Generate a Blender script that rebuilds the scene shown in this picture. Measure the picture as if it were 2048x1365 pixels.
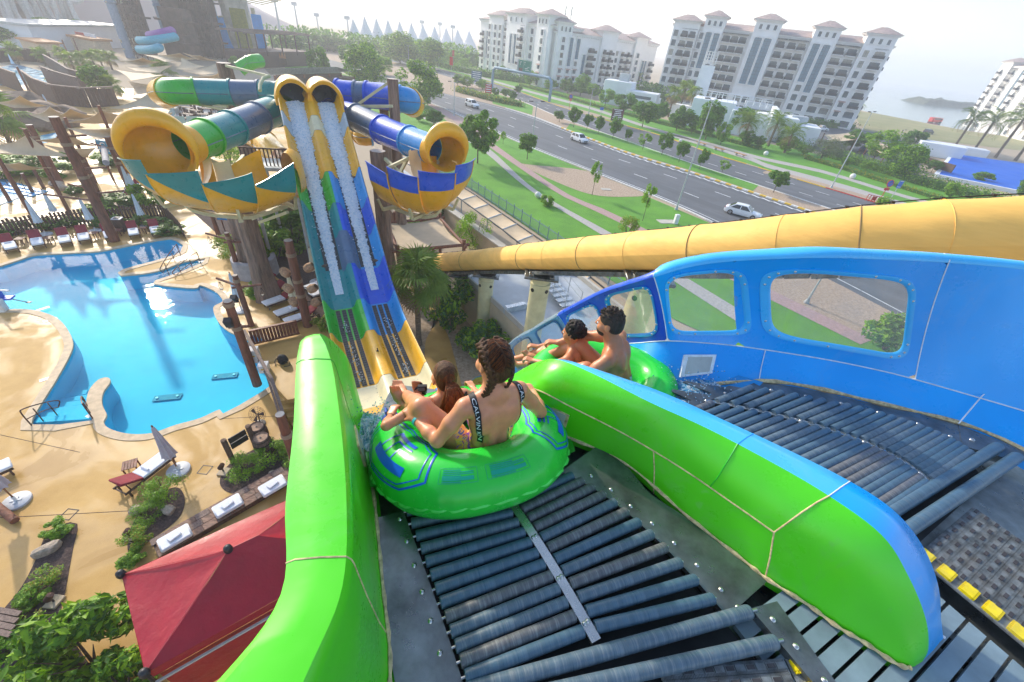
import bpy,bmesh,math,random
import numpy as np
from math import sin,cos,pi,radians,sqrt,atan2,hypot
from mathutils import Vector,Matrix
from mathutils.bvhtree import BVHTree
Vc=Vector
for o in list(bpy.data.objects):bpy.data.objects.remove(o)
SC=bpy.context.scene
COL=SC.collection
random.seed(7)
RNG=np.random.default_rng(7)
# camera
EYE=16.0
LENS=14.6255
PITCH=radians(36.3625)
ROLL=radians(7.0653)
_F=np.array([0,cos(PITCH),-sin(PITCH)])
_U=np.array([0,sin(PITCH),cos(PITCH)])
_X=np.array([1.0,0,0])
_u2=(sin(ROLL),-cos(ROLL));_r2=(cos(ROLL),sin(ROLL))
CAM_RIGHT=_r2[0]*_X+_u2[0]*_U
CAM_UP=-_r2[1]*_X-_u2[1]*_U
cam_data=bpy.data.cameras.new('camera');cam=bpy.data.objects.new('camera',cam_data)
COL.objects.link(cam);SC.camera=cam
cam_data.sensor_width=36;cam_data.lens=LENS
cam_data.clip_start=0.05;cam_data.clip_end=20000
M=Matrix.Identity(4)
for i in range(3):
 M[i][0]=CAM_RIGHT[i];M[i][1]=CAM_UP[i];M[i][2]=-_F[i]
M[2][3]=EYE
cam.matrix_world=M
# sky, sun, exposure
SUN_AZ=radians(-47)
SUN_EL=radians(27)
world=bpy.data.worlds.new('World');SC.world=world;world.use_nodes=True
wn=world.node_tree;wn.nodes.clear()
sky=wn.nodes.new('ShaderNodeTexSky');sky.sky_type='NISHITA';sky.sun_disc=False
sky.sun_elevation=SUN_EL;sky.sun_rotation=SUN_AZ
sky.air_density=1.0;sky.dust_density=1.5;sky.ozone_density=1.2;sky.altitude=0
bg=wn.nodes.new('ShaderNodeBackground');bg.inputs['Strength'].default_value=0.15
wo=wn.nodes.new('ShaderNodeOutputWorld')
wn.links.new(sky.outputs[0],bg.inputs[0]);wn.links.new(bg.outputs[0],wo.inputs[0])
sun_data=bpy.data.lights.new('sun','SUN');sun_data.energy=2.1;sun_data.angle=radians(1.5)
sun_data.color=(1.0,0.91,0.76)
sun=bpy.data.objects.new('sun',sun_data);COL.objects.link(sun)
SUN_DIR=Vc((sin(SUN_AZ)*cos(SUN_EL),cos(SUN_AZ)*cos(SUN_EL),sin(SUN_EL)))
sun.rotation_euler=SUN_DIR.to_track_quat('Z','Y').to_euler()
SC.view_settings.view_transform='Standard';SC.view_settings.look='None'
SC.view_settings.exposure=1.08;SC.view_settings.gamma=1.0
SC.view_settings.use_curve_mapping=False
SC.render.engine='CYCLES'
SC.cycles.use_denoising=True
SC.cycles.max_bounces=8;SC.cycles.transparent_max_bounces=16
SC.cycles.volume_bounces=1
SC.cycles.sample_clamp_indirect=8.0
HAZE=0.00095
# surveying helpers
_fp=LENS*2048/36
def ray(x,y):
 dx,dy=x-1024,y-682.5
 a=(dx*_r2[0]+dy*_r2[1])/_fp;b=(dx*_u2[0]+dy*_u2[1])/_fp
 return a*_X+b*_U+_F
def at(x,y,z=0.0):
 """the point of the level plane z that was measured at photo position x, y"""
 v=ray(x,y);t=(z-EYE)/v[2]
 return Vc((v[0]*t,v[1]*t,z))
def far(x,y,d):
 """the point d metres ahead (along the lens axis) at photo position x, y"""
 v=ray(x,y)*d
 return Vc((v[0],v[1],v[2]+EYE))
def upz(base,x,y):
 """height reached above ground point base by a vertical seen ending at photo row y"""
 lo,hi=base[2],base[2]+90
 def row(z):
  q=np.array([base[0],base[1],z-EYE]);w=q@_F
  if w<.2:return-1e9
  return 682.5+(q[0]*_r2[1]+(q@_U)*_u2[1])/w*_fp
 for _ in range(50):
  m=(lo+hi)/2
  if row(m)>y:lo=m
  else:hi=m
 return lo
# materials
MATS={}
def new_mat(name):
 m=bpy.data.materials.new(name);m.use_nodes=True
 nt=m.node_tree;nt.nodes.clear()
 out=nt.nodes.new('ShaderNodeOutputMaterial');b=nt.nodes.new('ShaderNodeBsdfPrincipled')
 nt.links.new(b.outputs[0],out.inputs[0])
 MATS[name]=m
 return m,nt,b,out
def N(nt,t,**kw):
 n=nt.nodes.new(t)
 for k,v in kw.items():
  if k in n.inputs.keys():n.inputs[k].default_value=v
  else:setattr(n,k,v)
 return n
def noise(nt,scale,detail=4,rough=0.55,coord='Object',stretch=None,dist=0.0):
 tc=nt.nodes.new('ShaderNodeTexCoord');n=N(nt,'ShaderNodeTexNoise',Scale=scale,Detail=detail,Roughness=rough,Distortion=dist)
 src=tc.outputs[coord]
 if stretch:
  mp=nt.nodes.new('ShaderNodeMapping');mp.inputs['Scale'].default_value=stretch
  nt.links.new(src,mp.inputs[0]);src=mp.outputs[0]
 nt.links.new(src,n.inputs['Vector'])
 return n.outputs['Fac']
def ramp(nt,fac,stops):
 r=nt.nodes.new('ShaderNodeValToRGB');e=r.color_ramp.elements
 while len(e)<len(stops):e.new(0.5)
 for el,(p,c)in zip(e,stops):
  el.position=p;el.color=(c[0],c[1],c[2],1)if len(c)==3 else c
 nt.links.new(fac,r.inputs[0])
 return r.outputs[0]
def mixc(nt,fac,a,b,mode='MIX'):
 m=nt.nodes.new('ShaderNodeMix');m.data_type='RGBA';m.blend_type=mode
 for s,v in((m.inputs[0],fac),(m.inputs[6],a),(m.inputs[7],b)):
  if hasattr(v,'links'):nt.links.new(v,s)
  elif isinstance(v,(int,float)):s.default_value=v
  else:s.default_value=(v[0],v[1],v[2],1)
 return m.outputs[2]
def bump(nt,b,h,strength=0.3,dist=0.02):
 n=N(nt,'ShaderNodeBump',Strength=strength,Distance=dist)
 nt.links.new(h,n.inputs['Height']);nt.links.new(n.outputs[0],b.inputs['Normal'])
def mat(name,col,rough=0.5,metal=0.0,var=0.12,scale=3.0,bmp=0.0,bscale=None,bdist=0.01,spec=0.5,coat=0.0,col2=None,coord='Object',stretch=None,sss=0.0,dirt=0.0,trans=0.0,rvar=0.12):
 if name in MATS:return MATS[name]
 m,nt,b,out=new_mat(name)
 f=noise(nt,scale,5,0.6,coord,stretch)
 c2=col2 or tuple(max(0,c*(1-2*var))for c in col);c1=col if col2 else tuple(min(1,c*(1+var))for c in col)
 c=ramp(nt,f,[(0.3,c2),(0.7,c1)])
 if dirt:
  f2=noise(nt,scale*0.35,8,0.7,coord)
  c=mixc(nt,ramp(nt,f2,[(0.45,(0,0,0)),(0.72,(dirt,dirt,dirt))]),c,(0.35,0.30,0.24))
 nt.links.new(c,b.inputs['Base Color'])
 fr=noise(nt,scale*2.3,4,0.6,coord)
 rr=ramp(nt,fr,[(0.25,(max(0.02,rough-rvar),)*3),(0.75,(min(1,rough+rvar),)*3)])
 nt.links.new(rr,b.inputs['Roughness'])
 b.inputs['Metallic'].default_value=metal;b.inputs['Specular IOR Level'].default_value=spec
 b.inputs['Coat Weight'].default_value=coat;b.inputs['Coat Roughness'].default_value=0.12
 if sss:
  b.inputs['Subsurface Weight'].default_value=sss;b.inputs['Subsurface Radius'].default_value=(0.6,0.3,0.15);b.inputs['Subsurface Scale'].default_value=0.03
 if bmp:bump(nt,b,noise(nt,bscale or scale*6,6,0.6,coord,stretch),bmp,bdist)
 return m
def plastic(name,col,rough=0.28):
 """weathered glossy fibreglass: faint chalking, scuffs and fine orange peel"""
 if name in MATS:return MATS[name]
 m,nt,b,out=new_mat(name)
 big=noise(nt,0.9,4,0.6);c=ramp(nt,big,[(0.3,tuple(x*0.84 for x in col)),(0.7,tuple(min(1,x*1.08)for x in col))])
 chalk=noise(nt,2.2,8,0.75,dist=1.0);w=tuple(0.72*x+0.12 for x in col)
 c=mixc(nt,ramp(nt,chalk,[(0.54,(0,0,0)),(0.76,(0.5,0.5,0.5))]),c,w);spot=noise(nt,7,2,0.4);c=mixc(nt,ramp(nt,spot,[(0.72,(0,0,0)),(0.75,(0.35,0.35,0.35))]),c,w)
 scr=noise(nt,14,3,0.5,stretch=(1,0.12,1),dist=0.4)
 c=mixc(nt,ramp(nt,scr,[(0.70,(0,0,0)),(0.78,(0.22,0.22,0.22))]),c,w)
 nt.links.new(c,b.inputs['Base Color'])
 nt.links.new(ramp(nt,noise(nt,3.5,6,0.7),[(0.3,(rough*0.7,)*3),(0.75,(rough*1.9,)*3)]),b.inputs['Roughness'])
 bump(nt,b,noise(nt,9,3,0.5),0.05,0.01)
 b.inputs['Coat Weight'].default_value=0.25;b.inputs['Coat Roughness'].default_value=0.15
 return m
# mesh helpers
class MB:
 def __init__(s):s.v=[];s.f=[];s.m=[]
 def add(s,vs,fs,mi=0):
  o=len(s.v);s.v+=[tuple(v)for v in vs];s.f+=[tuple(i+o for i in f)for f in fs];s.m+=[mi]*len(fs);return s
 def hexa(s,c8,mi=0):
  return s.add(c8,[(0,3,2,1),(4,5,6,7),(0,1,5,4),(1,2,6,5),(2,3,7,6),(3,0,4,7)],mi)
 def box(s,c,d,rz=0.0,mi=0,tilt=None):
  hx,hy,hz=d[0]/2,d[1]/2,d[2]/2
  R=Matrix.Rotation(rz,3,'Z')
  if tilt is not None:R=R@tilt
  pts=[Vc(c)+R@Vc(p)for p in((-hx,-hy,-hz),(hx,-hy,-hz),(hx,hy,-hz),(-hx,hy,-hz),(-hx,-hy,hz),(hx,-hy,hz),(hx,hy,hz),(-hx,hy,hz))]
  return s.hexa(pts,mi)
 def bbox(s,c,d,bev=0.01,rz=0.0,mi=0,tilt=None):
  """box with chamfered edges"""
  hx,hy,hz=d[0]/2,d[1]/2,d[2]/2;b=min(bev,hx*.9,hy*.9,hz*.9)
  R=Matrix.Rotation(rz,3,'Z')
  if tilt is not None:R=R@tilt
  bm=bmesh.new();bmesh.ops.create_cube(bm,size=1)
  for v in bm.verts:v.co=Vc((v.co.x*d[0],v.co.y*d[1],v.co.z*d[2]))
  bmesh.ops.bevel(bm,geom=bm.edges[:],offset=b,segments=1,affect='EDGES')
  bm.verts.index_update()
  s.add([Vc(c)+R@v.co for v in bm.verts],[[v.index for v in f.verts]for f in bm.faces],mi);bm.free();return s
 def beam(s,a,b,w,h=None,mi=0,up=(0,0,1)):
  a,b=Vc(a),Vc(b);d=(b-a).normalized();h=h or w
  x=d.cross(Vc(up))
  if x.length<1e-4:x=d.cross(Vc((0,1,0)))
  x.normalize();y=x.cross(d)
  x=x*w/2;y=y*h/2
  return s.hexa([a-x-y,a+x-y,a+x+y,a-x+y,b-x-y,b+x-y,b+x+y,b-x+y],mi)
 def tube(s,pts,r,n=8,mi=0,cap=True,closed=False,squash=None,up=None):
  pts=[Vc(p)for p in pts];k=len(pts)
  rs=r if isinstance(r,(list,tuple,np.ndarray))else[r]*k
  rings=[];prev=None
  for i,p in enumerate(pts):
   if closed:d=pts[(i+1)%k]-pts[i-1]
   else:d=pts[min(i+1,k-1)]-pts[max(i-1,0)]
   d=d.normalized()if d.length>1e-9 else Vc((0,0,1))
   if prev is None:
    ref=Vc(up)if up else(Vc((0,0,1))if abs(d.z)<0.9 else Vc((1,0,0)))
    x=d.cross(ref).normalized()
   else:
    x=prev-d*prev.dot(d)
    x=x.normalized()if x.length>1e-6 else d.cross(Vc((0,0,1))).normalized()
   prev=x;y=x.cross(d)
   q=squash or 1.0
   rings.append([p+(x*cos(2*pi*j/n)+y*sin(2*pi*j/n)*q)*rs[i]for j in range(n)])
  return s.loft(rings,closed_u=closed,closed_v=True,cap=cap and not closed,mi=mi)
 def loft(s,rings,closed_u=False,closed_v=False,cap=False,mi=0,mif=None):
  n=len(rings[0]);k=len(rings);o=len(s.v)
  for r in rings:s.v+=[tuple(p)for p in r]
  for i in range(k if closed_u else k-1):
   i2=(i+1)%k
   for j in range(n if closed_v else n-1):
    j2=(j+1)%n
    s.f.append((o+i*n+j,o+i*n+j2,o+i2*n+j2,o+i2*n+j));s.m.append(mif(i,j)if mif else mi)
  if cap:
   s.f.append(tuple(o+j for j in reversed(range(n))));s.m.append(mi)
   s.f.append(tuple(o+(k-1)*n+j for j in range(n)));s.m.append(mi)
  return s
 def lathe(s,prof,c=(0,0,0),n=16,mi=0,axis=None,cap=False):
  c=Vc(c);z=Vc(axis).normalized()if axis else Vc((0,0,1))
  x=z.orthogonal().normalized()if axis else Vc((1,0,0));y=z.cross(x)
  return s.loft([[c+z*h+(x*cos(2*pi*j/n)+y*sin(2*pi*j/n))*r for j in range(n)]for r,h in prof],closed_v=True,cap=cap,mi=mi)
 def prism(s,poly,z0,z1,mi=0):
  n=len(poly);o=len(s.v)
  s.v+=[(p[0],p[1],z0)for p in poly]+[(p[0],p[1],z1)for p in poly]
  s.f.append(tuple(o+n+j for j in range(n)));s.f.append(tuple(o+j for j in reversed(range(n))));s.m+=[mi,mi]
  for j in range(n):
   j2=(j+1)%n;s.f.append((o+j,o+j2,o+n+j2,o+n+j));s.m.append(mi)
  return s
 def ball(s,c,r,n=10,m=7,mi=0,jit=0.0,seed=0):
  rr=random.Random(seed);c=Vc(c);r=(r,r,r)if not hasattr(r,'__len__')else r
  rings=[]
  for i in range(m+1):
   a=pi*i/m
   k=[1+jit*(rr.random()-.5)for _ in range(n)]
   rings.append([c+Vc((r[0]*sin(a)*cos(2*pi*j/n)*k[j],r[1]*sin(a)*sin(2*pi*j/n)*k[j],-r[2]*cos(a)*k[j]if 0<i<m else-r[2]*cos(a)))for j in range(n)])
  return s.loft(rings,closed_v=True,mi=mi)
 def mesh(s,name,mats,off=(0,0,0),angle=38):
  me=bpy.data.meshes.new(name);ox,oy,oz=off
  me.from_pydata([(x-ox,y-oy,z-oz)for x,y,z in s.v],[],s.f)
  mats=mats if isinstance(mats,(list,tuple))else[mats]
  for mm in mats:me.materials.append(MATS[mm]if isinstance(mm,str)else mm)
  if len(mats)>1:me.polygons.foreach_set('material_index',s.m)
  me.polygons.foreach_set('use_smooth',[True]*len(me.polygons))
  me.update()
  if angle<179:me.set_sharp_from_angle(angle=radians(angle))
  return me
 def build(s,name,mats,parent=None,local=False,angle=38,loc=None):
  off=(0,0,0)if(parent is None or local)else WPOS[parent.name]
  if parent is None and loc is not None:off=loc
  me=s.mesh(name,mats,off,angle)
  return put(name,me,parent,loc if parent is None else None)
WPOS={}
def put(name,me,parent=None,loc=None):
 o=bpy.data.objects.new(name,me);COL.objects.link(o)
 if parent is not None:o.parent=parent
 if loc is not None:o.location=loc
 base=Vc(WPOS[parent.name])if parent is not None else Vc((0,0,0))
 WPOS[o.name]=base+(Vc(loc)if loc is not None else Vc((0,0,0)))
 return o
def tag(o,label=None,cat=None,group=None,kind=None):
 if label:o['label']=label
 if cat:o['category']=cat
 if group:o['group']=group
 if kind:o['kind']=kind
 return o
def thing(name,label,cat,loc=(0,0,0),rz=0.0,group=None):
 o=put(name,None,None,loc);o.rotation_euler[2]=rz
 return tag(o,label,cat,group)
KIDS={}
def kids(o):return[c for c in bpy.data.objects if c.parent==o]
def copy_tree(o,parent=None,depth=0):
 c=o.copy();COL.objects.link(c);c.parent=parent
 WPOS[c.name]=Vc(o.location)
 if o.name not in KIDS:KIDS[o.name]=kids(o)
 for ch in KIDS[o.name]:copy_tree(ch,c)
 return c
def clone(o,loc,rz=0.0,label=None,sc=None):
 c=copy_tree(o);c.location=loc;c.rotation_euler=(0,0,rz);WPOS[c.name]=Vc(loc)
 if sc is not None:c.scale=(sc,sc,sc)if not hasattr(sc,'__len__')else sc
 if label:c['label']=label
 return c
ORD=['first','second','third','fourth','fifth','sixth','seventh','eighth','ninth','tenth','eleventh','twelfth','thirteenth','fourteenth','fifteenth','sixteenth','seventeenth','eighteenth','nineteenth','twentieth','twenty-first','twenty-second','twenty-third','twenty-fourth','twenty-fifth','twenty-sixth','twenty-seventh','twenty-eighth','twenty-ninth','thirtieth']
def spline(pts,n=8,closed=False):
 pts=[np.array(p,float)for p in pts];k=len(pts);out=[]
 seg=k if closed else k-1
 for i in range(seg):
  if closed:a,b,c,d=pts[i-1],pts[i],pts[(i+1)%k],pts[(i+2)%k]
  else:a,b,c,d=pts[max(i-1,0)],pts[i],pts[i+1],pts[min(i+2,k-1)]
  for j in range(n):
   t=j/n
   out.append(0.5*(2*b+(c-a)*t+(2*a-5*b+4*c-d)*t*t+(-a+3*b-3*c+d)*t**3))
 if not closed:out.append(pts[-1])
 return[Vc(tuple(p))for p in out]
def resample(pts,n):
 P=np.array([tuple(p)for p in pts]);d=np.r_[0,np.cumsum(np.linalg.norm(np.diff(P,axis=0),axis=1))]
 t=np.linspace(0,d[-1],n)
 return[Vc(tuple(np.array([np.interp(x,d,P[:,k])for k in range(P.shape[1])])))for x in t]
def flat_fill(name,loops,z,mats,parent=None,kind=None,thick=None):
 """level sheet bounded by the first loop with the other loops cut out"""
 bm=bmesh.new();edges=[]
 for L in loops:
  vs=[bm.verts.new((p[0],p[1],z))for p in L]
  edges+=[bm.edges.new((vs[i],vs[(i+1)%len(vs)]))for i in range(len(vs))]
 bmesh.ops.triangle_fill(bm,use_beauty=True,use_dissolve=False,edges=edges)
 bm.normal_update()
 for f in bm.faces:
  if f.normal.z<0:f.normal_flip()
 if thick:
  r=bmesh.ops.extrude_face_region(bm,geom=bm.faces[:])
  for g in r['geom']:
   if isinstance(g,bmesh.types.BMVert):g.co.z-=thick
  bmesh.ops.recalc_face_normals(bm,faces=bm.faces[:])
 me=bpy.data.meshes.new(name);bm.to_mesh(me);bm.free()
 for mm in(mats if isinstance(mats,(list,tuple))else[mats]):me.materials.append(MATS[mm]if isinstance(mm,str)else mm)
 if parent is not None:me.transform(Matrix.Translation(-Vc(WPOS[parent.name])))
 o=put(name,me,parent)
 if kind:o['kind']=kind
 return o
def lerp(a,b,t):return a+(b-a)*t
# materials for the slide
plastic('green_fibreglass',(0.095,0.72,0.010));plastic('blue_fibreglass',(0.0,0.38,1.0));plastic('deep_blue_fibreglass',(0.004,0.085,0.62))
plastic('sky_blue_fibreglass',(0.06,0.50,0.98));plastic('yellow_fibreglass',(0.86,0.43,0.008));plastic('teal_fibreglass',(0.0,0.24,0.25))
plastic('cream_fibreglass',(0.78,0.69,0.42));plastic('grey_fibreglass',(0.20,0.29,0.36));plastic('leaf_green_fibreglass',(0.02,0.43,0.02))
plastic('pale_grey_fibreglass',(0.42,0.50,0.55));plastic('slate_fibreglass',(0.085,0.15,0.25));plastic('azure_fibreglass',(0.01,0.27,0.66))
mat('caulk',(0.72,0.56,0.30),0.8,var=0.25,scale=30,bmp=0.5,bscale=80,bdist=0.004)
mat('white_caulk',(0.80,0.82,0.84),0.6,var=0.1,scale=20)
mat('steel_plate',(0.20,0.22,0.22),0.34,0.75,var=0.3,scale=5,bmp=0.08,bscale=60,dirt=0.25)
mat('bright_steel',(0.62,0.61,0.58),0.28,0.9,var=0.12,scale=8,dirt=0.2)
mat('dark_gap',(0.015,0.016,0.018),0.7)
mat('yellow_block',(0.85,0.66,0.0),0.5,var=0.1,scale=20,dirt=0.3)
mat('grey_slat',(0.20,0.28,0.32),0.5,var=0.15,scale=4,bmp=0.06,bscale=60)
def roller_mat(name,col,worn):
 m,nt,b,out=new_mat(name)
 f=noise(nt,3.0,6,0.7,stretch=(1,1,6));c=ramp(nt,f,[(0.3,tuple(x*0.75 for x in col)),(0.7,tuple(x*1.2 for x in col))])
 g=noise(nt,9,8,0.75,stretch=(0.4,0.4,6.0),dist=0.5)
 c=mixc(nt,ramp(nt,g,[(0.48,(0,0,0)),(0.70,(worn,)*3)]),c,(0.36,0.38,0.38))
 h=noise(nt,26,6,0.7)
 c=mixc(nt,ramp(nt,h,[(0.63,(0,0,0)),(0.7,(worn*0.8,)*3)]),c,(0.16,0.11,0.08))
 nt.links.new(c,b.inputs['Base Color'])
 nt.links.new(ramp(nt,g,[(0.3,(0.22,)*3),(0.7,(0.5,)*3)]),b.inputs['Roughness'])
 bump(nt,b,noise(nt,60,4,0.6,stretch=(0.3,0.3,3)),0.12,0.003)
 return m
ROLLER_MATS=[roller_mat('roller_blue_grey',(0.065,0.125,0.18),0.22),roller_mat('roller_worn',(0.085,0.135,0.18),0.5),roller_mat('roller_brown_worn',(0.11,0.115,0.125),0.7)]
def strip_water(name,tint,foam_scale=14,foam=0.5):
 """thin running water: clear, broken by white foam"""
 m,nt,b,out=new_mat(name)
 f=noise(nt,foam_scale,10,0.72,dist=1.2)
 nt.links.new(ramp(nt,f,[(0.42,tint),(0.62,(0.86,0.93,0.98))]),b.inputs['Base Color'])
 b.inputs['Roughness'].default_value=0.12
 al=ramp(nt,f,[(0.34,(0.25,)*3),(0.34+foam*0.5,(1,)*3)]);nt.links.new(al,b.inputs['Alpha'])
 bump(nt,b,f,0.9,0.05)
 return m
strip_water('churned_water',(0.05,0.42,0.78),11,0.45)
B=13.8
E2=Vc((-0.503,0.864)).normalized();N2=Vc((E2.y,-E2.x));C0=Vc((-4.7,12.2))
def S(s,l,z):
 p=C0+E2*s+N2*l
 return Vc((p.x,p.y,z))
def H(x,y,h):return at(x,y,EYE-h)
def proj(P):
 q=np.array([P[0],P[1],P[2]-EYE]);w=q@_F;a=q[0]/w*_fp;b=(q@_U)/w*_fp
 return 1024+a*_r2[0]+b*_u2[0],682.5+a*_r2[1]+b*_u2[1]
def quad_interp(tri,t):
 a,b,c=tri
 return a*(2*(t-.5)*(t-1))+b*(-4*t*(t-1))+c*(2*t*(t-.5))
BOLT=MB().lathe([(0.0001,0.007),(0.006,0.006),(0.0105,0.002),(0.0125,-0.001)],n=10).lathe([(0.003,0.0075),(0.0001,0.0045)],n=6).mesh('bolt','bright_steel')
def bolt(parent,p,up=(0,0,1),sc=1.0):
 o=put('bolt',BOLT,parent,Vc(p)-Vc(WPOS[parent.name]));o.rotation_euler=Vc(up).to_track_quat('Z','Y').to_euler();o.scale=(sc,)*3
 return o
RM={}
def roller(parent,a,b,r,k):
 L=(b-a).length;key=(round(L,1),round(r,3),k)
 if key not in RM:
  m=MB();l=key[0]
  m.lathe([(r*.45,-.5),(r*.45,-.497),(r*.8,-.497),(r*.93,-.499),(r,-.492),(r,.492),(r*.93,.499),(r*.8,.497),(r*.45,.497),(r*.45,.5)],n=20,cap=True)
  m.lathe([(r*.22,-.53),(r*.22,.53)],n=8,mi=1,cap=True)
  m.v=[(x,y,z*l)for x,y,z in m.v]
  RM[key]=m.mesh('roller',[ROLLER_MATS[k],MATS['bright_steel']])
 o=put('roller',RM[key],parent,(a+b)/2-Vc(WPOS[parent.name]))
 o.rotation_euler=(b-a).to_track_quat('Z','Y').to_euler();o.scale=(1,1,L/key[0])
 return o
def ribbon(mb,A,Bc,t,mi=0):
 """slab between two curves, t thick"""
 n=len(A);rings=[]
 for p,q in zip(A,Bc):
  p,q=Vc(p),Vc(q);d=Vc((0,0,t));rings.append([p,q,q-d,p-d])
 return mb.loft(rings,closed_v=True,cap=True,mi=mi)
# green lane roller bed
zr=B+0.022;RR=0.0288;RB=0.0300
trip=[(at(818,1049,zr+RR),at(1022,1006,zr+RR),at(1148,951,zr+RR)),(at(861,1167,zr+RR),at(1078,1091,zr+RR),at(1245,1013,zr+RR)),(at(905,1296,zr+RR),at(1144,1200,zr+RR),at(1364,1124,zr+RR))]
gl=lambda t:quad_interp([x[0]for x in trip],t);gc=lambda t:quad_interp([x[1]for x in trip],t);gr=lambda t:quad_interp([x[2]for x in trip],t)
conv=thing('roller_conveyor','conveyor of blue-grey rollers under the large green tube in the green lane','conveyor',(gc(.5).x,gc(.5).y,B))
rnd=random.Random(3)
for i in range(-1,12):
 t=i/9.0;a,c,b=gl(t),gc(t),gr(t);w=(b-a).normalized()
 roller(conv,a+w*0.012,c-w*0.03,RR,rnd.choice([0,0,0,1,1,2]));roller(conv,c+w*0.03,b-w*0.012,RR,rnd.choice([0,0,1,1,2]))
for i in(14.5,15.95):
 t=i/11.0;a,b=gl(t),gr(t);w=(b-a).normalized();roller(conv,a,b+w*0.11,.033,1 if i<17 else 2)
ts=[x/11 for x in np.arange(-1.6,14.6,.5)]
m=MB();ribbon(m,[gc(t)+Vc((-.021,-.012,.012))for t in ts],[gc(t)+Vc((.021,.012,.012))for t in ts],0.02)
cs=m.build('centre_strip','bright_steel',conv)
for t in(0.02,.42,.82,1.18):
 for d in(-.009,.011):bolt(cs,gc(t)+Vc((d*.8,d*.6,.013)))
m=MB();tw=[x/11 for x in np.arange(-1.6,20,.5)]
ribbon(m,[gl(t)+Vc((0,0,-.07))for t in tw],[gr(t)+Vc((0,0,-.07))for t in tw],0.05);m.build('roller_tray','dark_gap',conv)
LB=[(757,1035),(761,1100),(767,1180),(777,1280),(790,1365),(806,1450)]
lb=resample(spline([at(x,y,B+.03)for x,y in LB],6),24)
la=resample([gl(t)+Vc((0,0,B+.03-gl(t).z))for t in tw if t<1.75],24)
m=MB();ribbon(m,lb,la,0.03);pl=m.build('side_plate','steel_plate',conv)
for k in(1,4,7,10,13,16,19):bolt(pl,lerp(la[k],lb[k],.22)+Vc((0,0,.001)),sc=1.1)
GB=[(1195,892),(1250,930),(1300,987),(1373,1036),(1485,1124),(1534,1163)]
rb=resample(spline([at(x,y,B+.03)for x,y in GB],6),24)
ra=resample([gr(t)+Vc((0,0,B+.03-gr(t).z))for t in tw if t<1.33],24)
m=MB();ribbon(m,ra,rb,0.03);pr=m.build('side_plate','steel_plate',conv)
for k in(3,6,9,12,15,18,21,23):bolt(pr,lerp(ra[k],rb[k],.25)+Vc((0,0,.001)),sc=1.1)
e=gr(1.34);m=MB()
for t0,t1 in((1.33,1.66),):
 a,b=gr(t0)+Vc((.11,.06,.0)),gr(t1)+Vc((.11,.06,0));w=(gr(t0)-gl(t0)).normalized()
 m.hexa([a-Vc((0,0,.05)),b-Vc((0,0,.05)),b+w*.10-Vc((0,0,.05)),a+w*.16-Vc((0,0,.05)),a,b,b+w*.10,a+w*.16])
bk=m.build('bearing_block','steel_plate',conv)
for t in(1.37,1.48,1.6):bolt(bk,gr(t)+(gr(t)-gl(t)).normalized()*.19+Vc((0,0,.002)),sc=1.2)
m=MB();a0,b0=at(757,1030,B+.004),at(1200,890,B+.004)
# blue lane roller bed
tripb=[(at(1429,806,zr+RR),at(1504,776,zr+RR)),(at(1680,868,zr+RR),at(1766,829,zr+RR)),(at(1843,952,zr+RR),at(1930,896,zr+RR))]
bc=lambda t:quad_interp([x[0]for x in tripb],t);br=lambda t:quad_interp([x[1]for x in tripb],t)
bl=lambda t:bc(t)*2-br(t)
convb=thing('roller_conveyor','curved conveyor of blue-grey rollers beside the blue wall with windows','conveyor',(bc(.5).x,bc(.5).y,B))
for i in range(0,22):
 t=i/20.0;t=t*(1.0-0.0*t);a,c,b=bl(t),bc(t),br(t);w=(b-a).normalized()
 roller(convb,a+w*.02,c-w*0.028,RB,rnd.choice([0,0,0,1,2]));roller(convb,c+w*0.028,b-w*0.012,RB,rnd.choice([0,0,0,1,1]))
for A_,B_ in(((1787,1022),(1996,894)),((1816,1060),(2034,914))):
 a,b=at(*A_,zr+RR),at(*B_,zr+RR);w=(b-a).normalized();roller(convb,a-w*.22,b,.040,0)
tsb=[x/20 for x in np.arange(-.6,21.5,.5)]
m=MB();ribbon(m,[bc(t)+Vc((-.02,-.012,.01))for t in tsb],[bc(t)+Vc((.02,.012,.01))for t in tsb],0.02);cs=m.build('centre_strip','bright_steel',convb)
for t in(.3,.62,.98):bolt(cs,bc(t)+Vc((0,0,.011)),sc=1.1);bolt(cs,bc(t+.02)+Vc((0,0,.011)),sc=1.1)
m=MB();tq=[x/20 for x in np.arange(-.7,27,.5)]
ribbon(m,[bl(t)+Vc((0,0,-.07))for t in tq],[br(t)+Vc((0,0,-.07))for t in tq],0.05);m.build('roller_tray','dark_gap',convb)
SK=[(1513,764),(1618,779),(1757,811),(1850,832),(1917,850)]
so=resample(spline([at(x,y,B+.03)for x,y in SK],6),24);si=resample([br(t)+Vc((0,0,B+.03-br(t).z))for t in tsb if t<1.01],24)
m=MB();ribbon(m,si,so,.03);pl=m.build('side_plate','steel_plate',convb)
for k in(3,7,11,15,19,22):bolt(pl,lerp(si[k],so[k],.3)+Vc((0,0,.001)),sc=1.2)
a,b,c,d=at(1917,850,B+.034),at(2060,905,B+.034),at(2040,925,B+.034),at(1925,892,B+.034)
m=MB();m.hexa([p-Vc((0,0,.06))for p in(d,c,b,a)]+[d,c,b,a]);bk=m.build('bearing_block','steel_plate',convb)
for q in((1945,880),(1990,898),(2025,915)):bolt(bk,at(*q,B+.036),sc=1.6)
m=MB();w=(br(0)-bl(0)).normalized();dn=(bc(0)-bc(.08)).normalized()
root=[lerp(bl(-.03),br(-.03),f)for f in np.linspace(0,1,9)]
z0=Vc((0,0,B+.034-root[0].z));
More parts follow.
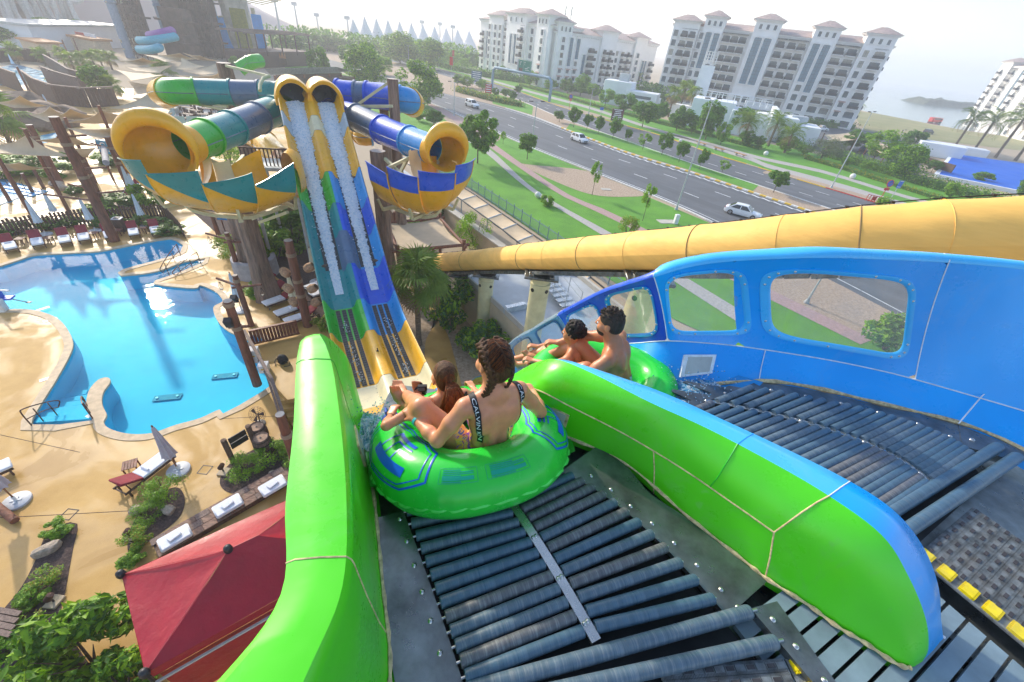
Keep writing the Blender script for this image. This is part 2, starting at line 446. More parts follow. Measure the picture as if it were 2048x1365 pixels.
m.hexa([p+z0-Vc((0,0,.012))for p in(root[0],root[8],root[8]+dn*.10,root[0]+dn*.10)]+[p+z0 for p in(root[0],root[8],root[8]+dn*.10,root[0]+dn*.10)])
for k in range(4):
 a,b=root[2*k]+dn*.10+z0,root[2*k+1]+w*.06+dn*.10+z0;tip=lerp(a,b,.75)+dn*(.20+.035*k)
 poly=[a,b,tip+w*.015,tip-w*.01,lerp(a,tip,.5)-w*.005]
 n=len(poly);o=len(m.v);m.v+=[tuple(p)for p in poly]+[tuple(p-Vc((0,0,.014)))for p in poly]
 m.f.append(tuple(o+j for j in range(n)));m.f.append(tuple(o+n+j for j in reversed(range(n))));m.m+=[0,0]
 for j in range(n):m.f.append((o+j,o+n+j,o+n+(j+1)%n,o+(j+1)%n));m.m.append(0)
cb=m.build('steel_comb','steel_plate',convb)
for k in range(4):bolt(cb,root[2*k]+w*.05+z0+dn*.02,sc=1.1)
# modular belts with yellow edge blocks
def belt(name,label,org,rowdir,nrow,nlink,pitch,link,yellow_side,zz,skip=None):
 th=thing(name,label,'conveyor belt',org)
 rowdir=Vc((rowdir[0],rowdir[1],0)).normalized();back=Vc((rowdir.y,-rowdir.x,0))
 up=Vc((0,0,1))
 for r in range(nrow):
  m=MB();o=org+back*(r*pitch)
  L=nlink*link
  for s_ in(0.18,0.82):
   m.tube([o+back*pitch*s_+up*-.004,o+rowdir*L+back*pitch*s_+up*-.004],.007,6,mi=0)
  for k in range(nlink):
   c=o+rowdir*(link*(k+.5))+back*pitch*.5
   m.beam(c-rowdir*link*.46,c+rowdir*link*.46,pitch*.50,.014,mi=0)
   for q in range(7):
    qq=c+rowdir*link*(-.42+.14*q)
    m.beam(qq-back*pitch*.48,qq+back*pitch*.48,link*.05,.017,mi=0)
   if k%2==0:
    m.beam(c-rowdir*link*.36+up*.006,c+rowdir*link*.36+up*.006,pitch*.32,.012,mi=1)
  m.build('belt_row',['belt_grey','belt_insert'],th)
  y0=o+back*pitch*.5+rowdir*(-.07 if yellow_side<0 else L+.03)
  if r%2==0:
   m=MB();m.beam(y0,y0+rowdir*.080,pitch*.95,.022)
   for q in range(6):
    qq=y0+rowdir*(.006+.0136*q);m.beam(qq-back*pitch*.68,qq+back*pitch*.68,.007,.02)
   m.build('edge_block','yellow_block',th)
  m=MB();m.beam(y0-rowdir*.012-up*.012,y0+rowdir*.085-up*.012,pitch*.99,.012);m.build('edge_link','belt_grey',th)
 return th
mat('belt_grey',(0.17,0.20,0.22),0.42,var=0.35,scale=18,bmp=0.3,bscale=120,dirt=0.35)
mat('belt_insert',(0.055,0.05,0.055),0.75,var=0.2,scale=20)
y0,y1=at(1862,1118,B+.02),at(2030,968,B+.02);rd=(y1-y0)
belt('conveyor_belt','grey modular belt with yellow edge blocks at the right end of the blue lane',y0+Vc((rd.normalized().x*.02-rd.normalized().y*.05,rd.normalized().y*.02+rd.normalized().x*.05,0)),rd,17,13,0.052,0.052,-1,B)
rg=(gr(1.7)-gl(1.7));yg=at(1592,1316,B+.02)-rg.normalized()*.11
belt('conveyor_belt','corner of grey belt with yellow blocks below the green lane rollers',yg-rg.normalized()*.56+Vc((0,0,0.0)),rg,7,12,0.05,0.05,1,B)
# slatted platform floor
plat=tag(put('platform_floor',None,None,(2.0,.6,B-.02)),kind='structure')
sd=rd.normalized();sb=Vc((sd.y,-sd.x,0))
o=at(1715,1272,B-.012)
for k in range(-3,16):
 c=o+sb*(k*.088)+sd*(0.0);m=MB();m.beam(c-sd*.55,c+sd*.62,.072,.03,mi=0);m.build('slat','grey_slat',plat)
m=MB();c=o+sb*.5
for q in(-.35,.05,.45):m.beam(c-sb*1.0+sd*q-Vc((0,0,.05)),c+sb*1.2+sd*q-Vc((0,0,.05)),.05,.05)
m.build('joist','dark_gap',plat)
m=MB();m.box((2.2,.2,B-.16),(6.2,4.4,.05));m.build('deck_plate','steel_plate',plat)
# launch trough: left wall, divider, blue wall
launch=thing('slide_launch','green and blue fibreglass twin launch troughs with a rounded divider and porthole windows','water slide',(0,1.5,B))
def wall_sections(st,mb,mi=0,k0=0,k1=None):
 mb.loft([spl for spl in st[k0:k1]],mi=mi)
LW=[((-.84,.0),(-.46,.10),(-.30,.20),14.50,B),((-.69,.29),(-.44,.37),(-.32,.42),14.50,B),((-.62,.55),(-.44,.59),(-.36,.60),14.50,B),((-.76,.85),(-.54,.88),(-.48,.87),14.50,B),((-.91,1.21),(-.71,1.24),(-.64,1.24),14.50,B),(H(598,740,1.51).xy,H(671,740,1.51).xy,(-.80,1.57),14.49,B-.08),(H(603,694,1.52).xy,H(655,692,1.53).xy,(-.93,1.82),14.48,B-.16),(H(612,670,1.56).xy,H(642,667,1.57).xy,(-1.05,2.02),14.43,B-.28),((-1.33,2.25),(-1.25,2.30),(-1.17,2.28),14.10,B-.48),((-1.5,2.65),(-1.38,2.7),(-1.3,2.68),13.6,12.87),((-1.8,3.3),(-1.7,3.35),(-1.62,3.33),12.7,12.0)]
rings=[]
for po,pi_,pb,rz,bz in LW:
 po,pi_,pb=Vc(po),Vc(pi_),Vc(pb);o3=lambda p,z:Vc((p.x,p.y,z))
 mid=lerp(po,pi_,.5);out=po+(po-pi_).normalized()*.02
 rings.append([o3(po,bz-.9),o3(out,rz-.10),o3(out,rz-.022),o3(lerp(po,pi_,.06),rz-.002),o3(mid,rz+.004),o3(lerp(po,pi_,.93),rz-.002),o3(pi_,rz-.022),o3(pi_+(pb-pi_)*.08,rz-.05),o3(lerp(pi_,pb,.35),lerp(rz,bz,.45)),o3(lerp(pi_,pb,.7),lerp(rz,bz,.8)),o3(lerp(pi_,pb,1.0),bz+.03),o3(pb+(pb-pi_)*.5,bz-.01)])
def smooth_rings(rings,n=5):
 cols=list(zip(*rings));sp=[spline([tuple(p)for p in c],n)for c in cols]
 return[list(r)for r in zip(*sp)]
sr=smooth_rings(rings,6)
def panel(rr,name,material,parent,ang=60):
 m=MB();m.loft(rr);return m.build(name,material,parent,angle=ang)
cuts=[0,14,32,len(sr)-1]
for a,b in zip(cuts[:-1],cuts[1:]):
 panel(sr[a:b+1],'wall_panel','green_fibreglass',launch,32)
 if a:m=MB();m.tube([p for p in sr[a][1:11]],.0035,5);m.build('panel_joint','caulk' if a<20 else 'leaf_green_fibreglass',launch)
m=MB();m.tube([r[10]+Vc((.01,0,.0))for r in sr[:34]],[.009+.003*sin(i*2.3)for i in range(34)],6);m.build('sealant_bead','caulk',launch)
def wall_pt(i,f):r=sr[i];return lerp(r[7],r[10],f)
m=MB();m.loft([[wall_pt(i,f)+Vc((.012,-.004,.004))for f in(.3,.75)]for i in(29,31,33)]);ip=m.build('inspection_plate','clear_panel_dull',launch)if 'clear_panel_dull' in MATS else None
flo=[[(-.70,1.36),(.50,1.80),B-.05],[(-.80,1.57),(.45,1.98),B-.09],[(-.93,1.82),(.22,2.12),B-.17],[(-1.02,2.04),(0.02,2.32),B-.29],[(-1.13,2.3),(-.12,2.58),B-.50],[(-1.3,2.68),(-.3,2.95),12.85],[(-1.62,3.33),(-.6,3.7),11.85]]
fr=smooth_rings([[Vc((lerp(a[0],b[0],f),lerp(a[1],b[1],f),z+.10*(abs(2*f-1)**4)))for f in np.linspace(0,1,9)]for a,b,z in flo],5)
m=MB();m.loft(fr);m.build('trough_floor','leaf_green_fibreglass',launch,angle=60)
DV=[(None,(1079,782,1.92),(1121,721,1.74),(1150,727,1.76)),(None,(1144,815,1.92),(1191,750,1.69),(1218,747,1.72)),((1250,930,2.2),(1250,869,1.92),(1300,805,1.65),(1330,787,1.69)),((1373,1036,2.2),(1365,938,1.92),(1412,856,1.65),(1440,837,1.69)),((1485,1124,2.2),(1470,1010,1.92),(1540,923,1.65),(1576,900,1.69)),((1534,1163,2.2),(1548,1065,1.92),(1658,992,1.65),(1700,963,1.69)),((1612,1212,2.2),(1650,1135,1.94),(1763,1070,1.68),(1786,1020,1.71)),((1670,1255,2.2),(1718,1200,2.00),(1817,1153,1.79),(1843,1088,1.79)),((1724,1287,2.2),(1772,1260,2.08),(1851,1236,1.95),(1875,1165,1.91)),((1787,1329,2.2),(1812,1318,2.15),(1857,1296,2.10),(1882,1236,2.05)),((1818,1338,2.2),(1826,1334,2.195),(1846,1322,2.19),(1880,1284,2.19))]
drings=[]
for g,j,r,e_ in DV:
 j,r,e_=H(*j),H(*r),H(*e_);g=H(*g)if g else Vc((j.x-.01,j.y-.012,B))
 ax=(e_-g);ax.z=0;ax=ax.normalized()if ax.length>1e-4 else Vc((1,0,0));hgt=r.z-B
 sh=lerp(j,r,.42)+Vc((0,0,.055))*min(1,hgt/.5)-ax*.012
 b1=e_+ax*.035;b1.z=lerp(B,e_.z,.85);b0=e_+ax*.05;b0.z=B-.06
 g2=Vc(g);g2.z=B-.04
 drings.append([g2,lerp(g,j,.5)-ax*.004,j,lerp(j,sh,.5)-ax*.012+Vc((0,0,.012)),sh,lerp(sh,r,.5)+Vc((0,0,.018)),r,lerp(r,e_,.5)+Vc((0,0,.012)),e_,b1,lerp(b1,b0,.5),b0])
d0=drings[0];ext=[]
for k,(ds,dz)in enumerate(((.22,.17),(.5,.48),(.9,1.0),(1.5,1.95),(2.3,3.2))):
 ext.append([p+Vc((E2.x*ds+.05*ds,E2.y*ds,-dz))for p in d0])
drings=ext[::-1]+drings
dr=smooth_rings(drings,6)
NX=len(ext)*6
seams=[0,NX+18,NX+27,NX+30,len(dr)-1]
def sub(rr,a,b,j0,j1):return[r[j0:j1+1]for r in rr[a:b+1]]
s1,s2,s3=NX+20,NX+30,len(dr)-1
for a,b in((0,NX+15),(NX+15,s2)):panel(sub(dr,a,b,0,2),'side_panel','green_fibreglass',launch)
for a,b in((0,NX+21),(NX+21,s2)):
 panel(sub(dr,a,b,2,6),'top_panel','green_fibreglass',launch);panel(sub(dr,a,b,6,11),'top_panel','sky_blue_fibreglass',launch)
panel(sub(dr,s2,s3,0,6),'nose_panel','green_fibreglass',launch);panel(sub(dr,s2,s3,6,11),'nose_panel','blue_fibreglass',launch)
m=MB();m.tube([r[2]for r in dr[6:s2+1]],.0055,6);m.build('sealant_bead','caulk',launch)
m=MB();m.tube([r[0]+Vc((-.004,-.004,.062))for r in dr[NX+6:s3]],[.010+.004*sin(i*1.7)for i in range(NX+6,s3)],6);m.build('sealant_bead','caulk',launch)
m=MB();m.tube([r[11]+Vc((.004,0,.062))for r in dr[s3-14:s3+1]],.008,6);m.build('sealant_bead','white_caulk',launch)
for i,j0,j1,mm,rad in((NX+15,0,2,'caulk',.004),(NX+21,2,6,'leaf_green_fibreglass',.004),(NX+21,6,9,'blue_fibreglass',.003),(s2,0,6,'caulk',.0045),(s2,6,9,'white_caulk',.003)):
 m=MB();m.tube(dr[i][j0:j1+1],rad,5);m.build('panel_joint',mm,launch)
def glass_mat():
 m,nt,b,out=new_mat('clear_panel')
 tr=N(nt,'ShaderNodeBsdfTransparent');tr.inputs[0].default_value=(0.93,0.95,0.95,1)
 gl_=N(nt,'ShaderNodeBsdfGlossy');gl_.inputs['Roughness'].default_value=0.08
 df=N(nt,'ShaderNodeBsdfDiffuse');df.inputs[0].default_value=(0.75,0.77,0.76,1)
 fz=ramp(nt,noise(nt,2.0,8,0.75,dist=1.5),[(0.35,(0.06,)*3),(0.75,(0.30,)*3)])
 mx=N(nt,'ShaderNodeMixShader');nt.links.new(fz,mx.inputs[0]);nt.links.new(tr.outputs[0],mx.inputs[1]);nt.links.new(df.outputs[0],mx.inputs[2])
 lw=N(nt,'ShaderNodeLayerWeight',Blend=0.25);fn=N(nt,'ShaderNodeMath',operation='MULTIPLY');nt.links.new(lw.outputs['Facing'],fn.inputs[0]);fn.inputs[1].default_value=.45;m2=N(nt,'ShaderNodeMixShader')
 nt.links.new(fn.outputs[0],m2.inputs[0]);nt.links.new(mx.outputs[0],m2.inputs[1]);nt.links.new(gl_.outputs[0],m2.inputs[2]);nt.links.new(m2.outputs[0],out.inputs[0])
glass_mat()
WS=[((2250,560,1.0),(2240,880,2.0)),((2048,534,1.0),(2010,811,2.0)),((1899,521,1.03),(1830,759,2.0)),((1780,515,1.05),(1750,739,2.0)),((1640,511,1.08),(1640,717,2.0)),((1483,517,1.22),(1490,694,2.0)),((1390,528,1.32),(1410,686,2.0)),((1307,551,1.46),(1335,682,2.02)),((1250,568,1.68),(1278,686,2.22)),((1194,588,2.0),(1225,690,2.55)),((1115,630,2.68),(1142,700,3.25)),((1060,662,3.35),(1083,724,3.95)),((1015,691,4.2),(1036,752,4.85))]
wrim=[H(*a)for a,b in WS];wseam=[H(*b)for a,b in WS]
wrim+=[S(-6.3,1.0,9.4),S(-4.3,1.35,6.6),S(-2.2,1.62,4.9)];wseam+=[S(-6.3,.85,8.6),S(-4.3,1.2,5.8),S(-2.2,1.5,4.2)]
NS=12
sr_,ss_=spline([tuple(p)for p in wrim],NS),spline([tuple(p)for p in wseam],NS)
def wp(u,v,off=0.0):
 i=u*NS;k=max(0,min(len(sr_)-2,int(i)));f=i-k
 a,b=lerp(ss_[k],ss_[k+1],f),lerp(sr_[k],sr_[k+1],f)
 bulge=Vc((0,0,0));d=ss_[k+1]-ss_[k];nn=d.cross(b-a).normalized()
 if nn.y>0:nn=-nn
 return lerp(a,b,v)-nn*(.05*4*v*(1-v))+nn*off
UVG=[(u,v,*proj(wp(u,v)))for u in np.arange(0,13.01,.05)for v in np.arange(0,1.01,.04)]
def uv_at(x,y):
 q=min(UVG,key=lambda g:(g[2]-x)**2+(g[3]-y)**2);return q[0],q[1]
WIN=[(((1543,544),(1822,562),(1805,712),(1545,672)),(2.0,5.12),'blue_fibreglass'),(((1335,559),(1484,549),(1492,666),(1347,663)),(5.12,7.0),'blue_fibreglass'),(((1212,597),(1295,573),(1313,666),(1236,672)),(7.0,9.05),'deep_blue_fibreglass'),(((1132,634),(1186,608),(1208,676),(1150,690)),(9.05,10.0),'deep_blue_fibreglass'),(((1069,664),(1112,642),(1130,688),(1088,708)),(10.0,11.02),'grey_fibreglass'),(((1023,697),(1057,676),(1070,714),(1036,736)),(11.02,12.0),'grey_fibreglass')]
m=MB();m.loft([[wp(u,v)for v in np.linspace(0,1,7)]for u in np.linspace(0,2.0,30)]);m.build('wall_panel','blue_fibreglass',launch,angle=60)
m=MB();m.loft([[wp(u,v)for v in np.linspace(0,1,7)]for u in np.linspace(12.0,14.98,30)]);m.build('wall_panel','azure_fibreglass',launch,angle=60)
for ci,(cs_,(u0,u1),mm)in enumerate(WIN):
 q=[uv_at(*c)for c in cs_]
 NP=72;inner=[];outer=[]
 cu=sum(p[0]for p in q)/4;cv=sum(p[1]for p in q)/4
 for k in range(NP):
  a=2*pi*(k+.5)/NP;ca,sa=cos(a),sin(a);ex=0.34
  x=math.copysign(abs(ca)**ex,ca);y=math.copysign(abs(sa)**ex,sa)
  mx_=max(abs(x),abs(y));fx,fy=(x+1)/2,(y+1)/2
  top=(lerp(q[1][0],q[0][0],fx),lerp(q[1][1],q[0][1],fx));bot=(lerp(q[2][0],q[3][0],fx),lerp(q[2][1],q[3][1],fx))
  inner.append((lerp(bot[0],top[0],fy),lerp(bot[1],top[1],fy)))
  sx,sy=ca/max(abs(ca),abs(sa)),sa/max(abs(ca),abs(sa))
  outer.append((lerp(u0,u1,(sx+1)/2),(sy+1)/2))
 m=MB();m.loft([[wp(lerp(i_[0],o_[0],f),lerp(i_[1],o_[1],f))for i_,o_ in zip(inner,outer)]for f in(0,.12,.3,.55,.8,1)],closed_v=True)
 wpn=m.build('wall_panel',mm,launch,angle=60)
 fm='sky_blue_fibreglass' if mm=='blue_fibreglass' else('azure_fibreglass' if ci<4 else 'slate_fibreglass')
 grow=lambda p,f:(cu+(p[0]-cu)*f,cv+(p[1]-cv)*f)
 m=MB();m.loft([[wp(*grow(p,g),off)for p in inner]for g,off in((1.12,.001),(1.115,.012),(1.03,.014),(1.0,.006),(.985,-.006))],closed_v=True)
 fo=m.build('window_frame',fm,launch,angle=60)
 mg=MB();o_=len(mg.v);ring=[wp(*grow(p,.99),-.003)for p in inner];ring2=[wp(*grow(p,.5),-.003)for p in inner];cen=wp(cu,cv,-.003)
 mg.loft([ring,ring2],closed_v=True);kk=len(mg.v);mg.v.append(tuple(cen));mg.f+=[(NP+j,NP+(j+1)%NP,kk)for j in range(NP)];mg.m+=[0]*NP
 mg.build('window_pane','clear_panel',fo if False else launch,angle=60)
 if ci<4:
  nb=18 if ci==0 else 14
  for k in range(nb):
   p=inner[int((k+.5)*NP/nb)%NP];P0=wp(*grow(p,1.065),.013);nn=(wp(*p,.1)-wp(*p,0)).normalized()
   bolt(fo,P0,nn,0.9)
cap=[]
for k in range(0,len(sr_)):
 d=sr_[min(k+1,len(sr_)-1)]-sr_[max(k-1,0)];nn=d.cross(sr_[k]-ss_[k]).normalized()
 if nn.y<0:nn=-nn
 nn=Vc((nn.x,nn.y,nn.z*.3)).normalized();p=sr_[k]
 cap.append([p-nn*.004-Vc((0,0,.02)),p-nn*.002,p+nn*.02+Vc((0,0,.022)),p+nn*.075+Vc((0,0,.026)),p+nn*.125+Vc((0,0,.012)),p+nn*.14-Vc((0,0,.05)),p+nn*.10-Vc((0,0,.10)),p+nn*.06-Vc((0,0,.10))])
for a,b,mm in((0,2*NS,'sky_blue_fibreglass'),(2*NS,7*NS,'sky_blue_fibreglass'),(7*NS,10*NS,'deep_blue_fibreglass'),(10*NS,12*NS,'grey_fibreglass'),(12*NS,len(cap)-1,'azure_fibreglass')):
 panel(cap[a:b+1],'rim_cap',mm,launch)
sk=[]
SKO=[(2260,985),(2110,935),(1980,870),(1880,838),(1757,809),(1618,776),(1513,764),(1400,768),(1320,775),(1262,775)]
sko=[at(x,y,B+.02)for x,y in SKO[:7]]+[H(1400,775,2.28),H(1330,790,2.36),H(1262,800,2.5),H(1180,800,3.0),H(1120,800,3.7),H(1060,800,4.5),S(-6.3,.45,8.2),S(-4.3,.8,5.4),S(-2.2,1.0,3.9)]
sks=resample(spline([tuple(p)for p in sko],8),120);sst=resample(ss_,120)
skr=[[a,lerp(a,b,.5)+Vc((0,0,-.02)),b,b+(b-a)*.25-Vc((0,0,.05))]for a,b in zip(sst,sks)]
for a,b,mm in((0,18,'blue_fibreglass'),(18,36,'blue_fibreglass'),(36,62,'sky_blue_fibreglass'),(62,78,'deep_blue_fibreglass'),(78,119,'azure_fibreglass')):
 panel(skr[a:b+1],'skirt_panel',mm,launch)
 if a:m=MB();m.tube([p+Vc((-.003,-.006,.003))for p in skr[a][:3]],.004,5);m.build('panel_joint','white_caulk',launch)
m=MB();m.tube([wp(u,0,.003)for u in np.arange(0,9.2,.06)],.0055,5);m.build('sealant_bead','white_caulk',launch)
for u in(2.0,7.0,10.0):m=MB();m.tube([wp(u,v,.002)for v in np.linspace(0,1,8)]+[cap[int(u*NS)][3]],.0045,5);m.build('panel_joint','white_caulk',launch)
m=MB();m.tube([at(2065,690,14.25),at(1961,796,14.02),at(1917,848,13.84)],.005,5);m.build('panel_joint','white_caulk',launch)
m=MB();m.tube([p+Vc((0,0,.012))for p in sks[:60]],[.016+.006*sin(i*1.9)for i in range(60)],6);m.build('sealant_bead','caulk',launch)
bf=[[(1.35,2.05),(2.15,2.78),B-.03],[(1.0,2.15),(1.75,2.95),B-.08],[(.72,2.25),(1.35,3.05),B-.16],[(.45,2.35),(1.0,3.2),B-.30],[(.2,2.55),(.75,3.45),B-.75],[(.0,2.95),(.5,3.9),B-1.4],[(-.25,3.5),(.2,4.5),B-2.3]]
fr=smooth_rings([[Vc((lerp(a[0],b[0],f),lerp(a[1],b[1],f),z+.08*(abs(2*f-1)**4)))for f in np.linspace(0,1,9)]for a,b,z in bf],5)
m=MB();m.loft(fr);m.build('trough_floor','azure_fibreglass',launch,angle=60)
m=MB();i0,i1=(min(range(120),key=lambda i:abs(proj(skr[i][1])[0]-x))for x in(1368,1424));cpl=[lerp(skr[i][0],skr[i][2],f)+Vc((0,-.004,.012))for i,f in((i0,.28),(i1,.28),(i1,.72),(i0,.72))];cc=sum(cpl,Vc())/4;nrm=(cpl[1]-cpl[0]).cross(cpl[3]-cpl[0]).normalized();nrm=nrm if nrm.z>0 else-nrm
f2=[p+nrm*.012 for p in cpl];m.hexa([p-nrm*.02 for p in cpl]+f2)
ip=m.build('inspection_plate','white_caulk',launch);tag(ip,'white framed plate')
m=MB();f3=[lerp(cc,p,.78)+nrm*.014 for p in cpl];m.hexa([p-nrm*.01 for p in f3]+f3);m.build('plate_window','dull_pane',ip)if 'dull_pane' in MATS else mat('dull_pane',(.55,.55,.5),.35)and m.build('plate_window','dull_pane',ip)
for cpl in([lerp(dr[i][0],dr[i][2],f)for i,f in((NX+1,.75),(NX+6,.78),(NX+6,.42),(NX+1,.38))],[lerp(sr[i][8],sr[i][10],f)for i,f in((32,.35),(28,.3),(28,.75),(32,.8))]):
 nrm=(cpl[1]-cpl[0]).cross(cpl[3]-cpl[0]).normalized();nrm=nrm if nrm.dot(Vc((0,0,EYE))-cpl[0])>0 else-nrm
 m=MB();m.hexa([p-nrm*.03 for p in cpl]+[p+nrm*.006 for p in cpl]);ip=m.build('inspection_plate','caulk',launch)
 cc=sum(cpl,Vc())/4;f3=[lerp(cc,p,.8)+nrm*.008 for p in cpl];m=MB();m.hexa([p-nrm*.006 for p in f3]+f3);m.build('plate_window','dull_pane',ip)
def water_patch(name,label,base,n,amp,seed):
 """churned sheet over a patch given by rows of points, with droplets thrown up"""
 r_=np.random.default_rng(seed);m=MB()
 rr=smooth_rings(base,n);rr=[resample(r,40)for r in rr]
 rr2=[[p+Vc((0,0,abs(r_.normal(0,amp))))for p in r]for r in rr];m.loft(rr2)
 for k in range(420):
  p=rr[r_.integers(len(rr))][r_.integers(40)]+Vc(tuple(r_.normal(0,.05,3)));p.z+=abs(r_.normal(0,.07));s_=r_.uniform(.002,.007);m.ball(p,s_,5,3)
 o=m.build(name,'churned_water',launch_w if False else None,angle=180);tag(o,label,'water',kind='stuff');return o
water_patch('churned_water','churned blue water behind the men\'s green tube',[[H(x,y,h)for x,y in row]for row,h in((((1300,772),(1345,752),(1380,742)),2.30),(((1330,792),(1375,775),(1420,758)),2.24),(((1375,812),(1420,800),(1450,785)),2.20))],8,.014,1)
water_patch('splashing_water','water splashing up at the left of the large green tube',[[Vc(p)for p in row]for row in(((-.86,1.62,B-.02),(-.74,1.70,B-.03),(-.60,1.78,B-.06)),((-.95,1.85,B-.06),(-.82,1.9,B-.08),(-.66,1.97,B-.12)),((-1.03,2.08,B-.18),(-.9,2.14,B-.20),(-.7,2.2,B-.24)))],8,.02,2)
# people: one continuous surface each, grown from blended volumes
class SDF:
 def __init__(s,lo,hi,h):
  s.h=h;s.lo=np.array(lo,float);s.n=np.ceil((np.array(hi)-s.lo)/h).astype(int)+1
  s.f=np.full(tuple(s.n),9.0,np.float32)
 def _box(s,lo,hi):
  i0=np.clip(np.floor((lo-s.lo)/s.h).astype(int),0,s.n-1);i1=np.clip(np.ceil((hi-s.lo)/s.h).astype(int)+1,1,s.n)
  ax=[s.lo[k]+s.h*np.arange(i0[k],i1[k])for k in range(3)]
  return tuple(slice(i0[k],i1[k])for k in range(3)),np.meshgrid(*ax,indexing='ij')
 def _mix(s,sl,d,k,sub):
  a=s.f[sl]
  if sub:d=-d;hh=np.clip(.5-.5*(a-d)/k,0,1);s.f[sl]=a*(1-hh)+d*hh+k*hh*(1-hh)
  else:hh=np.clip(.5+.5*(d-a)/k,0,1);s.f[sl]=d*(1-hh)+a*hh-k*hh*(1-hh)
 def cone(s,a,b,r1,r2,k=.02,sub=False):
  a,b=np.array(a,float),np.array(b,float);m=max(r1,r2)+2.5*k+s.h*2
  sl,(X,Y,Z)=s._box(np.minimum(a,b)-m,np.maximum(a,b)+m);d=b-a;L=max(d@d,1e-9)
  t=np.clip(((X-a[0])*d[0]+(Y-a[1])*d[1]+(Z-a[2])*d[2])/L,0,1)
  s._mix(sl,(np.sqrt((X-a[0]-t*d[0])**2+(Y-a[1]-t*d[1])**2+(Z-a[2]-t*d[2])**2)-(r1+(r2-r1)*t)).astype(np.float32),k,sub)
 def ell(s,c,r,ax=None,k=.02,sub=False):
  c=np.array(c,float);r=np.array(r,float);A=np.array(ax,float)if ax is not None else np.eye(3);m=r.max()+2.5*k+s.h*2
  sl,(X,Y,Z)=s._box(c-m,c+m);q=[((X-c[0])*A[i][0]+(Y-c[1])*A[i][1]+(Z-c[2])*A[i][2])for i in range(3)]
  k0=np.sqrt(sum((q[i]/r[i])**2 for i in range(3)));k1=np.sqrt(sum((q[i]/r[i]**2)**2 for i in range(3)))+1e-6
  s._mix(sl,(k0*(k0-1)/k1).astype(np.float32),k,sub)
 def mesh(s):
  f=s.f;ins=f<0;nx,ny,nz=f.shape
  c=[f[i:nx-1+i,j:ny-1+j,k:nz-1+k]for i in(0,1)for j in(0,1)for k in(0,1)]
  neg=sum((x<0).astype(np.int8)for x in c);act=(neg>0)&(neg<8);idx=np.full(act.shape,-1,np.int64);I=np.argwhere(act);idx[act]=np.arange(len(I))
  off=np.array([(i,j,k)for i in(0,1)for j in(0,1)for k in(0,1)],float);vals=np.stack([x[act]for x in c],1)
  acc=np.zeros((len(I),3));cnt=np.zeros(len(I))
  for a in range(8):
   for b in range(a+1,8):
    if abs(off[a]-off[b]).sum()!=1:continue
    va,vb=vals[:,a],vals[:,b];x=(va<0)!=(vb<0);t=np.where(x,va/np.where(x,va-vb,1),0)
    acc+=np.where(x[:,None],off[a]+(off[b]-off[a])*t[:,None],0);cnt+=x
  V=s.lo+s.h*(I+acc/cnt[:,None]);F=[]
  for ax in range(3):
   sl0=[slice(None)]*3;sl1=[slice(None)]*3;sl0[ax]=slice(0,-1);sl1[ax]=slice(1,None)
   a,b=ins[tuple(sl0)],ins[tuple(sl1)];E_=np.argwhere(a!=b);fl=a[a!=b]
   o1,o2=[(1,2),(2,0),(0,1)][ax];ok=(E_[:,o1]>0)&(E_[:,o2]>0)&(E_[:,o1]<act.shape[o1]+0)&(E_[:,o2]<act.shape[o2]);E_,fl=E_[ok],fl[ok]
   def g(d1,d2):P=E_.copy();P[:,o1]-=d1;P[:,o2]-=d2;return idx[P[:,0],P[:,1],P[:,2]]
   q=np.stack([g(1,1),g(0,1),g(0,0),g(1,0)],1);q[~fl]=q[~fl][:,::-1];F.append(q[(q>=0).all(1)])
  return V,np.concatenate(F)
 def build(s,name,material,parent=None,smooth=1):
  V,F=s.mesh()
  if smooth:
   E_=np.concatenate([F[:,[0,1]],F[:,[1,2]],F[:,[2,3]],F[:,[3,0]]])
   for _ in range(smooth):
    S_=np.zeros_like(V);C_=np.zeros(len(V));np.add.at(S_,E_[:,0],V[E_[:,1]]);np.add.at(C_,E_[:,0],1);np.add.at(S_,E_[:,1],V[E_[:,0]]);np.add.at(C_,E_[:,1],1)
    V=V*.5+.5*S_/np.maximum(C_,1)[:,None]
  off=np.array(WPOS[parent.name])if parent is not None else np.zeros(3)
  me=bpy.data.meshes.new(name);me.from_pydata((V-off).tolist(),[],F.tolist());me.materials.append(MATS[material]);me.polygons.foreach_set('use_smooth',[True]*len(me.polygons));me.update()
  return put(name,me,parent),V,F
def skin(name,col):
 m=mat(name,col,0.42,var=0.10,scale=9,bmp=0.10,bscale=160,bdist=0.002,sss=0.25,spec=0.5,rvar=0.08);return m
skin('skin_fair',(0.70,0.29,0.145));skin('skin_tan',(0.58,0.22,0.095));skin('skin_olive',(0.46,0.245,0.14))
def hair_mat(name,col,col2):
 m,nt,b,out=new_mat(name)
 f=noise(nt,60,6,0.7,stretch=(1.0,1.0,0.16),dist=0.8);nt.links.new(ramp(nt,f,[(0.3,col),(0.7,col2)]),b.inputs['Base Color'])
 b.inputs['Roughness'].default_value=0.55;b.inputs['Specular IOR Level'].default_value=.25;bump(nt,b,f,1.0,0.01)
hair_mat('hair_brown',(0.022,0.010,0.005),(0.15,0.068,0.030));hair_mat('hair_auburn',(0.06,0.018,0.006),(0.30,0.095,0.028));hair_mat('hair_black',(0.008,0.006,0.006),(0.035,0.026,0.022));hair_mat('hair_dark',(0.02,0.014,0.01),(0.085,0.055,0.04))
mat('black_cloth',(0.012,0.012,0.015),0.7,bmp=.2,bscale=200,bdist=.001);mat('turquoise_cloth',(0.02,0.35,0.55),0.6,bmp=.2,bscale=120,bdist=.002);mat('turquoise_band',(0.05,0.55,0.60),0.45);mat('white_cloth',(0.8,0.8,0.82),0.7)
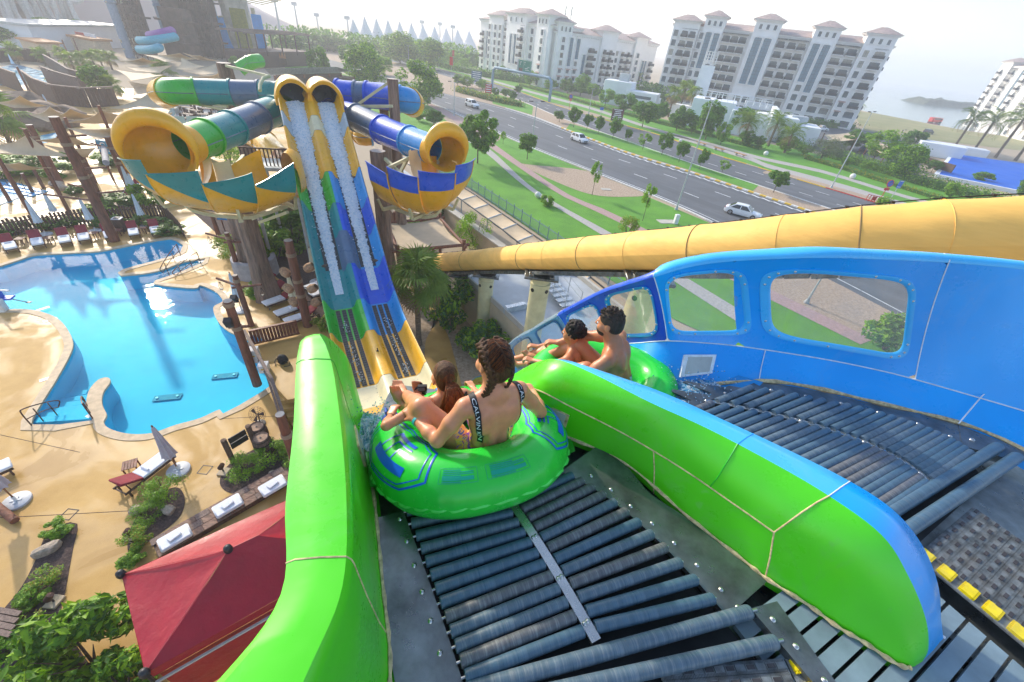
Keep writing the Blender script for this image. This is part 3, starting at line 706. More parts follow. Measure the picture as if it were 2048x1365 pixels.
def print_mat():
 m,nt,b,out=new_mat('printed_swimsuit');f=noise(nt,16,3,.6,dist=1.5)
 nt.links.new(ramp(nt,f,[(.36,(.10,.04,.35)),(.45,(.45,.12,.45)),(.5,(.85,.36,.06)),(.58,(.9,.55,.12)),(.66,(.04,.12,.45))]),b.inputs['Base Color']);b.inputs['Roughness'].default_value=.5
print_mat()
def V3(*a):return np.array(a,float)
def hand(s,wrist,d,palm_n,side,curl=1.0,sc=1.0):
 """palm, four unequal fingers with two bends and a thumb from the palm's side; d points along the hand"""
 d=V3(*d)/np.linalg.norm(d);n=V3(*palm_n);n=n-d*(n@d);n/=np.linalg.norm(n);w=np.cross(d,n)*side
 p0=V3(*wrist);c=p0+d*.045*sc
 for q in(-.024,-.008,.008,.024):s.cone(p0+w*q*.7*sc+d*.008,p0+d*.082*sc+w*q*sc,.013*sc,.0115*sc,.008)
 for q,L in((-.028,.070),(-.0095,.080),(.0095,.076),(.027,.060)):
  a=p0+d*.082*sc+w*q*sc;L*=sc
  a1=.55*curl;a2=1.5*curl;a3=2.4*curl
  b=a+(d*cos(a1)+n*sin(a1))*L*.45;c_=b+(d*cos(a2)+n*sin(a2))*L*.34;e=c_+(d*cos(a3)+n*sin(a3))*L*.28
  s.cone(a,b,.0095*sc,.0090*sc,.004);s.cone(b,c_,.0090*sc,.0082*sc,.003);s.cone(c_,e,.0082*sc,.0072*sc,.003)
 a=p0+d*.025*sc-w*.026*sc;b=a+(d*.6-w*.45+n*.5)*.042*sc;c_=b+(d*.75+n*.55+w*.25)*.034*sc
 s.cone(a,b,.0125*sc,.0105*sc,.008);s.cone(b,c_,.0105*sc,.0085*sc,.003)
def head(s,c,fwd,up,sc=1.0,male=False):
 """cranium, face with brow, nose, lips, chin, ears; eyes at half height"""
 f=V3(*fwd)/np.linalg.norm(fwd);u=V3(*up);u=u-f*(u@f);u/=np.linalg.norm(u);l=np.cross(u,f);A=(l,f,u);P=lambda x,y,z:V3(*c)+(l*x+f*y+u*z)*sc
 s.ell(P(0,-.012,.028),V3(.074,.094,.088)*sc,A,.02);s.ell(P(0,.030,-.030),V3(.058,.062,.078)*sc,A,.03);s.ell(P(0,.058,-.088),V3(.030,.026,.022)*sc*(1.15 if male else 1),A,.025)
 s.cone(P(-.030,.078,.014),P(.030,.078,.014),.014*sc,.014*sc,.012)
 s.cone(P(0,.088,.006),P(0,.106,-.030),.009*sc,.013*sc,.010);s.ell(P(0,.086,-.060),V3(.024,.012,.009)*sc,A,.008)
 for q in(-1,1):
  s.ell(P(q*.030,.094,-.004),V3(.015,.010,.010)*sc,A,.008,sub=True);s.ell(P(q*.077,-.006,-.012),V3(.010,.020,.032)*sc,A,.006);s.ell(P(q*.084,.0,-.010),V3(.006,.010,.017)*sc,A,.005,sub=True);s.ell(P(q*.05,.05,-.03),V3(.022,.03,.025)*sc,A,.025)
 return P,A
def torso(s,pel,neck,left,fwd,w,male=False,sc=1.0):
 """pelvis to neck: pelvis, waist, rib cage, shoulder blades with the spine's furrow, trapezius"""
 pel,neck,l=V3(*pel),V3(*neck),V3(*left);u=neck-pel;L=np.linalg.norm(u);u/=L;f=np.cross(l,u);f/=np.linalg.norm(f)
 if f@V3(*fwd)<0:f=-f
 A=(l,f,u);Q=lambda x,y,t:pel+l*x+f*y+u*(t*L)
 hipw=.155 if not male else .150
 s.ell(Q(0,0,.10),V3(hipw,.105,.105)*sc,A,.03);s.ell(Q(0,.015,.34),V3(.122 if not male else .140,.090,.12)*sc,A,.05)
 s.ell(Q(0,.015,.64),V3(w*.80,.105,.155)*sc,A,.05);s.ell(Q(0,-.005,.80),V3(w*.92,.078,.085)*sc,A,.05)
 s.cone(Q(-w*.95,0,.86),Q(0,-.012,.96),.048*sc,.050*sc,.04);s.cone(Q(w*.95,0,.86),Q(0,-.012,.96),.048*sc,.050*sc,.04)
 for q in(-1,1):
  s.ell(Q(q*.085*sc,-.075*sc,.72),V3(.050,.030,.085)*sc,A,.04)
  s.ell(Q(q*.035*sc,-.075*sc,.40),V3(.026,.026,.12)*sc,A,.03)
 s.cone(Q(0,-.112*sc,.15),Q(0,-.122*sc,.80),.010,.012,.022,sub=True)
 return Q,A
def limb(s,a,b,c,r,k=.025):
 s.cone(a,lerp(V3(*a),V3(*b),.5),r[0],r[1],k);s.cone(lerp(V3(*a),V3(*b),.5),b,r[1],r[2],k)
 m=lerp(V3(*b),V3(*c),.35);s.cone(b,m,r[2],r[3],k*.7);s.cone(m,c,r[3],r[4],k*.7)
def foot(s,ankle,d,up,sc=1.0):
 d=V3(*d)/np.linalg.norm(d);u=V3(*up);w=np.cross(d,u);a=V3(*ankle)
 s.cone(a-d*.03*sc,a+d*.10*sc-u*.02*sc,.032*sc,.026*sc,.02)
 s.cone(a+d*.08*sc+w*-.018-u*.02,a+d*.15*sc+w*-.022-u*.025,.022*sc,.017*sc,.015);s.cone(a+d*.08*sc+w*.018-u*.02,a+d*.14*sc+w*.024-u*.025,.022*sc,.015*sc,.015)
 for k,(q,L)in enumerate(((-.034,.062),(-.016,.058),(.0,.05),(.016,.042),(.031,.034))):
  p=a+d*.135*sc+w*q*sc-u*.02;s.cone(p,p+(d*.8+u*.45)*L*sc,(.0125 if k==0 else .009)*sc,(.0105 if k==0 else .0075)*sc,.005)
def eyes(parent,P,sc):
 for q in(-1,1):
  m=MB();c=P(q*.030,.081,-.004);m.ball(c,.0115*sc,10,8);e=m.build('eye','white_cloth',parent)
def wrap_ribbon(V,F,path,width,off,samples,side_hint):
 """band laid on the body: path points dropped on the surface"""
 bv=BVHTree.FromPolygons([tuple(v)for v in V],[tuple(f)for f in F]);pts=resample(spline(path,10),samples);rows=[]
 for i,p in enumerate(pts):
  d=(pts[min(i+1,len(pts)-1)]-pts[max(i-1,0)]).normalized();loc,nrm,_,_=bv.find_nearest(p);x=d.cross(nrm).normalized();row=[]
  for q in np.linspace(-1,1,5):
   l2,n2,_,_=bv.find_nearest(loc+x*q*width/2);row.append(l2+n2*off)
  rows.append(row)
 m=MB();m.loft(rows);return m,rows
# inflatable double tubes
def tube_mat():
 m,nt,b,out=new_mat('green_vinyl');f=noise(nt,2.5,5,.6)
 nt.links.new(ramp(nt,f,[(.3,(0.012,0.50,0.045)),(.7,(0.035,0.66,0.05))]),b.inputs['Base Color']);nt.links.new(ramp(nt,noise(nt,7,6,.7),[(.3,(.16,)*3),(.75,(.34,)*3)]),b.inputs['Roughness'])
 b.inputs['Subsurface Weight'].default_value=.15;b.inputs['Subsurface Radius'].default_value=(.05,.3,.05);b.inputs['Subsurface Scale'].default_value=.06;bump(nt,b,noise(nt,40,3,.5),.06,.003)
tube_mat();mat('seam_vinyl',(.10,.78,.12),.3);mat('blue_print',(0.004,0.10,0.62),.3,var=.08);mat('pale_print',(0.0,.36,.22),.35,var=.08);mat('tube_handle',(0.01,.07,.45),.5)
def inflatable(label,centre,head_dir,tilt,a,b_,r,detail):
 th=thing('inflatable_tube',label,'inflatable tube',centre,0.0)
 f=Vc((head_dir[0],head_dir[1],0)).normalized();f.z=tilt;f.normalize();x=Vc((f.y,-f.x,0)).normalized();u=x.cross(f);u=u if u.z>0 else-u;c=Vc(centre)
 NT,NPH=144,28
 def tp(th_,ph,off=0.0):
  ct,st=cos(th_),sin(th_);e=.82
  px,py=math.copysign(abs(ct)**e,ct)*b_,math.copysign(abs(st)**e,st)*a
  dx,dy=ct/b_,st/a;L=hypot(dx,dy);dx,dy=dx/L,dy/L
  outer=max(0,cos(ph));pleat=0.016*outer*(abs(sin(th_*17+.8*sin(th_*3)))**9)*math.exp(-((ph+.28)/.38)**2)
  rr=r*(1+.05*sin(th_*2+1))-pleat+off
  v=c+x*(px+dx*rr*cos(ph))+f*(py+dy*rr*cos(ph))+u*(rr*sin(ph)*.94)
  return v
 m=MB();m.loft([[tp(2*pi*i/NT,2*pi*j/NPH)for j in range(NPH)]for i in range(NT)],closed_u=True,closed_v=True);m.build('ring','green_vinyl',th,angle=180)
 m=MB();m.loft([[tp(2*pi*i/(NT*2),ph+.02*sin(i*.9)+.012*sin(i*.37),o)for ph,o in((-.21,-.003),(-.185,.012),(-.16,-.003))]for i in range(NT*2)],closed_u=True);m.build('seam','seam_vinyl',th,angle=180)
 m=MB();n=40;m.v=[tuple(c-u*r*.62)]+[tuple(tp(2*pi*i/n,pi*1.13))for i in range(n)];m.f=[(0,1+i,1+(i+1)%n)for i in range(n)];m.m=[0]*n;m.build('floor','green_vinyl',th)
 def decal(strokes,material,name):
  for st,w in strokes:
   pts=[(p[0],p[1])for p in st];P_=[]
   for i in range(len(pts)-1):
    for k in range(8):P_.append((lerp(pts[i][0],pts[i+1][0],k/8),lerp(pts[i][1],pts[i+1][1],k/8)))
   P_.append(pts[-1]);m=MB();rows=[]
   for i,p in enumerate(P_):
    q0,q1=P_[max(i-1,0)],P_[min(i+1,len(P_)-1)];d0=tp(*q1,.002)-tp(*q0,.002);pp=tp(*p,.002);nn=(tp(*p,.02)-pp).normalized();sd_=d0.cross(nn).normalized()*w/2
    rows.append([pp-sd_,pp+nn*.0008,pp+sd_])
   m.loft(rows);m.build(name,material,th,angle=180)
 return th,tp,decal,(f,x,u)
TF=Vc((-.40,.917))
t1,tp1,dec1,ax1=inflatable('large green inflatable double tube carrying a woman and a girl',(-.195,1.745,B+.10),TF,-.40,.45,.415,.185,True)
f1,x1,u1=ax1
def hexlogo(tc,sgn):
 for g,w in((1.0,.012),(.87,.007)):
  o=[(-.62,.62),(-.62,1.55),(-.30,1.95),(.30,1.95),(.62,1.55),(.62,.62),(.34,.28),(-.34,.28),(-.62,.62)]
  dec1([([(tc+sgn*a*.92*g,1.12+(b-1.12)*g)for a,b in o],w)],'blue_print','printed_outline')
 dec1([([(tc-sgn*.30,.82),(tc+sgn*.30,.72)],.050),([(tc-sgn*.24,.85),(tc-sgn*.22,1.58)],.012),([(tc-sgn*.24,1.58),(tc+sgn*.24,1.52)],.022),([(tc-sgn*.10,.85),(tc-sgn*.08,1.40)],.010),([(tc-sgn*.08,1.40),(tc+sgn*.24,1.36)],.012),([(tc+sgn*.04,.82),(tc+sgn*.05,1.24)],.010),([(tc+sgn*.05,1.24),(tc+sgn*.24,1.22)],.009)],'blue_print','printed_mark')
hexlogo(3.55,1);hexlogo(-.30,-1)
for k,tcx in enumerate((-1.86,-1.45)):
 bx=[(tcx-.18,.62),(tcx-.18,1.05),(tcx+.16,1.05),(tcx+.16,.62),(tcx-.18,.62)];dec1([(bx,.0022)],'pale_print','printed_outline')
 dec1([([(tcx-.15,.66+.055*q),(tcx+(.13 if q%3 else .02),.66+.055*q)],.006 if q!=2 else .014)for q in range(7)],'pale_print','printed_text')
def grip(parent,p,d,u):
 m=MB();p=Vc(p);d=Vc(d).normalized();u=Vc(u)
 m.lathe([(.001,.028),(.03,.024),(.052,.008),(.058,-.006)],p,12,axis=u);m.tube([p-d*.05+u*.01,p-d*.03+u*.05,p+d*.03+u*.05,p+d*.05+u*.01],.009,8);m.build('handle','tube_handle',parent)
for tq in(2.86,.25,2.25,.85):p=tp1(tq,1.25);grip(t1,p,f1,(tp1(tq,1.25,.1)-p).normalized())
t2,tp2,dec2,ax2=inflatable('green inflatable tube carrying a man and a boy in the blue lane',(.80,2.80,13.62),Vc((-.86,.50)),-.18,.50,.40,.165,False)
for tq in(2.5,.6):p=tp2(tq,1.25);grip(t2,p,ax2[0],(tp2(tq,1.25,.1)-p).normalized())
# woman
fw=V3(-.55,.83,0);fw/=np.linalg.norm(fw);lf=V3(-fw[1],fw[0],0)
W0=V3(-.055,1.60,13.93);nk=V3(-.065,1.605,14.505)
s=SDF((-.80,1.15,13.75),(.42,2.35,14.90),.0065)
Q,A=torso(s,W0,nk,lf,fw,.165)
hc=nk+V3(0,0,.150)+fw*.028;up=V3(-.05,.10,1)
s.cone(nk-V3(0,0,.03),hc-V3(0,0,.06),.054,.050,.03)
P,HA=head(s,hc,fw+V3(-.12,0,-.15),up,.98)
shL,shR=Q(.165,.0,.86),Q(-.165,.0,.86)
elL,haL=V3(-.325,1.425,14.245),V3(-.475,1.560,14.235)
limb(s,shL,elL,haL,(.047,.043,.036,.038,.025));hand(s,haL,(-.62,.62,.10),(.25,.1,-1),-1,1.05,.95)
elR,haR=V3(.225,1.80,14.17),V3(.185,2.03,14.10)
limb(s,shR,elR,haR,(.047,.043,.036,.038,.025));hand(s,haR,(-.5,.8,.05),(-.2,-.1,-1),1,1.0,.95)
hpL,hpR=Q(.075,.02,.05),Q(-.075,.02,.05);knL,knR=V3(-.455,1.615,14.275),V3(.10,2.0,14.02)
limb(s,hpL,knL,V3(-.66,1.98,13.99),(.085,.078,.058,.052,.034),.03);limb(s,hpR,knR,V3(-.10,2.30,13.80),(.085,.078,.058,.052,.034),.03)
foot(s,V3(-.67,2.0,13.97),(-.6,.8,-.1),V3(0,0,1));foot(s,V3(-.11,2.32,13.79),(-.6,.8,-.1),V3(0,0,1))
body,V,F=s.build('person','skin_fair',None,2)
tag(body,'woman in a printed swimsuit with two braids sitting at the back of the green tube','person');eyes(body,P,.98)
h=SDF(hc-.24,hc+.24,.0045);la,fa,ua=HA
h.ell(P(0,-.016,.034),V3(.081,.099,.093),HA,.01);h.ell(P(0,-.055,-.02),V3(.068,.055,.07),HA,.02);h.ell(P(0,.085,-.065),V3(.085,.075,.115),HA,.012,sub=True)
for q in(-1,1):h.ell(P(q*.085,.005,-.015),V3(.03,.026,.035),HA,.008,sub=True)
for k in range(40):
 q=-1 if k%2 else 1;t=(k//2)/20;a=P(q*.004,.06-.14*t,.118-.05*abs(t-.3));b=P(q*.050,.045-.13*t,.088-.05*t);c=P(q*.062,-.03-.04*t,.02-.06*t)
 h.cone(a,b,.0045,.0065,.004);h.cone(b,c,.0065,.006,.004)
h.cone(P(0,.07,.122),P(0,-.10,.06),.004,.004,.004,sub=True)
bpath={}
for q in(-1,1):
 pts=spline([P(q*.046,.050,.105),P(q*.062,-.01,.095),P(q*.064,-.062,.045),P(q*.060,-.082,-.03),P(q*.062,-.066,-.095),P(q*(.072 if q>0 else .058),-.040,-.150),P(q*.080,.0,-.21)],8);pts=resample(pts,30);bpath[q]=pts
 for i in range(29):
  p=V3(*pts[i]);d=V3(*(pts[i+1]-pts[i]));d/=np.linalg.norm(d);out=p-V3(*hc);sx=np.cross(d,out);sx/=np.linalg.norm(sx);w=.0165*(1-.35*(i/29)**2);ph=1 if i%2 else-1;o2=out-d*(out@d);o2/=np.linalg.norm(o2)
  h.cone(p+sx*ph*w*1.25-d*.008+o2*.002,p-sx*ph*w*.25+d*.012+o2*.008,w*.66,w*.55,.0015)
h.build('hair','hair_brown',body,1)
def strands(parent,PP,c,r,root,n,seed,mm):
 rr=random.Random(seed);m=MB();A0=V3(*PP(0,0,0));sc_=np.linalg.norm(PP(1,0,0)-A0)
 for k in range(n):
  a,b=root(rr);pts=[]
  for i in range(7):
   q=lerp(np.array(a),np.array(b),i/6)-np.array(c);q=q/np.linalg.norm(q/np.array(r))*(1.0+rr.uniform(-.004,.012))+np.array(c);pts.append(Vc(tuple(PP(*q))))
  m.tube(pts,[.0009,.0016,.0018,.0018,.0018,.0016,.0008],3,cap=False)
 m.build('hair_strands',mm,parent,angle=180)
def wroot(rr):q=rr.choice((-1,1));t=rr.random();return(q*.003,.065-.17*t,.13-.10*t*t),(q*rr.uniform(.055,.075),.04-.11*t,.075-.10*t)
strands(body,P,(0,-.016,.034),(.0845,.1025,.0965),wroot,260,3,'hair_auburn');strands(body,P,(0,-.016,.034),(.0845,.1025,.0965),wroot,160,4,'hair_black')
def belowarc(pts):return[tuple(p)for p in pts]
bvb=BVHTree.FromPolygons([tuple(v)for v in V],[tuple(f_)for f_ in F])
sp1=[Q(.118,.07,.97),Q(.125,-.01,.97),Q(.128,-.075,.86),Q(.128,-.10,.66),Q(.130,-.09,.42)]
sp2=[Q(-.128,.07,.97),Q(-.140,-.01,.97),Q(-.150,-.07,.84),Q(-.155,-.075,.62),Q(-.140,-.07,.42)]
mat('strap_letters',(.72,.74,.78),.6,var=.05)
STRAPS=[]
for pth in(sp1,sp2):
 mm,rows=wrap_ribbon(V,F,pth,.034,.0045,60,None);st=mm.build('strap','black_cloth',body,angle=180);STRAPS.append((st,rows))
def letter_strap(st,rows,text,i0,i1,flip):
 cu=bpy.data.curves.new('txt','FONT');cu.body=text;cu.size=1;cu.align_x='LEFT';cu.align_y='CENTER';cu.resolution_u=2;to=bpy.data.objects.new('txt',cu);COL.objects.link(to)
 dg=bpy.context.evaluated_depsgraph_get();me=bpy.data.meshes.new_from_object(to.evaluated_get(dg));bpy.data.objects.remove(to)
 bm=bmesh.new();bm.from_mesh(me);bmesh.ops.triangulate(bm,faces=bm.faces[:]);bmesh.ops.subdivide_edges(bm,edges=[e for e in bm.edges if e.calc_length()>.15],cuts=2);xs=[v.co.x for v in bm.verts];ys=[v.co.y for v in bm.verts];x0,x1_=min(xs),max(xs);y0_,y1_=min(ys),max(ys)
 off=Vc(WPOS[st.name])
 for v in bm.verts:
  t=(v.co.x-x0)/(x1_-x0);w=(v.co.y-y0_)/(y1_-y0_);ti=lerp(i0,i1,t);k=min(int(ti),len(rows)-2);f_=ti-k;w=.20+.60*w
  if flip:w=1-w
  wi=w*4;j=min(int(wi),3);g=wi-j
  p=lerp(lerp(rows[k][j],rows[k][j+1],g),lerp(rows[k+1][j],rows[k+1][j+1],g),f_);nn=(rows[k+1][2]-rows[k][2]).cross(rows[k][4]-rows[k][0]).normalized()
  if nn.dot(Vc((0,0,EYE))-p)<0:nn=-nn
  v.co=p+nn*.0018-off
 bm.to_mesh(me);bm.free();me.materials.clear();me.materials.append(MATS['strap_letters']);put('strap_lettering',me,st)
letter_strap(*STRAPS[0],'CALVIN KLEIN',12,57,True);letter_strap(*STRAPS[1],'CALVIN KLEIN',12,57,True)
def suit(V,F,test,off,name,material,parent):
 V=np.array(V);c=V[F].mean(1);keep=F[[test(p)for p in c]]
 if len(keep)==0:return
 n_=np.zeros_like(V);fn=np.cross(V[F[:,2]]-V[F[:,0]],V[F[:,3]]-V[F[:,1]]);[np.add.at(n_,F[:,k],fn)for k in range(4)];n_/=np.maximum(np.linalg.norm(n_,axis=1),1e-9)[:,None]
 used=np.unique(keep);mp=np.full(len(V),-1);mp[used]=np.arange(len(used));m=MB();m.v=[tuple(p)for p in(V+n_*off)[used]];m.f=[tuple(q)for q in mp[keep]];m.m=[0]*len(m.f);return m.build(name,material,parent,angle=180)
def body_frame(Q0,A_,Lq):
 return lambda p:((p-Q0)@A_[0],(p-Q0)@A_[1],(p-Q0)@A_[2]/Lq)
bf_=body_frame(W0,A,np.linalg.norm(nk-W0))
def woman_suit(p):
 x,y,t=bf_(p)
 if abs(x)>.20 or t>.80 or t<-.2:return False
 low=.13+3.2*max(0,abs(x)-.055)**1.0*(1.0 if abs(x)<.16 else 1)
 return(t<low+(.30 if y>.02 else 0)and y<.13)or(y>.0 and t<.72 and abs(x)<.16)
suit(V,F,lambda p:woman_suit(p)and np.linalg.norm(p-hpL)<.42 and bf_(p)[2]>.02,.004,'swimsuit','printed_swimsuit',body)
suit(V,F,lambda p:bf_(p)[2]<=.03 and abs(bf_(p)[0])<.19 and bf_(p)[1]<.16 and p[2]<14.05,.004,'swimsuit_bottom','turquoise_cloth',body)
m=MB();c=lerp(V3(*elL),V3(*haL),.93);d=Vc(tuple(haL-elL)).normalized();m.lathe([(.029,-.009),(.031,-.008),(.031,.008),(.029,.009)],tuple(c),20,axis=d);m.build('wristband','turquoise_band',body)
# girl
fg=V3(-.52,.85,0);fg/=np.linalg.norm(fg);lg=V3(-fg[1],fg[0],0)
G0=V3(-.36,1.94,13.77);ng=V3(-.382,1.925,14.10)
s=SDF((-1.0,1.35,13.65),(.15,2.60,14.60),.0065)
Qg,Ag=torso(s,G0,ng,lg,fg,.125,sc=.80);hg=ng+V3(-.012,.02,.125)
s.cone(ng-V3(0,0,.03),hg-V3(0,0,.05),.040,.038,.025);Pg,HAg=head(s,hg,fg+V3(0,0,-.12),V3(0,.05,1),.97)
shL,shR=Qg(.125,0,.84),Qg(-.125,0,.84);elL,haL=V3(*H(772,852,1.80)),V3(*H(781,833,1.87));shL=V3(*H(856,806,1.80))
limb(s,shL,elL,haL,(.036,.031,.027,.028,.019),.02);hand(s,haL,(.05,.75,.12),(.3,.1,-1),-1,1.1,.82)
limb(s,shR,V3(-.17,2.06,13.97),V3(-.24,2.22,13.90),(.036,.031,.027,.028,.019),.02);hand(s,V3(-.24,2.22,13.90),(-.5,.8,.0),(-.2,0,-1),1,1.0,.82)
hl,hr=Qg(.055,.02,.08),Qg(-.055,.02,.08)
fl_,fr_=V3(*H(806,815,2.04)),V3(*H(846,806,2.05));kl_,kr_=V3(*H(850,816,1.93)),V3(*H(876,806,1.95))
limb(s,hl,kl_,fl_,(.066,.058,.045,.042,.028),.025);limb(s,hr,kr_,fr_,(.066,.058,.045,.042,.028),.025)
foot(s,fl_,(-.45,.45,.75),V3(.4,-.6,.65),.85);foot(s,fr_,(-.35,.45,.75),V3(.4,-.6,.65),.85)
girl,Vg,Fg=s.build('person','skin_fair',None,2)
tag(girl,'girl with a long auburn ponytail in dark swimwear at the front of the green tube','person');eyes(girl,Pg,.9)
h=SDF(hg-V3(.22,.3,.42),hg+V3(.22,.22,.22),.0045)
h.ell(Pg(0,-.014,.032),V3(.072,.089,.084),HAg,.01);h.ell(Pg(0,-.05,-.015),V3(.060,.05,.06),HAg,.02);h.ell(Pg(0,.082,-.062),V3(.08,.07,.105),HAg,.012,sub=True)
for q in(-1,1):h.ell(Pg(q*.078,.004,-.014),V3(.028,.024,.032),HAg,.008,sub=True)
for k in range(46):
 a=2*pi*k/46;p=Pg(.066*cos(a),-.02-.03*(sin(a)>0),.03+.075*sin(a));h.cone(p,Pg(0,-.112,.022),.007,.005,.004)
h.build('hair','hair_brown',girl,1)
def groot(rr):a=rr.uniform(0,2*pi);return(.075*cos(a),-.01+(.06 if sin(a)>0 else-.02)*abs(sin(a)),.02+.09*sin(a)),(.006*cos(a),-.11,.022+.006*sin(a))
strands(girl,Pg,(0,-.014,.032),(.0735,.0905,.0855),groot,260,5,'hair_auburn')
m=MB();r_=random.Random(5);root_=Vc(tuple(Pg(0,-.105,.02)))
tail=spline([tuple(Pg(0,-.105,.022)),tuple(Pg(0,-.155,.012)),tuple(Pg(.006,-.172,-.06)),tuple(Pg(.012,-.165,-.18)),tuple(Pg(.016,-.15,-.29)),tuple(Pg(.02,-.135,-.39))],6);tail=resample(tail,14)
wd=[.018,.036,.052,.064,.072,.077,.080,.081,.080,.076,.068,.056,.042,.022]
for k in range(300):
 a=r_.uniform(0,2*pi);q=sqrt(r_.random());end=r_.randint(9,14);pts=[];j1,j2=r_.gauss(0,.004),r_.gauss(0,.004)
 for i in range(end):
  o=Vc(tuple(HAg[0]))*cos(a)*q*wd[i]+Vc(tuple(HAg[1]))*sin(a)*q*wd[i]*.6
  pts.append(tail[i]+o+Vc((j1*sin(i*.7+k),j2*cos(i*.6+k),0)))
 m.tube(pts,[.0042]*(len(pts)-1)+[.0008],4,cap=False)
m.build('ponytail','hair_auburn',girl,angle=180)
bg_=body_frame(G0,Ag,np.linalg.norm(ng-G0))
suit(Vg,Fg,lambda p:bg_(p)[2]<.93 and bg_(p)[2]>-.3 and abs(bg_(p)[0])<.112 and abs(bg_(p)[1])<.13,.004,'swimsuit','black_cloth',girl)
suit(Vg,Fg,lambda p:(np.linalg.norm(p-kl_)<.22 or np.linalg.norm(p-kr_)<.22)and(p-G0)@fg>.06 and np.linalg.norm(p-fl_)>.10 and np.linalg.norm(p-fr_)>.10 and np.linalg.norm(p-elL)>.2 and p[2]<14.14,.005,'leggings','black_cloth',girl)
m=MB()
for q in(-.055,-.072):m.tube([Vc(tuple(Qg(.112,q*.9+.02*k,.80+.05*k)))for k in range(4)],.004,5)
m.build('shirt_stripe','white_cloth',girl)
m=MB();c=lerp(V3(*elL),V3(*haL),.9);m.lathe([(.0235,-.004),(.025,0),(.0235,.004)],tuple(c),16,axis=Vc(tuple(haL-elL)).normalized());m.build('bracelet','black_cloth',girl)
ac=thing('action_camera','small black action camera on a clamp mount above the girl\'s feet','camera',tuple(far(845,776,2.74)))
c=Vc(WPOS[ac.name]);m=MB();m.bbox(c,(.060,.030,.042),.004,rz=.25);m.build('camera_body','black_cloth',ac)
m=MB();m.bbox(c+Vc((-.004,-.0165,0)),(.046,.002,.030),.0005,rz=.25);m.build('screen','slate_fibreglass',ac)
m=MB();m.tube([c-Vc((0,0,.02)),c-Vc((0,0,.045))],.007,8);m.tube([c+Vc((-.02,0,-.034)),c+Vc((.028,0,-.034))],.005,8);m.tube([c-Vc((0,0,.045)),c+Vc((.012,.02,-.075))],.008,8);m.build('mount','black_cloth',ac)
# man and boy in the blue lane
fm=V3(-.93,.36,0);fm/=np.linalg.norm(fm);lm=V3(-fm[1],fm[0],0)
M0=V3(1.0,2.70,13.57);nm=V3(.795,2.735,14.125)
s=SDF((-.05,2.25,13.35),(1.30,3.25,14.60),.0068)
Qm,Am=torso(s,M0,nm,lm,fm,.195,True);hm=nm+V3(-.055,.0,.150)
s.cone(nm-V3(0,0,.03),hm-V3(0,0,.05),.062,.060,.03);Pm,HAm=head(s,hm,fm+V3(0,.12,-.10),V3(-.10,0,1),1.04,True)
shL,shR=Qm(.195,0,.86),Qm(-.195,0,.86);elL,haL=V3(.62,2.50,13.92),V3(.44,2.62,13.84)
limb(s,shL,elL,haL,(.058,.052,.042,.042,.028));hand(s,haL,(-.85,.3,-.05),(0,.1,-1),-1,1.0,1.05)
limb(s,shR,V3(.62,3.06,13.90),V3(.42,3.05,13.80),(.058,.052,.042,.042,.028));hand(s,V3(.42,3.05,13.80),(-.85,.1,-.05),(0,-.1,-1),1,1.0,1.05)
limb(s,Qm(.08,.02,.05),V3(.62,2.62,13.88),V3(.36,2.86,13.62),(.09,.08,.062,.055,.036),.03);limb(s,Qm(-.08,.02,.05),V3(.60,3.0,13.84),V3(.30,3.08,13.58),(.09,.08,.062,.055,.036),.03)
foot(s,V3(.34,2.87,13.60),(-.9,.2,.2),V3(0,0,1));foot(s,V3(.29,3.09,13.56),(-.9,.2,.2),V3(0,0,1))
man,Vm,Fm=s.build('person','skin_tan',None,2);tag(man,'bare-backed man with short dark hair at the back of the tube in the blue lane','person');eyes(man,Pm,1.04)
h=SDF(hm-.17,hm+.17,.0045);h.ell(Pm(0,-.012,.034),V3(.0795,.100,.094),HAm,.01);h.ell(Pm(0,-.045,-.02),V3(.073,.06,.06),HAm,.02);h.ell(Pm(0,.10,-.055),V3(.10,.085,.105),HAm,.010,sub=True);h.ell(Pm(0,-.02,-.10),V3(.12,.12,.05),HAm,.012,sub=True)
for q in(-1,1):h.ell(Pm(q*.085,.005,-.02),V3(.03,.024,.034),HAm,.008,sub=True)
r_=random.Random(8)
for k in range(150):a,b=r_.uniform(0,2*pi),r_.uniform(.3,1.45);p=Pm(.078*cos(a)*cos(b),-.012+.098*sin(a)*cos(b),.036+.094*sin(b));h.cone(p,p+(p-hm)*.09+fm*.008,.007,.003,.004)
h.build('hair','hair_dark',man,1)
h=SDF(hm-.17,hm+.17,.0045);h.ell(Pm(0,.040,-.062),V3(.066,.060,.060),HAm,.01);h.ell(Pm(0,.06,.022),V3(.12,.12,.062),HAm,.008,sub=True);h.ell(Pm(0,-.075,-.06),V3(.10,.09,.15),HAm,.008,sub=True);h.build('beard','hair_dark',man,1)
suit(Vm,Fm,lambda p:p[2]<13.80 and np.linalg.norm(p-M0)<.34,.006,'swim_shorts','white_cloth',man)
m=MB();m.lathe([(.033,-.01),(.035,0),(.033,.01)],tuple(lerp(elL,haL,.9)),18,axis=Vc(tuple(haL-elL)).normalized());m.build('wristband','turquoise_band',man)
fb=V3(-.90,.43,0);fb/=np.linalg.norm(fb);lb_=V3(-fb[1],fb[0],0);B0=V3(.66,2.98,13.42);nb_=V3(.555,3.005,13.825)
s=SDF((-.25,2.45,13.2),(.95,3.45,14.25),.0068);Qb,Ab=torso(s,B0,nb_,lb_,fb,.155,True,.85);hb=nb_+V3(-.03,.01,.128);s.cone(nb_-V3(0,0,.03),hb-V3(0,0,.05),.048,.046,.025);Pb,HAb=head(s,hb,fb+V3(0,0,-.10),V3(-.08,0,1),.94,True)
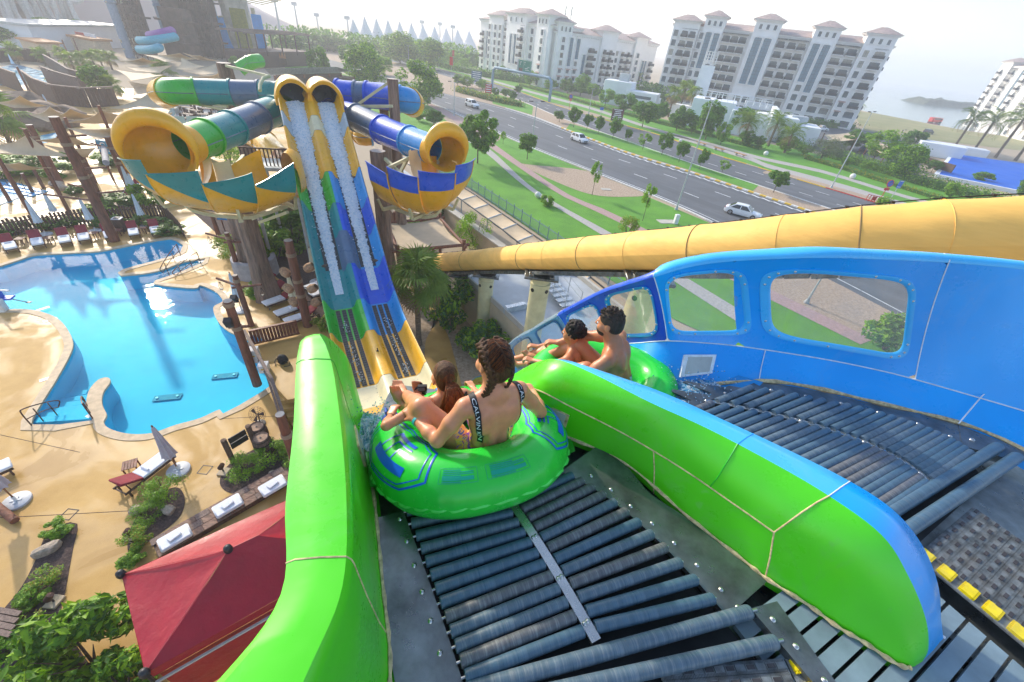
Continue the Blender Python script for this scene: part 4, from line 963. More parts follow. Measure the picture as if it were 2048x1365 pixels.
limb(s,Qb(.155,0,.85),V3(.38,2.80,13.72),V3(.22,2.92,13.66),(.044,.038,.032,.032,.022));hand(s,V3(.22,2.92,13.66),(-.85,.3,0),(0,.1,-1),-1,1.0,.9)
limb(s,Qb(-.155,0,.85),V3(.44,3.24,13.66),V3(.26,3.22,13.60),(.044,.038,.032,.032,.022));hand(s,V3(.26,3.22,13.60),(-.85,.1,0),(0,-.1,-1),1,1.0,.9)
limb(s,Qb(.06,.02,.06),V3(.36,2.98,13.62),V3(.10,3.10,13.45),(.072,.064,.05,.045,.03),.025);limb(s,Qb(-.06,.02,.06),V3(.34,3.16,13.60),V3(.06,3.24,13.40),(.072,.064,.05,.045,.03),.025)
foot(s,V3(.08,3.11,13.44),(-.8,.2,.5),V3(.5,0,.8),.9);foot(s,V3(.04,3.25,13.39),(-.8,.2,.5),V3(.5,0,.8),.9)
boy,Vb,Fb=s.build('person','skin_tan',None,2);tag(boy,'bare-shouldered boy with black curly hair at the front of the tube in the blue lane','person');eyes(boy,Pb,.94)
h=SDF(hb-.19,hb+.19,.0045);h.ell(Pb(0,-.014,.036),V3(.074,.092,.086),HAb,.01)
for k in range(230):
 a,b=r_.uniform(0,2*pi),r_.uniform(-.45,1.5)
 if sin(a)>.35 and b<.75:continue
 p=Pb(.080*cos(a)*cos(b),-.016+.098*sin(a)*cos(b),.034+.094*sin(b));h.ell(p,V3(1,1,1)*r_.uniform(.010,.017),None,.0035)
h.build('hair','hair_black',boy,0)
suit(Vb,Fb,lambda p:p[2]<13.62 and np.linalg.norm(p-B0)<.30,.006,'swim_shorts','black_cloth',boy)
# the racing ramp, tubes and half-pipes beyond the drop
mat('rubber_strip',(0.028,0.034,0.036),0.35,var=0.3,scale=6,bmp=0.8,bscale=26,bdist=0.02,stretch=(1,1,1))
mat('cream_steel',(0.62,0.57,0.33),0.5,var=0.1,scale=2,dirt=0.15)
mat('bark',(0.20,0.125,0.085),0.85,var=0.35,scale=2.5,bmp=1.0,bscale=5,bdist=0.12,stretch=(3,3,0.5))
mat('carved_bark',(0.30,0.20,0.15),0.85,var=0.3,scale=1.6,bmp=1.0,bscale=4,bdist=0.15,stretch=(3,3,0.4))
mat('sawn_top',(0.55,0.47,0.40),0.8,var=0.15,scale=5);mat('cement_collar',(0.36,0.35,0.37),0.8,var=0.15,scale=2,bmp=.3,bscale=12)
mat('orange_fabric',(0.92,0.54,0.14),0.6,var=0.07,scale=1.2,bmp=.35,bscale=2.2,bdist=0.06,stretch=(.35,.8,2.2),spec=.3)
mat('fabric_seam',(0.30,0.20,0.08),.8);mat('black_clip',(.02,.02,.02),.6)
mat('post_brown',(0.22,0.085,0.050),0.75,var=0.25,scale=4,bmp=.5,bscale=10,bdist=.03,stretch=(2,2,.3));mat('rope',(0.36,0.24,0.15),.9,bmp=.6,bscale=40,bdist=.02)
def white_water():
 m,nt,b,out=new_mat('white_water');f=noise(nt,9,12,.8,dist=.4)
 nt.links.new(ramp(nt,f,[(.36,(.30,.48,.62)),(.46,(.74,.84,.92)),(.56,(.97,.98,.99))]),b.inputs['Base Color']);b.inputs['Roughness'].default_value=.35
 nt.links.new(ramp(nt,f,[(.26,(.15,)*3),(.40,(1,)*3)]),b.inputs['Alpha']);bump(nt,b,noise(nt,12,10,.75),1.0,.12)
white_water()
def zf(s):
 if s<0:
  tab=[(-9.2,11.9),(-8,10.3),(-6.5,8.0),(-5,6.1),(-3.6,4.75),(-2.2,3.98),(-1,3.65),(0,3.55)]
  return float(np.interp(s,[a for a,b in tab],[b for a,b in tab]))
 z0=3.55
 if s<3.5:return z0
 if s<8.5:return z0+.6*(s-3.5)**2/10
 return z0+1.5+.6*(s-8.5)
ramp_t=thing('racing_slide','twin racing slide dipping and climbing with white water under a yellow double hood','water slide',(C0.x,C0.y,3.5))
def sw(s):return 1.0 if s>0 else lerp(.62,1.0,max(0,(s+9.2)/9.2))
def sect(s,pts):return[S(s,l*sw(s)-.42*(1-sw(s))*2,zf(s)+h)for l,h in pts]
LWALL=[(-1.74,.34),(-1.79,.60),(-1.74,.68),(-1.66,.64),(-1.58,.45),(-1.45,.13),(-1.30,.012)]
LFLOOR=[(-1.30,.012),(-.46,.012)];LC=[(-.46,.012),(-.34,.10),(-.20,.42),(-.12,.455),(0,.46)]
def mir(p):return[(-l,h)for l,h in reversed(p)]
BANDS=[(-9.2,-1.1,'leaf_green_fibreglass','azure_fibreglass','yellow_fibreglass','yellow_fibreglass'),(-1.1,-.55,'yellow_fibreglass','yellow_fibreglass','yellow_fibreglass','yellow_fibreglass'),(-.55,.75,'cream_fibreglass','cream_fibreglass','cream_fibreglass','cream_fibreglass'),(.75,4.1,'yellow_fibreglass','yellow_fibreglass','yellow_fibreglass','yellow_fibreglass'),(4.1,6.3,'leaf_green_fibreglass','azure_fibreglass','leaf_green_fibreglass','azure_fibreglass'),(6.3,8.4,'teal_fibreglass','deep_blue_fibreglass','teal_fibreglass','deep_blue_fibreglass'),(8.4,10.2,'teal_fibreglass','azure_fibreglass','slate_fibreglass','slate_fibreglass'),(10.2,11.8,'teal_fibreglass','deep_blue_fibreglass','teal_fibreglass','deep_blue_fibreglass'),(11.8,13.7,'leaf_green_fibreglass','azure_fibreglass','leaf_green_fibreglass','azure_fibreglass'),(13.7,16.4,'yellow_fibreglass','yellow_fibreglass','yellow_fibreglass','yellow_fibreglass'),(16.4,17.4,'pale_grey_fibreglass','pale_grey_fibreglass','cream_fibreglass','cream_fibreglass'),(17.4,18.9,'yellow_fibreglass','yellow_fibreglass','yellow_fibreglass','yellow_fibreglass')]
for s0,s1,ml,mr,cl,cr in BANDS:
 ss=np.linspace(s0,s1,max(2,int((s1-s0)*3)+1))
 for pts,mm,nm_ in((LWALL,ml,'wall_panel'),(LFLOOR,ml,'floor_panel'),(LC,cl,'centre_panel'),(mir(LC),cr,'centre_panel'),(mir(LFLOOR),mr,'floor_panel'),(mir(LWALL),mr,'wall_panel')):
  m=MB();m.loft([sect(s,pts)for s in ss]);m.build(nm_,mm,ramp_t,angle=50)
 for pts in(LWALL,LC,mir(LC),mir(LWALL)):
  m=MB();m.tube(sect(s0,[(l,h+.004)for l,h in pts]),.008,4);m.build('panel_joint','slate_fibreglass',ramp_t)
for sg in(-1,1):
 for s0,s1 in((.8,6.2),(8.5,17.6)):
  for k in range(3 if s1<7 else 2):
   c=sg*(.88+(k-1)*.285)if s1<7 else sg*(.58+.60*k);w=.10 if s1<7 else .10
   n_=int((s1-s0)/.12)if s1<7 else 1
   ss=np.linspace(s0,s1,40);m=MB();m.loft([sect(s,[(c-w,.02),(c-w,.035),(c+w,.035),(c+w,.02)])for s in ss]);m.build('drain_strip','rubber_strip',ramp_t)
   if s1<7:
    m=MB()
    for q in np.arange(s0+.05,s1,.16):m.loft([sect(q+d,[(c-w*.98,h),(c+w*.98,h)])for d,h in((0,.036),(.01,.045),(.03,.045),(.04,.036))])
    m.build('drain_slots','black_clip',ramp_t);m=None
 for s_ in np.arange(-.5,.7,.25):
  for l in(-1.27,-.49):bolt(ramp_t,sect(s_,[(sg*-l if sg>0 else l,.016)])[0],sc=1.6)
 for s_ in np.arange(6.4,8.3,.4):
  for l in(1.27,.49):bolt(ramp_t,sect(s_,[(sg*l,.016)])[0],sc=1.8)
m=MB()
for s_ in(2.4,):p=sect(s_,[(.0,.46)])[0];m.tube([p,p+Vc((0,0,.18))],.02,6);m.tube([p+Vc((-.05,0,.02)),p+Vc((.05,0,.02))],.03,6)
m.build('spray_nozzle','black_clip',ramp_t)
for sg,lab in((-1,'white water shooting up the left lane of the racing slide'),(1,'white water shooting up the right lane of the racing slide')):
 r_=np.random.default_rng(11+sg);m=MB();rows=[]
 for s_ in np.linspace(7.15,18.8,260):
  f_=min(1,(s_-7.1)/3);w=np.interp(s_,[7.1,9,13,18.8],[.20,.24,.36,.52])*(1+r_.normal(0,.10)*f_);c=sg*.88+r_.normal(0,.025)*f_
  rows.append([S(s_,c+q*w,zf(s_)+.03+(1-q*q)*.10*f_+abs(r_.normal(0,.026))*f_)for q in np.linspace(-1,1,15)])
 m.loft(rows)
 for k in range(500):s_=r_.uniform(9,18.7);p=S(s_,sg*.88+r_.normal(0,.28),zf(s_)+.08+abs(r_.normal(0,.08)));m.ball(p,r_.uniform(.008,.03),5,3)
 o=m.build('white_water','white_water',None,angle=180);tag(o,lab,'water',kind='stuff')
 m=MB()
 for k in range(110):
  s_=r_.choice([1.3,2.6,3.4,5.0])+r_.normal(0,.22);p=S(s_,sg*.88+.1*sg+r_.normal(0,.07),zf(s_)+.05+abs(r_.normal(0,.05)));m.ball(p,r_.uniform(.012,.035),5,3)
 o=m.build('water_spurts','white_water',None,angle=180);tag(o,'small water spurts on the %s striped lane of the dip'%('left' if sg<0 else 'right'),'water',kind='stuff')
hood=MB();zt=zf(18.6)
for sg in(-1,1):
 arc=lambda s_,r,dz=0:[S(s_,sg*.88+r*cos(a),zf(18.6)+.30+dz+r*1.10*sin(a))for a in np.linspace(pi*1.08,-.08*pi,24)]
 hood.loft([arc(18.5,.84),arc(18.42,.92),arc(18.42,1.02,.01),arc(18.6,1.08),arc(19.4,1.05),arc(21.5,.95)])
hood.build('hood','yellow_fibreglass',ramp_t,angle=60)
m=MB()
for sg in(-1,1):m.loft([[S(s_,sg*.88+r*cos(a),zf(18.6)+.30+(r*1.10)*sin(a))for a in np.linspace(0,2*pi,28)]for s_,r in((18.52,.83),(20.5,.82),(22.5,.80),(22.6,.02))],closed_v=False)
m.build('tunnel_lining','slate_fibreglass',ramp_t,angle=60)
m=MB();m.loft([[S(s_,l,zf(18.6)+h)for l,h in((-.34,.5),(-.2,.72),(0,.80),(.2,.72),(.34,.5))]for s_ in(18.35,18.6,20)]);m.build('saddle','yellow_fibreglass',ramp_t)
for s_,l in((3,-1.5),(3,1.5),(9,-1.4),(9,1.4),(14,-1.4),(14,1.4),(18.5,0)):
 p=S(s_,l,0);m=MB();m.tube([p,S(s_,l,zf(s_)-.05)],.32,12);m.build('support_column','bark',ramp_t)
# enclosed tubes
def tube_run(name,label,pts,radii,bands,tips=None):
 th=thing(name,label,'slide tube',tuple(pts[0]));P_=spline([tuple(p)for p in pts],14);n=len(P_);R_=np.interp(np.linspace(0,1,n),np.linspace(0,1,len(radii)),radii)
 xs=[proj(p)[0]for p in P_]
 def idx(x):return min(range(n),key=lambda i:abs(xs[i]-x))if x is not None else n-1
 cutsx=[idx(b[0])for b in bands]+[n-1]
 for(x0,mm),a,b in zip(bands,cutsx[:-1],cutsx[1:]):
  if b-a<1:continue
  m=MB();m.tube(P_[a:b+1],list(R_[a:b+1]),28,cap=False);m.build('tube_section',mm,th,angle=60)
  m=MB();d=(P_[min(a+1,n-1)]-P_[a]).normalized();m.tube([P_[a]-d*.07,P_[a]-d*.065,P_[a]+d*.065,P_[a]+d*.07],[R_[a],R_[a]*1.09,R_[a]*1.09,R_[a]],28,cap=False);m.build('flange',mm,th)
 for sg in(-1,1):
  m=MB();prev=None;line=[]
  for i,p in enumerate(P_):
   d=(P_[min(i+1,n-1)]-P_[max(i-1,0)]).normalized();sd_=d.cross(Vc((0,0,1))).normalized();line.append(p+sd_*sg*R_[i]*1.005)
  m.tube(line,.028,4);m.build('tube_joint','slate_fibreglass',th)
 return th
tube_run('slide_tube','green and teal enclosed tube running level behind the left side of the hood',[far(592,192,31.0),far(540,188,31),far(470,186,30.6),far(400,184,30),far(352,183,29.5),far(331,184,30.2),far(322,188,32.0),far(330,194,34)],[.84]*8,[(592,'leaf_green_fibreglass'),(560,'teal_fibreglass'),(523,'slate_fibreglass'),(467,'teal_fibreglass'),(392,'leaf_green_fibreglass'),(338,'yellow_fibreglass')])
tube_run('slide_tube','teal and grey enclosed tube descending to the left yellow cowl',[far(600,222,30.0),far(570,218,28.5),far(540,226,26.8),far(500,243,25),far(455,260,23.3),far(420,273,22),far(380,288,20.7)],[.86]*7,[(600,'leaf_green_fibreglass'),(548,'teal_fibreglass'),(515,'slate_fibreglass'),(465,'teal_fibreglass'),(415,'leaf_green_fibreglass')])
tube_run('slide_tube','blue enclosed tube running level behind the right side of the hood',[far(676,186,30),far(700,189,30),far(750,192,30),far(795,198,29.6),far(815,202,30),far(826,206,31.4),far(826,212,33)],[.84]*7,[(676,'deep_blue_fibreglass'),(713,'slate_fibreglass'),(737,'deep_blue_fibreglass'),(800,'azure_fibreglass'),(819,'yellow_fibreglass')])
tube_run('slide_tube','blue and grey enclosed tube descending to the right yellow cowl',[far(660,226,29),far(700,232,28.4),far(735,246,27.6),far(775,265,26.6),far(815,281,25.6),far(862,299,24.5)],[.83]*6,[(660,'deep_blue_fibreglass'),(713,'slate_fibreglass'),(762,'deep_blue_fibreglass'),(817,'azure_fibreglass')])
# cowls and scaled half-pipes
def ring(c,nrm,r,up=Vc((0,0,1)),n=36,sq=1.0,a0=0,a1=2*pi):
 nrm=Vc(nrm).normalized();x=nrm.cross(up).normalized();y=x.cross(nrm).normalized();y=y if y.z>0 else-y
 return[Vc(c)+(x*cos(a)+y*sin(a)*sq)*r for a in np.linspace(a0,a1,n)]
LIP=.26
def half_pipe(name,label,near_rim,R_,D_,hood_rings,cowl_mat,saw,band_mat,npanel,away_sign,tri):
 th=thing(name,label,'half pipe',(near_rim[0].x,near_rim[0].y,near_rim[0].z-D_))
 AR=dict(a0=-.55,a1=pi+.55);m=MB();m.loft([ring(*q)for q in hood_rings]);m.build('cowl',cowl_mat,th,angle=70)
 lip=ring(*hood_rings[-1],**AR);m=MB();m.tube(lip,[.08+LIP*max(0,sin(a)+.2)for a in np.linspace(-.55,pi+.55,36)],12);m.build('cowl_lip',cowl_mat,th)
 P_=resample(spline([tuple(p)for p in near_rim],16),npanel*10+1);n=len(P_)
 def away(i):
  d=P_[min(i+1,n-1)]-P_[max(i-1,0)];w=Vc((-d.y,d.x,0)).normalized();return w if w.y*away_sign>0 or away_sign==0 else-w
 def pt(i,a,grow=0.0):
  w=away(i);return P_[i]+w*(R_-(R_+grow)*cos(a))+Vc((0,0,-(D_+grow)*sin(a)))
 for k in range(npanel):
  i0,i1=k*10,(k+1)*10
  rows_t,rows_y,rows_f=[],[],[];N_=11
  for j in range(N_):
   f=j/(N_-1);i=i0+f*10;ia=int(min(i,n-2));fr_=i-ia
   g=.10*(1-f)+0.0;hi=lerp(.05,saw,f);bd=(lerp(.03,.62,f)if tri else lerp(.36,.30,f))
   def Q_(a,e=0.0):return lerp(pt(ia,a,g),pt(min(ia+1,n-1),a,g),fr_)+Vc((0,0,e))
   top=Q_(0);u=Vc((0,0,1));w=away(ia)
   rows_t.append([top+u*hi*q-w*(.10*q)for q in(1,.5,0)]+[Q_(bd*q)for q in(.35,.7,1)])
   rows_y.append([Q_(lerp(bd,pi*.55,q))for q in np.linspace(0,1,10)])
   rows_f.append([Q_(lerp(pi*.55,pi,q))for q in np.linspace(0,1,8)]+[Q_(pi)+u*hi*.9])
  for rows,mm,nm_ in((rows_t,band_mat,'scale_panel'),(rows_y,'yellow_fibreglass','scale_panel'),(rows_f,'yellow_fibreglass' if k%2 else 'cream_fibreglass','inner_wall')):
   m=MB();m.loft(rows);m.build(nm_,mm,th,angle=70)
  m=MB();m.tube([p for p in rows_t[0][:]]+rows_y[0][1:],.035,6);m.build('panel_lip','yellow_fibreglass',th)
  m=MB();m.tube([r[0]for r in rows_t],.03,6);m.build('panel_lip',band_mat,th)
 for k in range(0,npanel+1,2):
  i=min(k*10+5,n-1);c=pt(i,pi/2);w=away(i);m=MB();m.beam(c-w*1.0-Vc((0,0,.22)),c+w*1.0-Vc((0,0,.22)),.22,.16);m.beam(c-w*1.0-Vc((0,0,.15)),c-w*(R_*.72)+Vc((0,0,.45)),.14,.12);m.build('cradle_beam','cream_steel',th)
 m=MB();
 for k in range(n-1):m.beam(pt(k,pi/2)-Vc((0,0,.36)),pt(k+1,pi/2)-Vc((0,0,.36)),.28,.18)
 m.build('cradle_rail','cream_steel',th)
 return th,pt,n
NRL=[far(247,318,19.4),far(262,335,18.9),far(310,352,18.8),far(400,368,19.4),far(500,372,20.4),far(590,350,21.8)]
hl,ptl,nl=half_pipe('half_pipe','left yellow half-pipe with teal sawtooth scales and a large cowl',NRL,1.65,1.75,[(far(380,288,20.7),far(380,288,20.7)-far(420,273,22),.86),(far(362,290,20.4),far(370,290,20.5)-far(420,273,22),1.0),(far(340,293,20.1),far(330,296,19.8)-far(395,283,21.2),1.10),(far(326,300,19.9),far(310,306,18.8)-far(365,285,21),1.25),(far(318,304,19.5),far(305,314,18.2)-far(340,288,20.7),1.45)],'yellow_fibreglass',.60,'teal_fibreglass',4,1,True)
NRR=[far(944,318,23.6),far(930,336,22.8),far(890,352,22.2),far(835,356,22.1),far(785,350,22.6),far(735,336,23.8)]
hr_,ptr,nr_=half_pipe('half_pipe','right yellow half-pipe with blue scales and a smaller cowl',NRR,1.75,2.35,[(far(862,299,24.5),far(862,299,24.5)-far(815,281,25.6),.84),(far(876,298,24.2),far(880,302,23.9)-far(840,290,25),.98),(far(890,298,23.8),far(900,305,23.2)-far(865,292,24.8),.98),(far(894,303,23.5),far(906,314,22.3)-far(876,292,24.4),1.12)],'yellow_fibreglass',.38,'deep_blue_fibreglass',4,1,False)
ex=thing('slide_cowl','yellow cowl behind the ramp where the left half-pipe ends','slide cowl',tuple(far(590,345,23)))
m=MB();m.loft([ring(far(582,352,22.6),Vc((-.6,-.7,0)),1.15),ring(far(592,345,23.6),Vc((-.6,-.7,0)),1.25),ring(far(610,345,25),Vc((-.8,-.4,0)),1.0)]);m.build('cowl','yellow_fibreglass',ex,angle=70)
# trunk columns and braces
def trunk(label,base,h,r,collar=False,cut=True,flare=1.35,seed=0,cat='column',name='trunk_column',lean=(0,0)):
 th=thing(name,label,cat,tuple(base));b=Vc(base);rr=random.Random(seed);n=18;rings=[]
 K=max(6,int(h/.6))
 for k in range(K+1):
  t=k/K;q=r*(flare-(flare-1)*min(1,t*3.5))*(1-.14*t)
  rings.append([b+Vc((lean[0]*t,lean[1]*t,h*t))+Vc((cos(2*pi*j/n),sin(2*pi*j/n),0))*q*(1+.06*sin(j*2.3+seed)+.05*sin(j*5.1+t*3+seed)+rr.uniform(-.02,.02))for j in range(n)])
 m=MB();m.loft(rings,closed_v=True);m.build('trunk','carved_bark' if cut else 'bark',th,angle=60)
 m=MB();o=len(m.v);m.v=[tuple(p+Vc((0,0,.004)))for p in rings[-1]];m.f=[tuple(range(n))];m.m=[0];m.build('sawn_top','sawn_top',th)
 if collar:m=MB();m.lathe([(r*1.75,0),(r*1.68,1.25),(r*1.55,1.3),(r*1.3,1.3)],tuple(b),24);m.build('collar','cement_collar',th)
 return th
trunk('giant carved trunk column with a grey collar below the left half-pipe',at(515,545),5.6,.85,True,seed=1)
p=far(447,126,33);trunk('tall dark trunk column rising behind the level green tube',(p.x,p.y,0),p.z,.62,seed=9)
p=far(785,158,27.2);trunk('tall carved trunk column crossing in front of the level blue tube',(p.x,p.y,0),p.z,.42,seed=2)
p=far(768,215,31);trunk('slimmer trunk column behind the right blue tubes',(p.x,p.y,0),p.z,.38,seed=3)
p=far(756,302,25.5);trunk('flat-topped brown stump column inside the right half-pipe',(p.x,p.y,0),p.z,.52,seed=4)
p=far(463,338,23.2);trunk('flat-topped stump column inside the left half-pipe',(p.x,p.y,0),p.z,.62,seed=5)
p=far(490,285,30);
br_=thing('brace_frame','cream steel braces holding the right blue tubes to the trunk columns','steel brace',tuple(far(780,210,27)))
m=MB()
for a,b in((far(690,213,28),far(785,213,27.4)),(far(712,212,28),far(778,165,27.4)),(far(770,318,25.5),far(806,352,24.2)),(far(776,336,24.5),far(830,310,25)),(far(797,352,24.6),far(815,318,25.2))):m=MB();m.beam(a,b,.16,.16);m.build('brace','cream_steel',br_)
br_=thing('brace_frame','cream steel braces holding the left green tubes to the giant trunk','steel brace',tuple(far(470,210,29)))
for a,b in((far(378,200,30.5),far(455,214,30.5)),(far(385,207,30.5),far(450,220,30.5)),(far(452,132,31),far(535,152,30.4)),(far(398,310,21.3),far(452,336,23.4)),(far(470,335,23.4),far(487,312,25.5)),(far(505,438,24),far(560,415,23)),(far(520,445,24.5),far(575,425,23))):m=MB();m.beam(a,b,.17,.15);m.build('brace','cream_steel',br_)
m=MB();m.tube([far(540,152,30.2),far(527,156,30.0),far(520,170,29.6),far(520,182,29.4)],.12,8);m.build('brace_hook','cream_steel',br_)
# fabric-covered conveyor tube
OC=[(862,528,33.5),(900,526,31),(980,521,26.4),(1085,515,20.4),(1230,508,15.9),(1400,500,12.9),(1600,487,10.8),(1800,474,9.6),(2048,466,8.8),(2300,470,8.2)]
oc=spline([tuple(far(p[0],p[1],p[2]*.885))for p in OC],20);oc=resample(oc,241);cov=thing('covered_conveyor','long orange fabric-covered conveyor tube climbing from left to right above the lawn','conveyor',tuple(oc[0]))
xs=[proj(p)[0]for p in oc];jx=[866,900,937,980,1058,1110,1180,1277,1400,1570,1720,1880,2048,2200];ji=[min(range(len(oc)),key=lambda i:abs(xs[i]-x))for x in jx]+[len(oc)-1];ji[0]=0
R0=.675
def osec(i,sag=0.0):
 d=(oc[min(i+1,240)]-oc[max(i-1,0)]).normalized();x=d.cross(Vc((0,0,1))).normalized();y=x.cross(d);pts=[]
 for a in np.linspace(0,2*pi,33):
  rr=R0-sag*.022
  yy=sin(a)*rr
  if yy<-.62*R0:yy=-.62*R0+(yy+.62*R0)*.45
  pts.append(oc[i]+x*cos(a)*rr+y*yy)
 return pts
for k in range(len(ji)-1):
 a,b=ji[k],ji[k+1]
 if b<=a:continue
 m=MB();m.loft([osec(i,4*((i-a)/(b-a))*(1-(i-a)/(b-a)))for i in range(a,b+1)]);m.build('fabric_panel','orange_fabric',cov,angle=180)
 m=MB();m.tube([p+(p-oc[a])*.008 for p in osec(a)],.006 if k%2 else .014,5);m.build('fabric_seam','fabric_seam' if k%2==0 else 'orange_fabric',cov)
m=MB();line=[osec(i)[10]for i in range(0,241,2)];m.tube([p+Vc((0,.0,.03))for p in line],.012,5);m.build('edge_cable','black_clip',cov)
for i in range(6,236,6):m=MB();p=osec(i)[10];m.box(p+Vc((0,0,.03)),(.07,.05,.05));m.build('cable_clip','black_clip',cov)
m=MB();line=[osec(i)[24]-Vc((0,0,.10))for i in range(0,241,4)]
for a,b in zip(line[:-1],line[1:]):m.beam(a,b,.9,.16)
m.build('belt_frame','steel_plate',cov)
for x,lab in((917,'first'),(972,'second'),(1083,'third'),(1300,'fourth')):
 i=min(range(len(oc)),key=lambda i:abs(xs[i]-x));p=osec(i)[24];th=thing('conveyor_column','%s cream column from the left under the orange conveyor'%lab,'column',(p.x,p.y,0),group='cream columns under the conveyor')
 m=MB();m.lathe([(.44,0),(.44,p.z-.75),(.46,p.z-.75),(.46,p.z-.62),(.40,p.z-.6),(.40,p.z-.30)],(p.x,p.y,0),24);m.build('shaft','cream_steel',th)
 m=MB();m.bbox((p.x,p.y,p.z-.25),(1.5,1.0,.12),.02);m.bbox((p.x-.45,p.y,p.z-.17),(.2,.9,.12),.01);m.bbox((p.x+.45,p.y,p.z-.17),(.2,.9,.12),.01);m.build('bracket','steel_plate',th)
 for q in(0,pi/2,pi,1.5*pi):m=MB();c=Vc((p.x+.455*cos(q-.8),p.y+.455*sin(q-.8),p.z-.9));m.lathe([(.09,-.02),(.09,.012),(.01,.012)],tuple(c),12,axis=Vc((cos(q-.8),sin(q-.8),0)));m.build('drain_hole','black_clip',th)
# vegetation library
def leaf_mat(name,c1,c2,trans=.35):
 if name in MATS:return
 m,nt,b,out=new_mat(name);f=noise(nt,2.2,5,.7);c=ramp(nt,f,[(.3,c1),(.72,c2)]);nt.links.new(c,b.inputs['Base Color']);b.inputs['Roughness'].default_value=.5;b.inputs['Specular IOR Level'].default_value=.35
 t=N(nt,'ShaderNodeBsdfTranslucent');nt.links.new(mixc(nt,.5,c,(c2[0]*1.5,c2[1]*1.4,c2[2]*.6)),t.inputs[0]);mx=N(nt,'ShaderNodeMixShader');mx.inputs[0].default_value=trans;nt.links.new(b.outputs[0],mx.inputs[1]);nt.links.new(t.outputs[0],mx.inputs[2]);nt.links.new(mx.outputs[0],out.inputs[0])
leaf_mat('leaf_mid',(.048,.14,.008),(.19,.40,.02));leaf_mat('leaf_dark',(.026,.080,.008),(.10,.24,.018));leaf_mat('leaf_bright',(.10,.24,.008),(.34,.56,.025));leaf_mat('leaf_yellow',(.12,.15,.01),(.42,.38,.03));leaf_mat('leaf_grey',(.07,.10,.06),(.22,.27,.17));leaf_mat('leaf_palm',(.06,.13,.012),(.24,.36,.05));leaf_mat('leaf_dry',(.16,.11,.05),(.34,.25,.12));leaf_mat('leaf_blue',(.025,.085,.03),(.09,.24,.09))
mat('tree_bark',(.14,.10,.07),.9,var=.3,scale=6,bmp=.8,bscale=18,bdist=.03);mat('palm_bark',(.22,.16,.11),.9,var=.3,scale=5,bmp=1.0,bscale=12,bdist=.06,stretch=(1,1,3))
LEAFM={}
def crown_mesh(key,rx,ry,rz,n,leaf,seed,material,clumps=14,hollow=.55,droop=0.0,aspect=.45):
 """many leaf-sized faces gathered in uneven clumps through the crown's volume"""
 if key in LEAFM:return LEAFM[key]
 r=np.random.default_rng(seed);cl=[]
 while len(cl)<clumps:
  p=r.uniform(-1,1,3);q=np.linalg.norm(p)
  if q<1:cl.append(p/max(q,.05)*r.uniform(hollow,.92)*np.array([1,1,1]))
 cl=np.array(cl);k=r.integers(0,clumps,n);w=r.uniform(.22,.42,clumps)[k]
 d=r.normal(0,1,(n,3));d/=np.linalg.norm(d,axis=1)[:,None];P_=(cl[k]+d*(w*r.uniform(.3,1,n)**.5)[:,None])*np.array([rx,ry,rz]);P_[:,2]-=droop*(np.hypot(P_[:,0]/rx,P_[:,1]/ry)**2)*rz
 nr=d*.8+r.normal(0,.55,(n,3))+np.array([0,0,.45]);nr/=np.linalg.norm(nr,axis=1)[:,None];t=np.cross(nr,r.normal(0,1,(n,3)));t/=np.linalg.norm(t,axis=1)[:,None];b=np.cross(nr,t);L=leaf*r.uniform(.6,1.35,n)[:,None]
 v=np.empty((n,4,3));v[:,0]=P_-t*L;v[:,1]=P_+b*L*aspect+nr*L*.12;v[:,2]=P_+t*L;v[:,3]=P_-b*L*aspect+nr*L*.12
 me=bpy.data.meshes.new('crown');me.from_pydata(v.reshape(-1,3).tolist(),[],np.arange(n*4).reshape(n,4).tolist())
 for mm in(material if isinstance(material,(list,tuple))else[material]):me.materials.append(MATS[mm])
 if isinstance(material,(list,tuple)):me.polygons.foreach_set('material_index',r.integers(0,len(material),n).tolist())
 me.update();LEAFM[key]=me;return me
def trunk_mesh(key,h,r,limbs,seed,spread,crown_h):
 if key in LEAFM:return LEAFM[key]
 rr=random.Random(seed);m=MB();top=Vc((rr.uniform(-.05,.05)*h,rr.uniform(-.05,.05)*h,h));m.tube([(0,0,-.05),(r*.1,0,h*.12),top*.55,top],[r*1.5,r*1.05,r*.9,r*.7],8)
 for k in range(limbs):
  a=2*pi*k/limbs+rr.uniform(-.4,.4);e=top+Vc((cos(a)*spread,sin(a)*spread,crown_h*rr.uniform(.3,.9)));md=lerp(top,e,.5)+Vc((0,0,crown_h*.12));m.tube([top*.92,md,e],[r*.6,r*.35,r*.1],5,cap=False)
 LEAFM[key]=m.mesh('trunk','tree_bark');return LEAFM[key]
def tree(name,label,base,height,crown_r,kind,cat='tree',group=None,trunk_h=None,seed=0,flat=1.0,rz=None):
 """trunk with limbs and a crown that starts at trunk_h"""
 th=thing(name,label,cat,tuple(base),group=group);trunk_h=height*.35 if trunk_h is None else trunk_h;ch=(height-trunk_h)/2
 n,leaf,mm,cl,drp=KIND[kind];km=crown_mesh((kind,seed%3),1,1,1,n,leaf,seed%3+11,mm,cl,droop=drp)
 c=put('crown',km,th,(0,0,trunk_h+ch*.95));c.scale=(crown_r,crown_r*flat,ch*1.05);c.rotation_euler[2]=rz if rz is not None else seed*1.7
 t=put('trunk',trunk_mesh((round(trunk_h/height,1),kind),1,.05,6,3,.38,.7),th);sx=max(.05,.05*crown_r+.03*height)/.05*.55;t.scale=(max(.6,crown_r*.75),max(.6,crown_r*.75),trunk_h+ch*.25)
 return th
